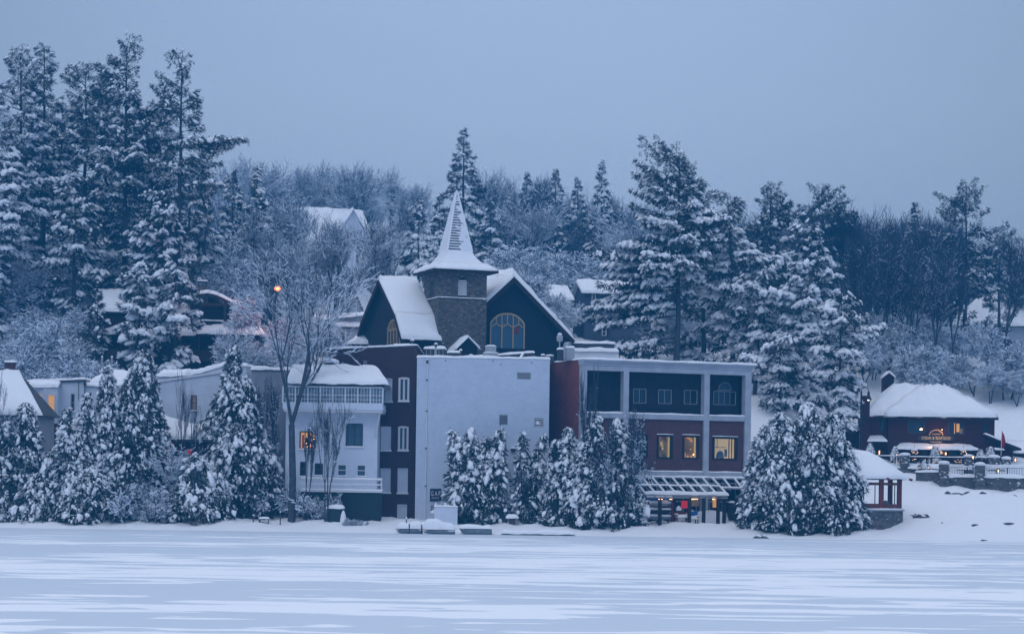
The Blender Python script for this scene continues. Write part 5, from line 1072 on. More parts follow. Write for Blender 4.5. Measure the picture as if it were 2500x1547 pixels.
    k = rng.random(len(PS)) < ps; n = k.sum()
    s = SZ[k]*rng.uniform(.55,1.1,n); s = s*(.8+.35*SN[k,2]*snow); D2 = norm(DS[k]+rng.normal(0,.2,(n,3))+np.array([0,0,-.6]))
    blobs(tm, PS[k]+DS[k]*(s*.25)[:,None]+np.array([0,0,.12])*cs, D2, s*1.1, s*.62, s*.42, rng, jit=.4)
    sb = np.array([q.mean() for q in Lr])
    k2 = k&(rng.random(len(PS)) < .6); n2 = k2.sum(); s2 = SZ[k2]*rng.uniform(.35,.8,n2)
    blobs(tm, PS[k2]+DS[k2]*(SZ[k2]*.8)[:,None]+rng.normal(0,.16,(n2,3)), norm(DS[k2]+np.array([0,0,-.9])), s2*.8, s2*.55, s2*.4, rng, jit=.4)
    k3 = rng.random(len(PS)) < np.clip(ps*np.interp(tt_,[0,.6,1],[.7,.5,.15]),0,.6); sprays(tm, PS[k3]+np.array([0,0,.06]), DS[k3], SZ[k3]*1.1, 4, rng, droop=.2, width=.09, m=1)
    return tt.mesh('trunk',['bark']), tm.mesh('crown',['needle','tree_snow'])
def cedar(seed, leaders, snow=.6, cs=1., dens=1., skirt=.25, bottom=.02, trunk_show=0., spike=1.):
    """arborvitae: leaders are (dx, dy, height, radius, bend); sprays hang over one another with dollops of snow"""
    rng = np.random.default_rng(seed); tm = TM(); TL = []; PS=[];DS=[];SZ=[];SN=[]
    for li,(dx,dy,H,Rr,bend) in enumerate(leaders):
        n = int(dens*2*np.pi*Rr*H*.62/(.075*cs*cs)); t = rng.random(n)**.85*(1-bottom-trunk_show)+bottom+trunk_show; az = rng.uniform(0,2*np.pi,n)
        ph = rng.uniform(0,6.3,6)
        pr = np.where(t < .22, .78+.22*(t/.22), ((1-t)/.78)**.62)*Rr*(1+.0*t)
        lump = 1+.24*np.sin(3*az+ph[0]+t*7)+.13*np.sin(5*az+ph[1]-t*15)+.10*np.sin(2*az+ph[2]+t*26)+.07*np.sin(9*az+ph[3]+t*40)
        rr = pr*lump*np.where(rng.random(n) < .22, rng.uniform(.45,.9,n), rng.uniform(.9,1.06,n))+.05
        px_ = dx+bend*H*np.maximum(0,t-.55)**2*2.5
        c = np.stack([px_+rr*np.cos(az),dy+rr*np.sin(az),t*H],1); out = np.stack([np.cos(az),np.sin(az),np.zeros(n)],1)
        PS.append(c); DS.append(norm(out*.8+np.array([0,0,-.25])+rng.normal(0,.25,(n,3)))); SZ.append(rng.uniform(.6,1.15,n)*np.interp(t,[0,.7,1],[1,.95,.7])); SN.append(np.stack([t,lump],1))
        zz = np.linspace(-.3,H*.97,9); A = np.stack([dx+bend*H*np.maximum(0,zz/H-.55)**2*2.5,np.full(9,dy),zz],1); r_ = (.03*Rr+.05)*(1-np.linspace(0,.9,9))+.01
        tt = TM(); tubes(tt,A[:-1],A[1:],r_[:-1],r_[1:],6); TL.append(tt.mesh('trunk',['bark']))
    PS=np.concatenate(PS);DS=np.concatenate(DS);SZ=np.concatenate(SZ)*.34*cs;SN=np.concatenate(SN)
    sprays(tm,PS,DS,SZ*1.45,8,rng,droop=.5,width=.14,spread=.8)
    t = SN[:,0]; ps = min(1.15,snow*1.35)*np.interp(t,[0,skirt*.8,skirt+.08,1],[.25,.35,1,1.05])*np.clip(.55+(SN[:,1]-.85)*1.4,.3,1.3)
    ph = rng.uniform(0,6.3,3); ps *= .75+.5*np.sin(PS[:,0]*1.1+ph[0])*np.sin(PS[:,2]*1.3+ph[1]+PS[:,1])
    k = rng.random(len(PS)) < np.clip(ps,0,.95); n = k.sum(); s = SZ[k]*(.4+1.2*rng.random(n)**2)
    D2 = norm(DS[k]*.8+rng.normal(0,.3,(n,3))+np.array([0,0,-.7])); blobs(tm,PS[k]+DS[k]*(s*.45)[:,None]+np.array([0,0,.06]),D2,s*.85,s*.62,s*.42,rng,jit=.42)
    k2 = k&(rng.random(len(PS)) < .7); n2 = k2.sum(); s2 = SZ[k2]*rng.uniform(.3,.8,n2)
    blobs(tm,PS[k2]+DS[k2]*(SZ[k2]*.6)[:,None]+rng.normal(0,.13,(n2,3))-np.array([0,0,.12]),norm(DS[k2]*.5+np.array([0,0,-1.])),s2*1.1,s2*.6,s2*.5,rng,jit=.4)
    big = k&(rng.random(len(PS)) < .035); n4 = big.sum(); s4 = SZ[big]*rng.uniform(1.3,2.1,n4); blobs(tm,PS[big]+DS[big]*(s4*.35)[:,None],norm(DS[big]*.6+np.array([0,0,-1.])),s4*1.1,s4*.5,s4*.42,rng,jit=.45)
    k3 = rng.random(len(PS)) < np.clip(ps*.8,0,.7); sprays(tm,PS[k3]+DS[k3]*.08,DS[k3],SZ[k3]*1.35,4,rng,droop=.4,width=.13,spread=.8,m=1)
    return TL, tm.mesh('crown',['cedar_leaf','tree_snow'])
def bare(seed, H, spread=.5, depth=6, r0=None, snow=.8, trunkfrac=.3, stems=1, up=.35, ratio=.74, nch=3, minw=.018, first=None, droop=0., twk=1., Wd=None, sparse=False):
    rng = np.random.default_rng(seed); segs=[]
    def grow(p,d,L,r,lv):
        n = 3 if lv > 1 else 2
        kids = []
        for i in range(n):
            d = d+rng.normal(0,.10+.03*lv,3); d[2] += up*.10-droop*lv*.06; d = d/np.linalg.norm(d)
            q = p+d*L/n; r1 = r*(.87 if lv < depth-1 else .7); segs.append((p,q,r,r1,lv,s_)); p, r = q, r1
            if lv < depth-1 and (lv > 0 or i >= n-1): kids.append((p.copy(),d.copy(),r))
        if lv >= depth-1: return
        for (kp,kd,kr) in kids:
            m = nch if kp is kids[-1][0] else (1 if sparse else rng.integers(1,3))
            for c in range(m):
                a = rng.uniform(0,2*np.pi); s = norm(np.cross(kd,rng.normal(0,1,3))); w = spread*rng.uniform(.55,1.25)
                nd = kd*math.cos(w)+s*math.sin(w); nd[2] += up*.25; nd = nd/np.linalg.norm(nd)
                grow(kp,nd,L*ratio*rng.uniform(.7,1.15),max(kr*rng.uniform(.52,.72),.006),lv+1)
    for s_ in range(stems):
        d = np.array([0,0,1.])+ (rng.normal(0,.22,3) if stems > 1 else rng.normal(0,.03,3)); d /= np.linalg.norm(d)
        p = np.array([rng.normal(0,.25),rng.normal(0,.25),-.3]) if stems > 1 else np.array([0,0,-.3])
        grow(p, d, H*trunkfrac, (r0 or H*.012)/(stems**.4), 0)
    A=np.array([s[0] for s in segs]);B=np.array([s[1] for s in segs]);ra=np.array([s[2] for s in segs]);rb=np.array([s[3] for s in segs]);lv=np.array([s[4] for s in segs]); st=np.array([s[5] for s in segs])
    top = B[:,2].max(); k = H/top; A*=k;B*=k; ra=np.maximum(ra*k,.009*twk);rb=np.maximum(rb*k,.008*twk)
    if Wd:
        q = np.percentile(np.abs(B[:,0]),97); kk = Wd/max(q,.1)
        for a in (A,B): a[:,:2] *= kk
    tm=TM(); bi = lv <= 1; TL = []
    for s_ in range(stems):
        c = bi&(st == s_); tt = TM(); tubes(tt,A[c],B[c],ra[c],rb[c],7); TL.append(tt.mesh('trunk',['bark']))
    tubes(tm,A[~bi],B[~bi],ra[~bi],rb[~bi],3)
    if snow: snowstrip(tm,A,B,ra,rb,rng,p=snow,minw=minw)
    return TL, tm.mesh('crown',['twig','thin_snow']), len(segs)
def place(kind, px, D, top, me, label, name, cat='tree', group=None, rz=0, Href=None, wk=1., zoff=0.):
    x,y,z = G(px,D,(top+1100)/2); x = X(px,(top+900)/2,D); z = zt(x,D)-.15+zoff; H = Z(px,top,D)-z; s = H/Href
    return tree_obj(name,label,cat,(x,y,z),me[0],me[1],group,rz,(s*wk,s*wk,s))
mat_H = 20
# ---- tall pines and spruces (each its own shape)
# px, D, top py, half width px, kind, seed, snow, options, label
CON = [
 (258,272,190,85,'pine',51,.45,dict(gap=.08),'snowy pine shoulder left of the tallest pine in the grove'),
 (80,282,300,110,'pine',52,.55,dict(gap=.04,dens=1.2),'dense dark pine deep in the left grove'),
 (330,284,330,120,'pine',53,.4,dict(gap=.04,dens=1.2),'dense dark pine deep behind the tallest pine'),
 (460,284,380,80,'pine',54,.5,dict(gap=.05),'dark pine low at the right flank of the grove'),
 (180,256,430,90,'pine',55,.7,dict(gap=.05),'low snow laden pine before the left grove trunks'),
 (395,252,470,85,'pine',56,.6,dict(gap=.05),'low snow laden pine before the right grove trunks'),

 (46,262,112,95,'pine',1,.75,dict(gap=.1,topsnow=.5),'tall snowy pine with a forked top left of its dark neighbours'),
 (103,266,104,62,'pine',2,.5,dict(gap=.12),'slim dark pine top rising just right of the forked snowy pine'),
 (-12,252,210,105,'pine',3,.95,dict(gap=.05,snow_low=.8),'heavily snow laden pine cut off by the left border'),
 (205,268,150,100,'pine',4,.5,dict(gap=.06),'broad topped dark pine between the forked pine and the tallest pine'),
 (306,260,93,112,'pine',5,.36,dict(gap=.12,dens=1.1),'tallest dark pine of the left grove'),
 (440,256,126,98,'pine',6,.36,dict(gap=.12,extra=((.70,.05,(7.2,.16)),(.71,-.15,(6.8,.1)),(.695,.2,(5.6,.12)))),'dark pine with one long bare branch reaching right over the sky'),
 (150,280,250,85,'pine',7,.45,dict(),'darker pine filling the gap behind the left grove'),
 (372,276,240,85,'pine',8,.35,dict(),'dark pine seen between the two tallest pines of the left grove'),
 (500,272,470,60,'spruce',9,.6,dict(),'small spruce at the right foot of the left pine grove'),
 (566,290,415,60,'spruce',10,.45,dict(),'dark faded spruce right of the left pine grove'),
 (626,284,408,58,'spruce',11,.75,dict(),'snow striped spruce before the grey bare wood'),
 (340,243,640,58,'pine',12,1.0,dict(gap=.02,cs=1.15,dens=1.2,snow_low=1),'young pine loaded with round snow clumps before the left half of the lodge'),
 (428,242,630,62,'pine',13,1.0,dict(gap=.02,cs=1.15,dens=1.2,snow_low=1),'young pine loaded with round snow clumps before the middle of the lodge'),
 (238,246,700,36,'spruce',14,.2,dict(),'narrow brownish dark conifer beside the left end of the lodge'),
 (1128,322,313,78,'spruce',15,.55,dict(dens=1.1),'tallest spruce standing behind the church spire'),
 (1021,300,487,50,'spruce',16,.85,dict(),'pointed snowy spruce left of the church spire'),
 (1072,312,470,48,'spruce',17,.6,dict(),'lower snowy spruce hugging the left of the tallest spruce'),
 (1196,318,480,52,'spruce',18,.5,dict(),'lower dark spruce just right of the tallest spruce'),
 (1284,346,420,36,'spruce',19,.35,dict(),'thin dark spruce with a sharp tip behind the church gable'),
 (1311,350,446,30,'spruce',20,.4,dict(),'small faded spruce between two taller ones behind the church gable'),
 (1353,340,412,50,'spruce',21,.4,dict(),'broad dark spruce in the middle of the row behind the church gable'),
 (1408,344,432,44,'spruce',22,.6,dict(),'pale snowy spruce left of the isolated pointed spruce'),
 (1467,336,392,46,'spruce',23,.55,dict(dens=.8),'isolated pointed spruce with clear sky on both sides'),
 (1655,246,343,140,'pine',24,.62,dict(gap=.04,dens=1.2,start=.33,bias=(.35,3.14),snow_low=1.,topsnow=.25,extra=((.30,3.3,(8.6,-.12)),(.33,3.0,(9.5,-.1)),(.36,3.2,(10.,-.05)),(.39,2.9,(9,-.02)),(.43,3.1,(8.5,.0)),(.47,3.3,(7.8,.02)),(.5,3.0,(7,.05)),(.18,3.5,(8.5,-.05)),(.13,3.3,(8.,-.02)),(.2,2.9,(7.2,-.1)))),'huge leaning pine with long snow laden boughs reaching left'),
 (1720,256,425,100,'pine',25,.7,dict(gap=.05,dens=1.1,lean=-.02),'pine with pale snow masses just right of the huge leaning pine'),
 (1795,250,440+30,95,'pine',26,.95,dict(gap=.05,dens=1.1,lean=-.04),'leaning pine thick with white snow above the red building roof'),
 (1880,266,443,66,'pine',27,.35,dict(gap=.02,dens=1.4,topsnow=.1),'round topped dark pine rising above the snowy ones'),
 (1845,246,640,92,'pine',28,1.0,dict(gap=.03,dens=1.2,lean=.06,snow_low=1),'snow heaped pine leaning right over the corner of the red building'),
 (2005,292,446,90,'pine',29,.12,dict(gap=.03,dens=1.2),'dark faded pine mass beyond the snowy pines'),
 (1985,256,515,85,'pine',30,.6,dict(gap=.12),'open layered pine with flat snowy boughs'),
 (1955,243,640,100,'pine',31,.95,dict(gap=.03,dens=1.2,snow_low=.9),'wide snow heaped pine above the large cedar'),
 (2055,233,700,80,'pine',32,.95,dict(gap=.04,dens=1.2,snow_low=1.),'rounded snow heaped pine next to the restaurant chimney'),
 (1905,236,800,90,'pine',33,.8,dict(gap=.04,dens=1.2,snow_low=.8),'low snowy pine between the red building and the large cedar'),
 (1600,262,620,55,'pine',34,.9,dict(gap=.05,snow_low=1.),'low snowy pine behind the huge leaning pine beside the blue grey house'),
 (2232,300,492,42,'spruce',35,.35,dict(),'small dark spruce poking above the right wood'),
 (2357,288,432,95,'pine',36,.3,dict(gap=.16),'wide flat topped dark pine standing above the right wood'),
 (2440,306,540,60,'pine',37,.25,dict(gap=.12),'dark pine leaning out at the right of the flat topped one'),
 (2495,322,575,60,'pine',38,.2,dict(),'dark pine cut off by the right border'),
 (2180,306,560,50,'pine',39,.25,dict(),'dark pine half hidden in the middle of the right wood'),
 (1700,290,470,60,'spruce',40,.3,dict(),'dark conifer tip behind the pale snow masses'),
]
for (px,D,top,hw,kind,seed,snow,opt,label) in CON:
    x = X(px,(top+850)/2,D); z = zt(x,D)-.2; H = Z(px,top,D)-z; Wd = hw*D/F*(1.28 if kind == 'pine' else 1.6)
    o = dict(opt); 
    if kind == 'spruce': o.setdefault('start',.06)
    me = conifer(seed*13+5,H,Wd,kind,snow=snow,**o); tree_obj('pine_tree' if kind == 'pine' else 'spruce_tree',label,kind+' tree',(x,D,z),*me)
# ---- cedars along the shore: px, base py, D, leaders (px, top py, half width px, bend)
CED = [
 (1165,1277,204.5,[(1116,1052,24,-.12),(1150,1050,30,-.05),(1188,1070,32,0),(1214,1046,24,.06),(1150,1150,54,0)],.72,'cedar clump with four snowy tips at the foot of the white wall',1.15),
 (1288,1282,204.5,[(1274,1056,17,.0),(1311,1062,19,.14),(1298,1180,32,0)],.42,'twin tipped cedar before the corner of the white wall',1.1),
 (1372,1300,203.0,[(1386,1046,36,.0),(1358,1072,26,.0),(1358,1190,38,0),(1415,1100,42,0)],.75,'snow heaped cedar clump right of the twin tipped cedar',1.05),
 (1470,1303,202.6,[(1446,1016,44,.05),(1516,1024,42,-.05),(1480,1110,66,0),(1420,1160,50,0),(1535,1150,34,0)],.55,'broad cedar clump with bare stems growing through it',1.0),
 (1950,1312,201.5,[(1970,985,78,0),(1905,1012,74,0),(1868,1040,46,0),(1846,1068,30,0),(2030,1010,66,0),(2064,1090,46,0),(1912,1150,84,0),(2005,1140,88,0)],.66,'enormous round cedar mass between the red building and the gazebo',.95),
 (345,1292,203.5,[(345,852,66,.0),(312,930,70,0),(376,970,46,0),(322,1070,66,0)],.42,'tallest dark cedar of the left shore',.95),
 (262,1290,202.6,[(258,895,36,.0),(236,1010,56,0),(268,1100,64,0)],.72,'snowy cedar pressed against the tallest dark cedar',1.0),
 (212,1290,202.2,[(212,962,30,.0),(190,1050,46,0)],.62,'narrow cedar spike before the white bay window house',1.0),
 (160,1296,201.6,[(162,1000,26,.0),(140,1090,56,0),(185,1130,56,0),(120,1180,60,0)],.7,'spreading snowy cedar with a thin spike left of the narrow cedar',1.1),
 (48,1290,203,[(62,985,60,.0),(20,1030,60,0),(80,1110,60,0)],.5,'dark cedar before the steep roofed house',1.0),
 (8,1298,201.2,[(10,1215,44,0),(-30,1180,50,0)],.95,'low snow buried cedar at the left end of the shore',1.1),
 (566,1235,206,[(566,845,42,.02),(594,920,62,0),(536,960,62,0),(565,1040,80,0)],.52,'tall cedar with a bare lower trunk beside the porch house',1.0),
 (628,1235,206.5,[(640,1050,44,0),(610,1110,36,0)],.6,'low ragged cedar under the tall cedar',1.0),
 (488,1297,201.8,[(478,1110,60,0),(520,1150,50,0),(440,1180,46,0)],.62,'rounded snowy cedar left of the open shore bank',1.0),
 (235,1300,201.2,[(225,1140,70,0),(190,1180,70,0)],.6,'low snowy cedar spilling over the bank below the spike',1.05),
 (100,1302,201.2,[(105,1150,60,0),(70,1190,50,0)],.6,'low dark cedar in the left corner of the bank',1.0),
 (530,1220,207,[(470,1085,46,0),(510,1040,40,0)],.5,'dark cedar covering the right side of the small cottage',1.0),
]
for i,(px,base,D,ld,snow,label,cs) in enumerate(CED):
    x = X(px,(base+ld[0][1])/2,D); z = min(Z(px,base,D), zt(x,D)+.1)-.1; m_ = D/F; rng_ = random.Random(i)
    L = []
    for k,(lx,tp,hw,bend) in enumerate(ld): L.append((X(lx,(base+tp)/2,D)-x, rng_.uniform(-.5,.5)+(.3 if k > 1 else 0), Z(lx,tp,D)-z, hw*m_, bend))
    ts = .22 if 'bare lower trunk' in label else 0
    me = cedar(500+i*7,L,snow=snow,cs=cs,trunk_show=0,bottom=.0 if not ts else .0); tree_obj('cedar_tree',label,'cedar',(x,D,z),*me)
# ---- bare trees: heroes
BT = [
 (716,203,570,.50,6,3101,1,.97,.22,'tall bare maple with a wide snowy crown before the porch house',1.),
 (800,202.5,935,.34,5,3102,3,.7,.30,'young bare tree of several thin stems before the porch windows',1.),
 (748,203.5,1010,.34,5,3103,2,.7,.30,'thin bare sapling beside the trunk of the tall maple',1.),
 (1520,201.2,985,.42,6,3104,4,.8,.32,'bare tree with pale stems growing out of the broad cedar clump',1.),
 (1440,202.2,880,.30,5,3105,2,.5,.40,'very thin tall bare stems before the left bay of the framed building',1.),
 (455,204,900,.30,5,3106,2,.6,.38,'two straight thin bare stems before the small cottage roof',1.),
 (640,206,900,.5,6,3107,2,.95,.24,'frosted leaning bare tree against the grey plaster block',1.1),
 (420,202.5,1080,.6,6,3108,2,1.,.22,'frosted spreading bare tree before the orange window',1.1),
 (30,202.5,900,.5,6,3109,1,.7,.25,'dark bare tree crossing the steep snowy roof at the left edge',1.),
 (578,236,770,.6,6,3110,2,.95,.2,'snow lined bare tree with crooked limbs right of the lodge',1.),
 (330,201.8,1160,.6,6,3111,4,.9,.25,'dense frosted shrub tree at the foot of the tallest dark cedar',1.),
]
WD = {3101:150,3102:42,3103:22,3104:70,3105:26,3106:30,3107:48,3108:70,3109:60,3110:60,3111:50}
for (px,D,top,spr,dep,seed,stems,snow,tf,label,wk) in BT:
    x = X(px,(top+1250)/2,D); z = zt(x,D)-.1; H = Z(px,top,D)-z; a,b_,n = bare(seed,H,spread=spr,depth=dep,snow=snow,trunkfrac=tf,stems=stems,r0=H*(.0085 if stems == 1 else .0085),sparse=True,up=.4,minw=.028,twk=1.0 if stems > 1 else 1.1,Wd=WD.get(seed,None) and WD[seed]*D/F)
    tree_obj('bare_tree',label,'bare tree',(x,D,z),a,b_)
    print('bare',seed,n)
# ---- bare trees: woods (copies of a few shapes)
BW = [bare(7000+i,20,spread=.36,depth=6,snow=.35,trunkfrac=.27,up=.65,minw=.02,twk=1.7,Wd=3.6) for i in range(6)]      # upright forest trees
BM = [bare(7050+i,20,spread=.40,depth=6,snow=.8,trunkfrac=.27,up=.55,minw=.04,twk=1.5,Wd=4.2) for i in range(5)]      # paler, frosted forest trees
BF = [bare(7100+i,9,spread=.62,depth=6,snow=1.,trunkfrac=.2,stems=2,up=.2,minw=.055,droop=.1,twk=1.9,Wd=3.4) for i in range(6)]   # frosted understorey
BP = [bare(7200+i,18,spread=.30,depth=6,Wd=2.2,snow=.3,trunkfrac=.36,up=.7,minw=.025,twk=1.6) for i in range(5)]     # slim poles
print('wood segs',[q[2] for q in BW],[q[2] for q in BF])
occ = []
def scatter(n, lib, Href, pxr, Dr, hr, seed, label, name, cat, group, mind=2.2, wk=(.85,1.25), ok=None):
    rng = random.Random(seed); c = 0; tries = 0
    while c < n and tries < n*60:
        tries += 1; px = rng.uniform(*pxr); D = rng.uniform(*Dr)
        if ok and not ok(px,D): continue
        x = X(px,700,D); 
        if any((x-a)**2+(D-b_)**2 < mind**2 for a,b_ in occ): continue
        occ.append((x,D)); q = rng.choice(lib); s = rng.uniform(*hr)/Href; w_ = s*rng.uniform(*wk)
        tree_obj(name,label,cat,(x,D,zt(x,D)-.2),q[0],q[1],group,rng.uniform(0,6.28),(w_,w_,s)); c += 1
    return c
clear = [(690,905,325,362),(841,905,252,282),(745,910,280,362),(2360,2640,268,345),(760,905,250,266),(238,650,240,262),(1020,1400,0,268),(1398,1640,232,300),(2335,2640,312,340),(2040,2500,0,252),(1335,1400,280,295)]
def ok(px,D):
    return not any(a-12<px<b_+12 and c-2<D<d+2 for a,b_,c,d in clear)
scatter(46,BM,20,(470,1010),(350,430),(15,20),1,'grey bare tree of the misty wood on the hill behind the pale house','bare_tree','bare tree','misty bare wood behind the pale hilltop house',2.5,ok=ok)
scatter(26,BF,9,(520,900),(262,322),(7,12),2,'frosted leafless tree on the slope below the pale hilltop house','frosted_tree','bare tree','frosted trees on the slope below the pale house',2.,ok=ok)
scatter(9,BF,9,(735,915),(284,322),(4,6.5),21,'low frosted tree directly below the pale hilltop house','frosted_tree','bare tree','low frosted trees below the pale hilltop house',1.6)
scatter(16,BM,20,(560,960),(270,318),(11,16),12,'taller dark stemmed bare tree on the slope below the pale hilltop house','bare_tree','bare tree','dark stemmed bare trees below the pale house',2.,ok=ok)
scatter(22,BF,9,(-40,235),(222,258),(6,9),3,'snow covered leafless thicket tree left of the brown lodge','frosted_tree','bare tree','snowy thicket left of the lodge',1.6,ok=ok)
scatter(10,BF,9,(-40,235),(258,275),(8,12),33,'taller frosted tree in the shade under the left pines','frosted_tree','bare tree','frosted trees under the left pines',1.6,ok=ok)
scatter(44,BM+BW[:3],20,(1180,1600),(325,400),(15,20),4,'grey bare tree in the wood behind the row of spruces','bare_tree','bare tree','bare wood behind the spruces',2.5,ok=ok)
scatter(20,BF,9,(1230,1560),(262,318),(6,11),5,'snowy spreading bare tree on the slope right of the church','frosted_tree','bare tree','snowy bare trees right of the church',2.,ok=ok)
scatter(4,BF,9,(1330,1398),(238,250),(2.2,3.2),55,'small frosted shrub beside the garden wall right of the church','frosted_shrub','shrub','frosted shrubs beside the garden wall',1.4)
scatter(95,BW+BM[:2],20,(1750,2560),(300,390),(16,21),6,'dark bare tree in the dense wood above the restaurant','bare_tree','bare tree','dense dark wood above the restaurant',2.,ok=ok)
scatter(34,BP,18,(2070,2540),(262,305),(14,19),7,'tall slim dark trunked tree on the snowy slope behind the restaurant','slim_tree','bare tree','slim trees on the slope behind the restaurant',1.9,ok=ok)
scatter(26,BF,9,(2080,2540),(256,300),(4,8),8,'frosted leafless bush on the slope between the slim trunks','frosted_bush','bush','frosted bushes between the slim trunks',1.6,ok=ok)
scatter(14,BF,9,(1640,2060),(258,300),(6,10),9,'frosted understorey tree glimpsed between the right pines','frosted_tree','bare tree','frosted trees between the right pines',1.8,ok=ok)
scatter(10,BF,9,(600,800),(238,250),(4,6.5),10,'frosted bush on the bank between the lodge and the dark brick roof','frosted_bush','bush','frosted bushes above the brick roof',1.5)
x,y,_ = P(668,704,247); q = BF[2]; tree_obj('frosted_tree','frosted tree whose twigs catch the orange glow of the street lamp','bare tree',(x-.8,y+1.6,zt(x,y)-.2),q[0],q[1],None,1.,(.9,.9,1.0))
# ---- shrubs on the bank
for i,(px,D,top,lab) in enumerate([(395,201.2,1175,'frosted twiggy shrub at the foot of the cedars on the left bank'),(352,200.9,1225,'lower frosted shrub at the water edge on the left bank'),(690,207.5,1175,'frosted bush left of the tall maple trunk'),(655,208,1190,'low frosted bush under the plaster block'),(768,204.8,1195,'twiggy bush between the maple and the green bin'),(860,200.5,1262,'small snow sprinkled bush on the bank below the deck'),(885,200.6,1268,'second tiny bush on the bank right of the sprinkled one')]):
    a,b_,n = bare(9000+i,1.,spread=.6,depth=5,snow=.9,trunkfrac=.3,stems=7,up=.3,minw=.012,twk=.35,r0=.012)
    x = X(px,1250,D); z = zt(x,D)-.1; H = Z(px,top,D)-z; tree_obj('shrub',lab,'shrub',(x,D,z),a,b_,None,i,(H*.9,H*.9,H))
# ================================================================ things along the shore
def at(px,py,D): p = P(px,py,D); return (p[0],p[1],zt(p[0],p[1]))
# ---- gazebo
gx,gy = X(2083,1200,205.5),205.5; gz = Z(2150,1246,203); gb = zt(gx,gy)-.6
t = T('gazebo','eight sided red timber gazebo on a stone base with a deep snow roof','gazebo',(gx,gy,gb)); s = 1/F*205.5
za = Z(2140,1243,201.4)-gb; zr0 = Z(2140,1234,201.4)-gb; zt0 = Z(2140,1180,201.4)-gb; ze = Z(2150,1167,201.4)-gb; zp = Z(2083,1100,205.5)-gb; r_ = 112*s
A8 = [R(-90+28+45*k) for k in range(8)]; pt = lambda a,r: (r*math.cos(a),r*math.sin(a))
b = MB('base_stone'); b.vprism([pt(a,r_+.35) for a in A8],-.5,za-.12); b.build('stone_base',t)
b = MB('metal_grey'); b.vprism([pt(a,r_+.5) for a in A8],za-.12,za); bb = b.build('base_cap',t)
b = MB('snow'); 
for k in range(8): a,c = A8[k],A8[(k+1)%8]; b.snowq((*pt(a,r_+.5),za+.003),(*pt(c,r_+.5),za+.003),(*pt(c,r_-.2),za+.003),(*pt(a,r_-.2),za+.003),.1,(1,0,0,0),seed=k)
b.build('cap_snow',bb)
for a in A8: b = MB('post_wood'); x,y = pt(a,r_); b.box(x-.2,x+.2,y-.2,y+.2,za,ze-.05); b.build('post',t,bevel=.02)
for k in range(8):
    a,c = A8[k],A8[(k+1)%8]; p,q = pt(a,r_),pt(c,r_); b = MB('post_wood'); m_ = ((p[0]+q[0])/2,(p[1]+q[1])/2)
    b.bar((*p,zt0),(*q,zt0),.16,.22); b.bar((*p,zr0-.02),(*q,zr0-.02),.18,.34); b.build('rail',t)
    b = MB('black'); b.bar((*m_,zr0+.1),(*m_,zt0-.1),.045,n=6); b.build('baluster',t)
    b = MB('post_wood'); w_ = pt((a+c)/2 if k<7 else (a+c)/2+math.pi,1); p2 = pt(a,r_+1.15); b.bar((*pt(a,r_-1),ze+.55),(*p2,ze-.12),.14,.2); b.build('rafter_tail',t)
b = MB('dark_wood'); re = 134*s; E = [(*pt(a,re),ze+.0) for a in A8]; n_=8
for k in range(8): b.poly([E[k],E[(k+1)%8],(0,0,zp-.3)]); 
b.vprism([pt(a,re-.02) for a in A8],ze-.1,ze-.005); rf = b.build('roof',t)
b = MB('snow')   # bell-shaped snow cover
N=48; rings=[(re+.06,ze-.06),(re+.12,ze+.12),(re+.02,ze+.33),(re*.86,ze+.75),(re*.68,ze+1.35),(re*.48,ze+1.95),(re*.28,ze+2.4),(re*.1,zp+.05),(.02,zp+.1)]
vs_=[];fs_=[]
for j,(rr,z) in enumerate(rings):
    for k in range(N):
        a = A8[0]+2*math.pi*k/N; f8 = math.cos(math.pi/8)/math.cos(((a-A8[0])%(math.pi/4))-math.pi/8); f8 = f8*(1-j/9)+j/9*.97
        vs_.append((rr*f8*math.cos(a),rr*f8*math.sin(a),z+.03*math.sin(a*5)+.03*math.sin(a*9+1)))
for j in range(len(rings)-1):
    for k in range(N): fs_.append((j*N+k,j*N+(k+1)%N,(j+1)*N+(k+1)%N,(j+1)*N+k))
b.add(vs_,fs_,'snow',True); b.build('roof_snow',rf)
b = MB('snow'); b.blob((X(2149,1223,205)-gx,-r_+.6,zr0+.25),.3,.2,.22,'rock',3); o=b.build('boulder',t)
# ---- terraces of the restaurant
def post(px,D,py0,py1,w=.85,name='stone_pillar',label='',snow=.35,zb=-.6):
    x,y,_ = P(px,py1,D); z1 = Z(px,py0,D); g_ = zt(x,y); t = T(name,label,'pillar',(x,y,g_+zb)); h = z1-g_-zb
    b = MB('wall_stone'); b.box(-w/2,w/2,-w/2,w/2,0,h); b.build('shaft',t,bevel=.03)
    b = MB('snow'); b.snowbox(-w/2-.08,w/2+.08,-w/2-.08,w/2+.08,h+.003,snow,seed=int(px),step=.2,r=.3) if 0 else b.blob((0,0,h+snow*.42),w*.68,w*.68,snow*.62,'snow',int(px),.06,-.55); b.build('snow_cap',t)
post(2208,227,1113,1160,.85,label='snow capped stone pillar at the left of the upper terrace')
post(2365,227,1117,1150,.85,label='snow capped stone pillar under the right end of the canopy')
post(2426,228,1118,1150,1.0,label='snow capped stone pillar with the widest cap, right of the canopy')
post(2456,229,1122,1150,.8,label='snow capped stone pillar nearest the red flag')
post(2304,221.6,1133,1165,.85,label='snow capped stone pillar at the left end of the lower wall')
post(2392,220.6,1136,1192,.85,label='tall stone pillar in the middle of the lower wall')
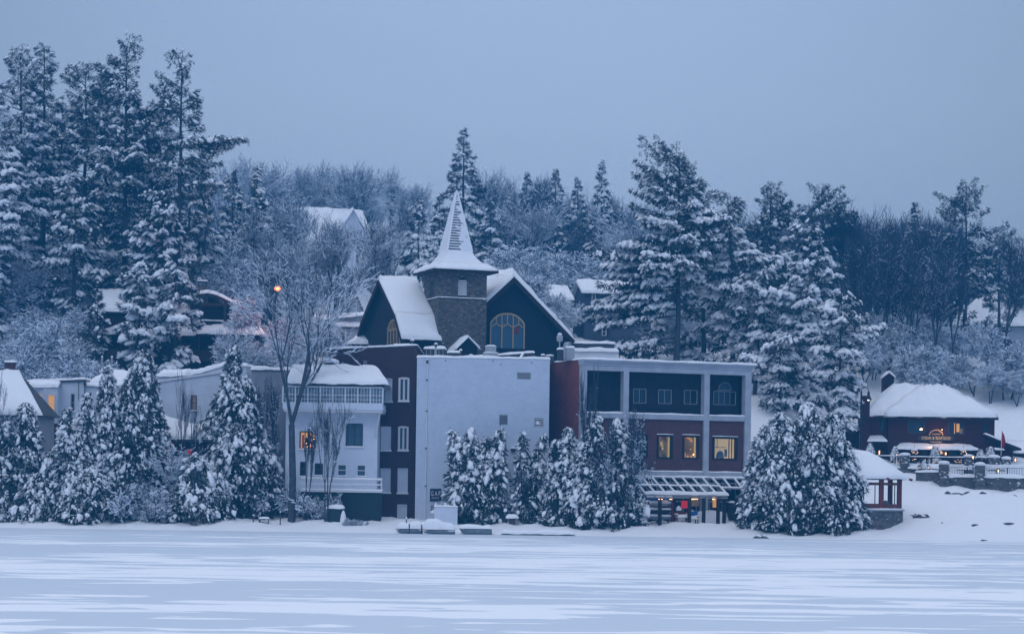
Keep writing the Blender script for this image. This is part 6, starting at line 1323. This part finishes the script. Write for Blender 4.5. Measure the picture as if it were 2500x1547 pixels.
def lowwall(pxa,pxb,D,py0,py1,label,name='stone_wall',snow=.35,dy=0):
    x0 = X(pxa,py0,D); x1 = X(pxb,py0,D); z1 = Z((pxa+pxb)/2,py0,D); z0 = min(Z((pxa+pxb)/2,py1,D), zt((x0+x1)/2,D))-1.0; L = math.hypot(x1-x0,dy); an = math.atan2(dy,x1-x0)
    t = T(name,label,'wall',(x0,D,z0),an); b = MB('wall_stone'); b.box(0,L,0,.5,0,z1-z0); b.build('masonry',t)
    b = MB('snow'); b.snowbox(-.05,L+.05,-.1,.6,z1-z0+.003,snow,seed=int(pxa)); b.build('snow_cap',t); return t
lowwall(2312,2384,221.4,1164,1190,'lower stone wall section between the two lower pillars')
lowwall(2400,2560,220.6,1166,1192,'lower stone wall section running off the right border')
lowwall(2150,2200,227,1142,1150,'short upper wall stub left of the first pillar')
lowwall(2217,2296,226.6,1143,1163,'upper stone wall section right of the first pillar')
lowwall(2236,2300,223.5,1152,1168,'sloping garden wall below the upper terrace',dy=-1.5,snow=.2)
# terrace ground
b = MB('snow'); x0 = X(2150,1140,227.6); x1 = X(2560,1140,227.6); zz = 6.85; b.box(x0,x1,227.3,234,3,zz); b.snowbox(x0,x1,227.2,234,zz,.12,seed=5); o = b.build('upper_terrace'); o['kind']='structure'
b = MB('snow'); x0 = X(2306,1140,222); x1 = X(2560,1140,222); zz = Z(2400,1168,222); b.box(x0,x1,221.9,227.2,2,zz); b.snowbox(x0,x1,221.9,227.2,zz,.15,seed=6); o = b.build('lower_terrace'); o['kind']='structure'
def fence(pxa,pxb,D,py0,py1,label,step=.16):
    x0 = X(pxa,py0,D); x1 = X(pxb,py0,D); z1 = Z((pxa+pxb)/2,py0,D); z0 = Z((pxa+pxb)/2,py1,D); L = x1-x0; h = z1-z0
    t = T('iron_fence',label,'fence',(x0,D,z0)); b = MB('black'); n = int(L/step)
    for k in range(n+1): b.box(k*step-.014,k*step+.014,-.014,.014,.05,h-.03)
    b.build('pickets',t); b = MB('black'); b.box(0,L,-.025,.025,h-.05,h); b.box(0,L,-.025,.025,.05,.09)
    for k in range(int(L/2.2)+1): b.box(k*2.2-.04,k*2.2+.04,-.04,.04,0,h+.04)
    b.build('rails',t); b = MB('snow'); b.snowbox(0,L,-.05,.05,h+.002,.07,seed=int(pxa),step=.25,r=.04); b.build('rail_snow',t)
fence(2132,2198,227.3,1112,1134,'iron fence with a snowy rail left of the first upper pillar')
fence(2219,2354,227.3,1115,1135,'iron fence with a snowy rail before the restaurant canopy')
fence(2377,2412,227.4,1116,1136,'short iron fence right of the canopy')
fence(2306,2380,221.5,1139,1159,'iron fence on the lower wall between two pillars')
fence(2404,2530,220.8,1141,1161,'iron fence on the lower wall running to the right border')
# small lit christmas trees, baskets and lanterns
def xmas(px,D,py0,py1,w,label,seed,lit=10):
    rng = np.random.default_rng(seed); x,y,_ = P(px,py1,D); z0 = Z(px,py1,D); H = Z(px,py0,D)-z0; tm = TM(); n = int(60+H*60); tt_ = rng.random(n)**.8; az = rng.uniform(0,6.28,n); r = w*(1-tt_)*rng.uniform(.8,1.05,n)+.03
    PS = np.stack([r*np.cos(az),r*np.sin(az),tt_*H+.1],1); DS = norm(np.stack([np.cos(az),np.sin(az),-.5*np.ones(n)],1)); sz = np.full(n,.28)
    sprays(tm,PS,DS,sz,5,rng,width=.2); k = rng.random(n)<.75; blobs(tm,PS[k]+DS[k]*.06,DS[k]+np.array([0,0,-.3]),sz[k]*.75,sz[k]*.55,sz[k]*.4,rng)
    me = tm.mesh('crown',['needle','tree_snow']); tt = TM(); tubes(tt,np.array([[0,0,-.2]]),np.array([[0,0,H*.6]]),np.array([.05]),np.array([.02]),6)
    t = tree_obj('christmas_tree',label,'christmas tree',(x,y,z0),tt.mesh('trunk',['bark']),me)
    b = MB('spark'); 
    for k in range(lit): u = rng.random(); a = rng.uniform(3.6,5.8); rr = w*(1-u)+.08; b.box(rr*math.cos(a)-.018,rr*math.cos(a)+.018,rr*math.sin(a)-.018,rr*math.sin(a)+.018,u*H+.1,u*H+.14)
    if lit: b.build('light_string',t)
XM = [(2124,229,1086,1110,.45,'small snowy christmas tree with a lit tip left of the canopy',8),(2184,229,1094,1136,.6,'snowy christmas tree with lights before the left end of the canopy',14),(2282,229,1092,1134,.6,'snowy christmas tree under the sign',12),(2394,228.5,1101,1120,.42,'snow coated little tree between the two right pillars',3),(2418,230,1094,1116,.4,'small lit tree by the side awning',6),(2256,226,1128,1145,.5,'low bush strung with lights on the upper terrace wall',12)]
for i,q in enumerate(XM): xmas(*q[:6],70+i,q[6])
rng_ = random.Random(3)
for i,(px,py,D,lab) in enumerate([(2233,1101,231.2,'snow topped lit basket hanging at the left of the canopy'),(2293,1101,231.2,'snow topped lit basket hanging at the middle of the canopy'),(2352,1102,231.2,'snow topped lit basket hanging at the right of the canopy')]):
    x,y,z = P(px,py,D); t = T('hanging_basket',lab,'hanging basket',(x,y,z-.3)); b = MB('needle'); b.lathe([(.1,-.05),(.28,.08),(.33,.25),(.26,.38)],10); b.build('basket',t); b = MB('snow'); b.blob((0,0,.42),.33,.33,.22,'snow',i); b.build('snow_cap',t); b = MB('black'); b.bar((0,0,.5),(0,0,.95),.015,n=4); b.build('chain',t)
    b = MB('spark'); 
    for k in range(7): a = rng_.uniform(3.5,5.9); z_ = rng_.uniform(.02,.3); b.box(.34*math.cos(a)-.02,.34*math.cos(a)+.02,.34*math.sin(a)-.02,.34*math.sin(a)+.02,z_,z_+.04)
    b.build('light_string',t)
for i,(pxa,pxb,py,lab) in enumerate([(2222,2238,1124,'left planter of lit red greenery behind the upper fence'),(2246,2260,1125,'middle planter of lit red greenery behind the upper fence'),(2325,2350,1126,'right planter of lit red greenery behind the upper fence')]):
    x0 = X(pxa,py,227.9); x1 = X(pxb,py,227.9); z = Z((pxa+pxb)/2,py+5,227.9); t = T('planter',lab,'planter',((x0+x1)/2,227.9,z)); w_ = (x1-x0)/2; b = MB('dark_wood'); b.box(-w_,w_,-.2,.2,-.25,.12); b.build('box',t); b = MB('needle'); b.blob((0,0,.2),w_,.25,.22,'needle',i,.3); b.build('greenery',t); b = MB('spark')
    for k in range(int(w_*22)): x = rng_.uniform(-w_,w_)*.9; z_ = rng_.uniform(.1,.36); b.box(x-.018,x+.018,-.27,-.24,z_,z_+.035)
    b.build('light_string',t)
for i,(px,py,D,lab) in enumerate([(2309,1107,232.4,'lit lantern by the restaurant door under the canopy'),(2316,1153,223.5,'tiny lit lantern low behind the lower fence'),(2437,1149,224,'lit lantern on a terrace table right of the tall pillar'),(2376,1116,226.5,'lit lantern on the corner of the right canopy pillar'),(2479,1122,230,'glowing lantern on the brown wall near the right border')]):
    x,y,z = P(px,py,D); t = T('lantern',lab,'lantern',(x,y,z-.15)); b = MB('black'); b.box(-.1,.1,-.1,.1,-.03,0); b.box(-.1,.1,-.1,.1,.34,.38)
    for sx in (-1,1):
        for sy in (-1,1): b.box(sx*.09-.012,sx*.09+.012,sy*.09-.012,sy*.09+.012,0,.34)
    b.build('cage',t); b = MB('spark'); b.lathe([(.02,.02),(.06,.1),(.05,.22),(.01,.3)],8); b.build('flame',t)
lamp(2309,1104,231.9,4,(1,.5,.22))
# terrace furniture under snow
for i,(px,D,w_,lab) in enumerate([(2356,224.5,.9,'round snow heaped terrace table left of the tall pillar'),(2432,225,1.0,'round snow heaped terrace table right of the tall pillar')]):
    x,y,z = X(px,1150,D),D,Z(2400,1168,222)+.1; t = T('terrace_table',lab,'table',(x,y,z)); b = MB('black'); b.bar((0,0,0),(0,0,.7),.05,n=6); b.lathe([(w_*.9,.7),(w_*.9,.75)],16); b.build('frame',t); b = MB('snow'); b.blob((0,0,.85),w_*.95,w_*.95,.3,'snow',i); b.build('snow_heap',t)
# flag
x,y,_ = P(2444,1100,231); t = T('flag','dark red flag hanging on a slanted pole at the right of the restaurant','flag',(x,y,Z(2444,1112,231))); h = Z(2444,1050,231)-t.location.z
b = MB('trim_white'); b.bar((-.0,0,0),(.05,0,h+.1),.03,n=6); b.build('pole',t); b = MB('cloth_red'); b.add([(.06,0,h),(.34,.05,h-.55),(.42,-.06,h-1.1),(.3,.04,h-1.75),(.1,0,h-1.55),(.0,.04,h-.9),(.06,.03,h),(.34,.08,h-.55),(.42,-.03,h-1.1),(.3,.07,h-1.75),(.1,.03,h-1.55),(0,.07,h-.9)],[(0,5,4,3,2,1),(6,7,8,9,10,11),(0,1,7,6),(1,2,8,7),(2,3,9,8),(3,4,10,9),(4,5,11,10),(5,0,6,11)],'cloth_red'); b.build('cloth',t)
# ornamental street lamp
x,y,_ = P(2101,1092,229); g_ = zt(x,y)-.3; H = Z(2101,955,229)-g_; t = T('street_lamp','dark ornamental lamp post with a bell shaped hood beside the red chimney','street lamp',(x,y,g_))
b = MB('black'); b.bar((0,0,0),(0,0,H),.09,n=8,m='black'); b.build('post',t); b = MB('black'); 
for k in range(8): a0,a1 = math.pi*(1-k/8),math.pi*(1-(k+1)/8); b.bar((.36+.36*math.cos(a0),0,H+.45*math.sin(a0)),(.36+.36*math.cos(a1),0,H+.45*math.sin(a1)),.035,n=5)
b.build('arm',t); b = MB('black'); b.lathe([(.06,H+.02),(.12,H-.12),(.14,H-.4),(.34,H-.78),(.38,H-.84)],12,(.72,0)); b.build('hood',t); b = MB('bulb'); b.blob((.72,0,H-.86),.07,.07,.07,'bulb'); b.build('bulb',t)
# glowing street lamp in the trees
x,y,z = P(677,704,246); g_ = zt(x,y); t = T('street_lamp','glowing orange street lamp on a thin pole among the bare trees','street lamp',(x,y,g_)); H = z-g_
b = MB('dark_grey'); b.bar((-.1,1.2,-.3),(-.1,1.2,H+.4),.06,n=8); b.bar((-.1,1.2,H+.35),(-.05,0,H+.25),.04,n=6); b.build('post',t); b = MB('metal_grey'); b.lathe([(.12,H+.28),(.26,H+.12),(.26,H+.08)],10); b.build('head',t); b = MB('lamp_glow'); b.blob((0,.06,H+.02),.36,.2,.3,'lamp_halo',0,.02,-1); b.blob((0,-.14,H),.17,.1,.14,'lamp_glow',0,.02,-1); b.build('bulb',t)  # the bulb part includes a glowing orange blob that stands for the halo
lamp(677,704,245.0,420,(1,.22,.06),.15)
x,y,z = P(415,634,262); 
# ---- pergola with posts before the glass shopfront
fL = Fr(1417, 208, .55, R(20.5)); t = T('pergola','pale steel pergola frame with snow on every rafter above the shop patio','pergola',fL.loc(),fL.yaw)
zt1 = fL.q(1650,1166,-.35)[1]; xa = fL.q(1562,1166,-.35)[0]; xb = fL.q(1818,1170,-.35)[0]; ya = -3.7; zf = fL.q(1690,1209,ya)[1]; xfa = fL.q(1576,1206,ya)[0]; xfb = fL.q(1776,1210,ya)[0]
b = MB('metal_grey'); b.bar((xa,-.4,zt1),(xb,-.4,zt1),.12,.14); b.bar((xa,-.4,zt1-.42),(xb,-.4,zt1-.42),.08,.08); b.bar((xfa,ya,zf),(xfb,ya,zf),.14,.16); b.bar((xfa,ya+.05,zf-.2),(xfb,ya+.05,zf-.2),.1,.1)
b.bar((xfb,ya,zf),(xfb,-.4,zt1),.1,.14); b.bar((xfb,ya,zf-.2),(xfb,-2.0,zf+.1),.08,.08); b.bar((xfb,-2.0,(zf+zt1)/2-.1),(xb,-2.0,(zf+zt1)/2-.1),.12,.12)
nr = 8; sn = MB('snow')
xs_ = [xfa+(xfb-xfa)*k/nr for k in range(nr+1)]+[xfb+(xb-xfb)*k/3 for k in (1,2,3)]
for k,x in enumerate(xs_):
    y1,z1 = (ya,zf) if k <= nr else (-2.0,(zf+zt1)/2-.1)
    b.bar((x,y1,z1),(x,-.4,zt1),.08,.12); b.bar((x,y1,z1-.2),(x,-.4,zt1-.42),.05,.05)
    m1 = (x,(y1-.4)/2,(z1+zt1)/2); b.bar((x,y1+.3,z1-.15),(x,(y1-.4)/2-.2,(z1+zt1)/2-.06),.03); b.bar((x,(y1-.4)/2+.3,(z1+zt1)/2-.35),(x,-.9,zt1-.12),.03)
    sn.snowq((x-.09,y1-.05,z1+.065),(x+.09,y1-.05,z1+.065),(x+.09,-.4,zt1+.065),(x-.09,-.4,zt1+.065),.13,seed=k,step=.35,r=.07)
b.bar((xfa,(ya-.4)/2,(zf+zt1)/2+.05),(xfb,(ya-.4)/2,(zf+zt1)/2+.05),.09,.09); b.build('frame',t)
sn.snowq((xfa-.1,ya-.15,zf+.085),(xfb+.1,ya-.15,zf+.085),(xfb+.1,ya+.35,zf+.22),(xfa-.1,ya+.35,zf+.22),.2,seed=60,step=.3,r=.12); sn.snowbox(xa,xb,-.5,-.3,zt1+.075,.14,seed=61); sn.snowq((xfa,(ya-.4)/2-.07,(zf+zt1)/2+.1),(xfb,(ya-.4)/2-.07,(zf+zt1)/2+.1),(xfb,(ya-.4)/2+.07,(zf+zt1)/2+.12),(xfa,(ya-.4)/2+.07,(zf+zt1)/2+.12),.12,seed=62,step=.3,r=.06); sn.snowq((xfb,-2.08,(zf+zt1)/2-.03),(xb,-2.08,(zf+zt1)/2-.03),(xb,-1.9,(zf+zt1)/2-.03),(xfb,-1.9,(zf+zt1)/2-.03),.12,seed=63,step=.3,r=.06); sn.build('frame_snow',t)
for i,(px,o_) in enumerate([(1611,ya+.1),(1645,ya+1.),(1683,ya+.1),(1718,ya+.1),(1753,ya+.1),(1768,ya+.6),(1797,-2.0)]):
    x = fL.q(px,1250,o_)[0]; b = MB('dark_wood'); b.box(x-.13,x+.13,o_-.13,o_+.13,-.3,zf-.22+(.0 if o_ != -2.0 else .3)); b.build('post',t)
b = MB('spark')
for px in (1609,1616,1636,1640,1690,1693,1697,1702,1740,1744): x,z = fL.q(px,1216,ya-.1); b.box(x-.035,x+.035,ya-.12,ya-.05,z-.1,z-.04)
b.build('light_string',t)
lamp(1693,1222,206.5,3.,(1,.5,.25)); lamp(1614,1222,206.5,2.,(1,.5,.25))
# patio things
def wpos(px,py,off): x,z = fL.q(px,py,off); return fL.x+x*fL.c-off*fL.s, fL.y+x*fL.s+off*fL.c
def onp(name,label,cat,px,off,zb=.0): x,y = wpos(px,1270,off); return T(name,label,cat,(x,y,zt(x,y)-.05),fL.yaw)
t = onp('boat_rack','wooden rack of snow covered boats left under the pergola','boat rack',1608,-2.6); b = MB('post_wood')
for x in (-1.15,.1,1.2): b.box(x-.06,x+.06,-.3,-.2,0,2.5); b.box(x-.06,x+.06,.5,.6,0,2.5)
for z in (.55,1.15,1.75,2.3): 
    for x in (-1.15,.1,1.2): b.box(x-.05,x+.05,-.3,.6,z-.08,z)
b.build('rack',t)
for k,(z,m_) in enumerate([(.55,'dock_grey'),(1.15,'bin_green'),(1.75,'metal_grey'),(2.3,'tarp_blue')]): 
    b = MB(m_,'snow'); b.lathe([(.03,-1.35),(.17,-.9),(.22,0),(.17,.9),(.03,1.35)],10,(0,0),m_,True); 
    for i,v in enumerate(b.v): b.v[i] = (v[2],v[1]+.12,v[0]+z+.2)
    b.snowq((-1.3,-.12,z+.3),(1.3,-.12,z+.3),(1.2,.35,z+.32),(-1.2,.35,z+.32),.16,seed=k,step=.3); b.build('boat',t)
for i,(px,w_,lab) in enumerate([(1664,1.1,'wooden patio chair with a tall snow lump under the pergola'),(1690,.9,'low patio bench half buried in snow right of the chair')]):
    t = onp('patio_chair' if i == 0 else 'patio_bench',lab,'chair' if i == 0 else 'bench',px,-3.1); b = MB('post_wood'); b.box(-w_/2,w_/2,-.3,.3,.38,.44)
    for x in (-w_/2,w_/2): b.box(x-.04,x+.04,-.3,-.22,0,.65); b.box(x-.04,x+.04,.22,.3,0,.95 if i == 0 else .5); b.box(x-.05,x+.05,-.3,.3,.62,.67)
    if i == 0: b.box(-w_/2,w_/2,.24,.3,.5,.95)
    b.build('frame',t); b = MB('snow'); b.snowbox(-w_/2,w_/2,-.3,.22,.445,.22,seed=i,step=.2); b.snowbox(-w_/2-.08,-w_/2+.08,-.3,.3,.675,.1,step=.2); b.snowbox(w_/2-.08,w_/2+.08,-.3,.3,.675,.1,step=.2)
    if i == 0: b.blob((-.2,.2,1.15),.26,.22,.32,'snow',3)
    b.build('snow_load',t)
t = onp('tarpaulin','bright blue tarpaulin showing through the patio snow','tarpaulin',1693,-1.8); b = MB('tarp_blue'); b.add([(-.55,-.02,1.0),(.45,-.02,1.05),(.2,-.3,.45),(-.5,-.3,.4),(-.55,.1,1.0),(.45,.1,1.05),(.2,.1,.45),(-.5,.1,.4)],[(0,3,2,1),(4,5,6,7),(0,1,5,4),(1,2,6,5),(2,3,7,6),(3,0,4,7)]); b.build('sheet',t); b = MB('snow'); b.blob((0,.2,.0),1.0,.5,1.0,'snow',4); b.build('snow_heap',t)
x,y = wpos(1735,1250,-1.0); b = MB('snow'); b.blob((x,y,.9),2.6,1.2,1.25,'snow',7,.05); b.blob((x-1.8,y-.2,.9),1.5,1.,1.0,'snow',9,.05); tag(b.build('snow_bank'),'smooth bank of piled snow behind the pergola posts','snow bank')
x,y = wpos(1800,1250,-1.6); 
t = onp('grill','black covered grill with a snow capped lid at the right of the patio','grill',1786,-2.2); b = MB('black'); b.box(-.35,.35,-.25,.25,.1,1.3); b.box(-.5,-.35,-.2,.2,.75,.8); b.build('cabinet',t,bevel=.03); b = MB('black'); b.lathe([(.32,1.3),(.34,1.5),(.2,1.7)],12,(0,0)); b.build('lid',t); b = MB('snow'); b.blob((0,0,1.75),.32,.28,.14,'snow',2); b.build('snow_cap',t)
t = onp('storage_bin','pale round topped storage bin with a snow lid beside the big cedar','bin',1824,-3.2); b = MB('metal_grey'); b.box(-.5,.5,-.35,.35,0,.85); b.build('body',t,bevel=.04); b = MB('snow'); b.snowbox(-.54,.54,-.4,.4,.853,.22,seed=3,step=.2); b.build('snow_cap',t)
t = onp('patio_table','small pale table with a snow top behind the storage bin','table',1819,-2.3); b = MB('metal_grey'); b.box(-.65,.65,-.4,.4,.9,.96)
for x in (-.6,.6): b.box(x-.03,x+.03,-.38,-.32,0,.9); b.box(x-.03,x+.03,.32,.38,0,.9)
b.build('frame',t); b = MB('snow'); b.snowbox(-.68,.68,-.42,.42,.963,.2,seed=4,step=.2); b.build('snow_cap',t)
x,y,z = at(1572,1280,205.3); t = T('gate_pillar','pale grey pillar with a rounded snow cap between cedar and pergola','pillar',(x,y,z-.2)); b = MB('grey_stucco'); b.box(-.3,.3,-.3,.3,0,Z(1572,1234,205.3)-z+.2); b.build('shaft',t); b = MB('snow'); b.blob((0,0,Z(1572,1233,205.3)-z+.25),.36,.36,.2,'snow',5); b.build('snow_cap',t)
# ---- shore furniture
x,y,z = at(819,1262,203.2); t = T('waste_bin','dark green box bin with an overhanging snow lid on the bank','bin',(x,y,z-.2)); h = Z(819,1240,203.2)-z+.2; b = MB('bin_green'); b.box(-.68,.68,-.4,.4,0,h); b.build('body',t,bevel=.04); b = MB('snow'); b.snowbox(-.78,.78,-.48,.48,h+.003,.26,seed=8,step=.25); b.build('snow_cap',t)
x,y,z = at(838,1268,202); b = MB('snow'); b.lathe([(.3,z-.2),(.27,z+.3),(.2,z+.7),(.1,z+1.0),(.02,z+1.08)],10,(x,y),'snow',True); tag(b.build('snow_post'),'snow plastered stump standing at the corner of the green bin','post')
x,y,z = at(1062,1268,203.4); t = T('bird_table','thin dark post carrying a block of snow left of the white board','table',(x-.1,y,z-.2)); h = Z(1056,1252,203.4)-z+.2; b = MB('black'); b.bar((.25,0,0),(.25,0,h),.035,n=6); b.box(-.25,.45,-.25,.25,h,h+.04); b.build('stand',t); b = MB('snow'); b.snowbox(-.28,.5,-.28,.28,h+.043,.3,seed=9,step=.2); b.build('snow_cap',t)
x0 = X(1060,1250,202.2); x1 = X(1117,1250,202.2); zb = Z(1090,1278,202.2); zt_ = Z(1090,1236,202.2); t = T('white_board','large blank white board standing upright behind the boats','board',(x0,202.2,zb-.5)); h = zt_-zb+.5
b = MB('white_plain'); b.box(0,x1-x0,0,.12,0,h); b.build('panel',t); b = MB('snow'); b.snowbox(-.02,x1-x0+.02,-.05,.17,h+.003,.12,seed=10,step=.2)
for k in (.07,.48,.86): b.blob(((x1-x0)*k,.05,h+.12),.1,.08,.25,'snow',int(k*9))
b.build('snow_cap',t)
def boat(pxa,pxb,D,py0,py1,label,seed,snowh=.5,name='row_boat',flip=False):
    x0 = X(pxa,py1,D); x1 = X(pxb,py1,D); z0 = .02; L = x1-x0; h = Z((pxa+pxb)/2,py0,D)-z0; t = T(name,label,'boat',(x0,D,z0)); b = MB('dock_grey'); n = 14; vs=[];fs=[]
    def half(u): return .62*(1-(max(0,(.28-u))/.28)**2)**.5*(1-.15*max(0,u-.7)/.3)
    for i in range(n+1):
        u = i/n; w_ = max(half(u),.03); zz = .25*h*max(0,1-u/.25)**2; 
        vs += [(u*L,-w_,h+zz*.6),(u*L+.12*(1-u),-w_*.86,h*.45+zz),(u*L+.22*(1-u),-w_*.6,0+zz),(u*L+.22*(1-u),w_*.6,zz),(u*L,w_,h+zz*.6)]
    for i in range(n):
        for k in range(4): q = i*5+k; fs.append((q,q+1,q+6,q+5))
        q = i*5; fs.append((q+4,q,q+5,q+9))
    fs.append((0,4,3,2,1)); q = n*5; fs.append((q,q+1,q+2,q+3,q+4)); b.add(vs,fs); b.build('hull',t)
    b = MB('black'); b.bar((0.05,-.62,h+.02),(L,-.56,h+.02),.05,.05); b.build('gunwale',t)
    b = MB('snow'); b.snowq((.1,-.5,h+.01),(L,-.6,h+.01),(L,.6,h+.05),(.1,.5,h+.05),snowh,seed=seed,step=.3,r=.4); b.build('snow_load',t)
boat(965,1032,195.6,1291,1303,'left row boat at the ice edge buried under smooth snow',11,.55)
boat(1030,1111,195.0,1293,1304,'longest snow buried row boat at the ice edge',12,.75)
boat(1121,1201,195.9,1291,1301,'right boat with dark flat sides beyond the white board',13,.4,'flat_boat')
b = MB('snow'); x,y,z = at(1085,1285,198.6); b.blob((x-1,y,z-.1),2.6,.9,.7,'snow',3,.05); b.blob((x+1.9,y+.2,z-.1),1.0,.6,.5,'snow',5,.05); tag(b.build('snow_bank'),'snow bank heaped between the boats and the white board','snow bank')
for i,(px,py0,py1,D,lab) in enumerate([(999,1278,1304,194.6,'mooring pole before the left row boat'),(1029,1280,1302,194.5,'mooring pole with dark bands between the two left boats'),(618,1258,1297,200,'thin pole standing alone at the left of the bank'),(684,1250,1288,201,'thin pole by the little bench on the bank'),(992,1266,1276,202,'short stake with a ball of snow left of the boats')]):
    x,y,_ = P(px,py1,D); z = min(zt(x,y),Z(px,py1,D))-.2; h = Z(px,py0,D)-z; t = T('mooring_pole',lab,'pole',(x,y,z)); b = MB('dark_grey'); b.bar((0,0,0),(0,0,h),.05,n=6); b.build('pole',t); b = MB('snow'); b.blob((0,0,h+.03),.08,.08,.08 if i < 4 else .16,'snow',i); b.build('snow_cap',t)
x,y,z = at(645,1283,200.6); t = T('garden_bench','tiny dark bench with snow on its seat on the left bank','bench',(x,y,z-.1)); b = MB('dark_grey'); b.box(-.4,.4,-.2,.2,.42,.47); b.box(-.5,-.42,.1,.2,0,.9)
for q in (-.36,.36): b.box(q-.03,q+.03,-.18,.18,0,.42)
b.build('frame',t); b = MB('snow'); b.snowbox(-.42,.42,-.22,.22,.473,.12,seed=1,step=.2); b.build('snow_cap',t)
x,y,z = at(1250,1285,202.8); t = T('garden_grill','grey garden stove with a thick snow slab between the first two cedars','stove',(x,y,z-.15)); b = MB('dark_grey'); b.box(-.28,.28,-.25,.25,0,.62); b.box(-.42,.42,-.3,.3,.62,.68); b.build('body',t); b = MB('snow'); b.snowbox(-.55,.55,-.36,.36,.683,.3,seed=2,step=.2); b.build('snow_cap',t)
x,y,z = at(1236,1282,203); t = T('snowy_post','leaning wooden post with a snow hat left of the garden stove','post',(x,y,z-.2)); b = MB('bark'); b.bar((0,0,0),(-.1,0,1.1),.1,n=8); b.build('post',t); b = MB('snow'); b.blob((-.1,0,1.2),.17,.17,.24,'snow',2); b.build('snow_cap',t)
b = MB('dock_grey'); x0 = X(1225,1303,200); x1 = X(1400,1306,200); b.box(x0,x1,195.5,196.8,.02,.13); b.snowbox(x0,x1,195.4,196.9,.133,.32,seed=14); tag(b.build('low_dock'),'long low dock edge under snow at the foot of the cedars','dock')
for i,(px,D,w_,lab) in enumerate([(2235,207.5,.5,'snow capped boulder beside the gazebo, uppermost of the two'),(2249,206,.75,'wide flat dark rock below the upper boulder'),(2402,196.5,.3,'small dark rock near the ice at the lower right'),(1860,196.3,.6,'low dark rocks at the ice edge under the big cedar')]):
    x,y,z = at(px,1290,D); t = T('rock',lab,'rock',(x,y,z-.05)); b = MB('rock'); b.blob((0,0,0),w_,w_*.6,w_*.45,'rock',i,.3); b.build('stone',t); b = MB('snow'); b.blob((-.05,.12,w_*.28),w_*.85,w_*.5,w_*.26,'snow',i+4,.2); b.build('snow_cap',t)
for i,(px,D,w_) in enumerate([(2312,217.5,.5),(2332,217.3,.8),(2350,217.2,.7),(2362,217.2,.45),(2397,216.8,.45),(2475,216.5,.5),(2300,204,.5),(2380,203.6,.6),(2460,203.6,.7)]):
    x,y,z = at(px,1290,D); b = MB('rock'); b.blob((x,y,z-.08),w_*.7,.3,.16,'rock',i,.3); tag(b.build('edging_stone'),'dark flat edging stone just showing through the snow slope below the terrace','stone','edging stones on the snow slope')
for i,px in enumerate((249,273)):
    D = 236; x,y,_ = P(px,890,D); g_ = zt(x,y)-.3; H = Z(px,872+i,D)-g_; t = T('fence_post',['left of two thin snow tipped posts before the lodge','right of two thin snow tipped posts before the lodge'][i],'post',(x,y,g_)); b = MB('metal_grey'); b.box(-.09,.09,-.09,.09,0,H); b.build('post',t); b = MB('snow'); b.blob((0,0,H+.05),.11,.11,.14,'snow',i); b.build('snow_cap',t)
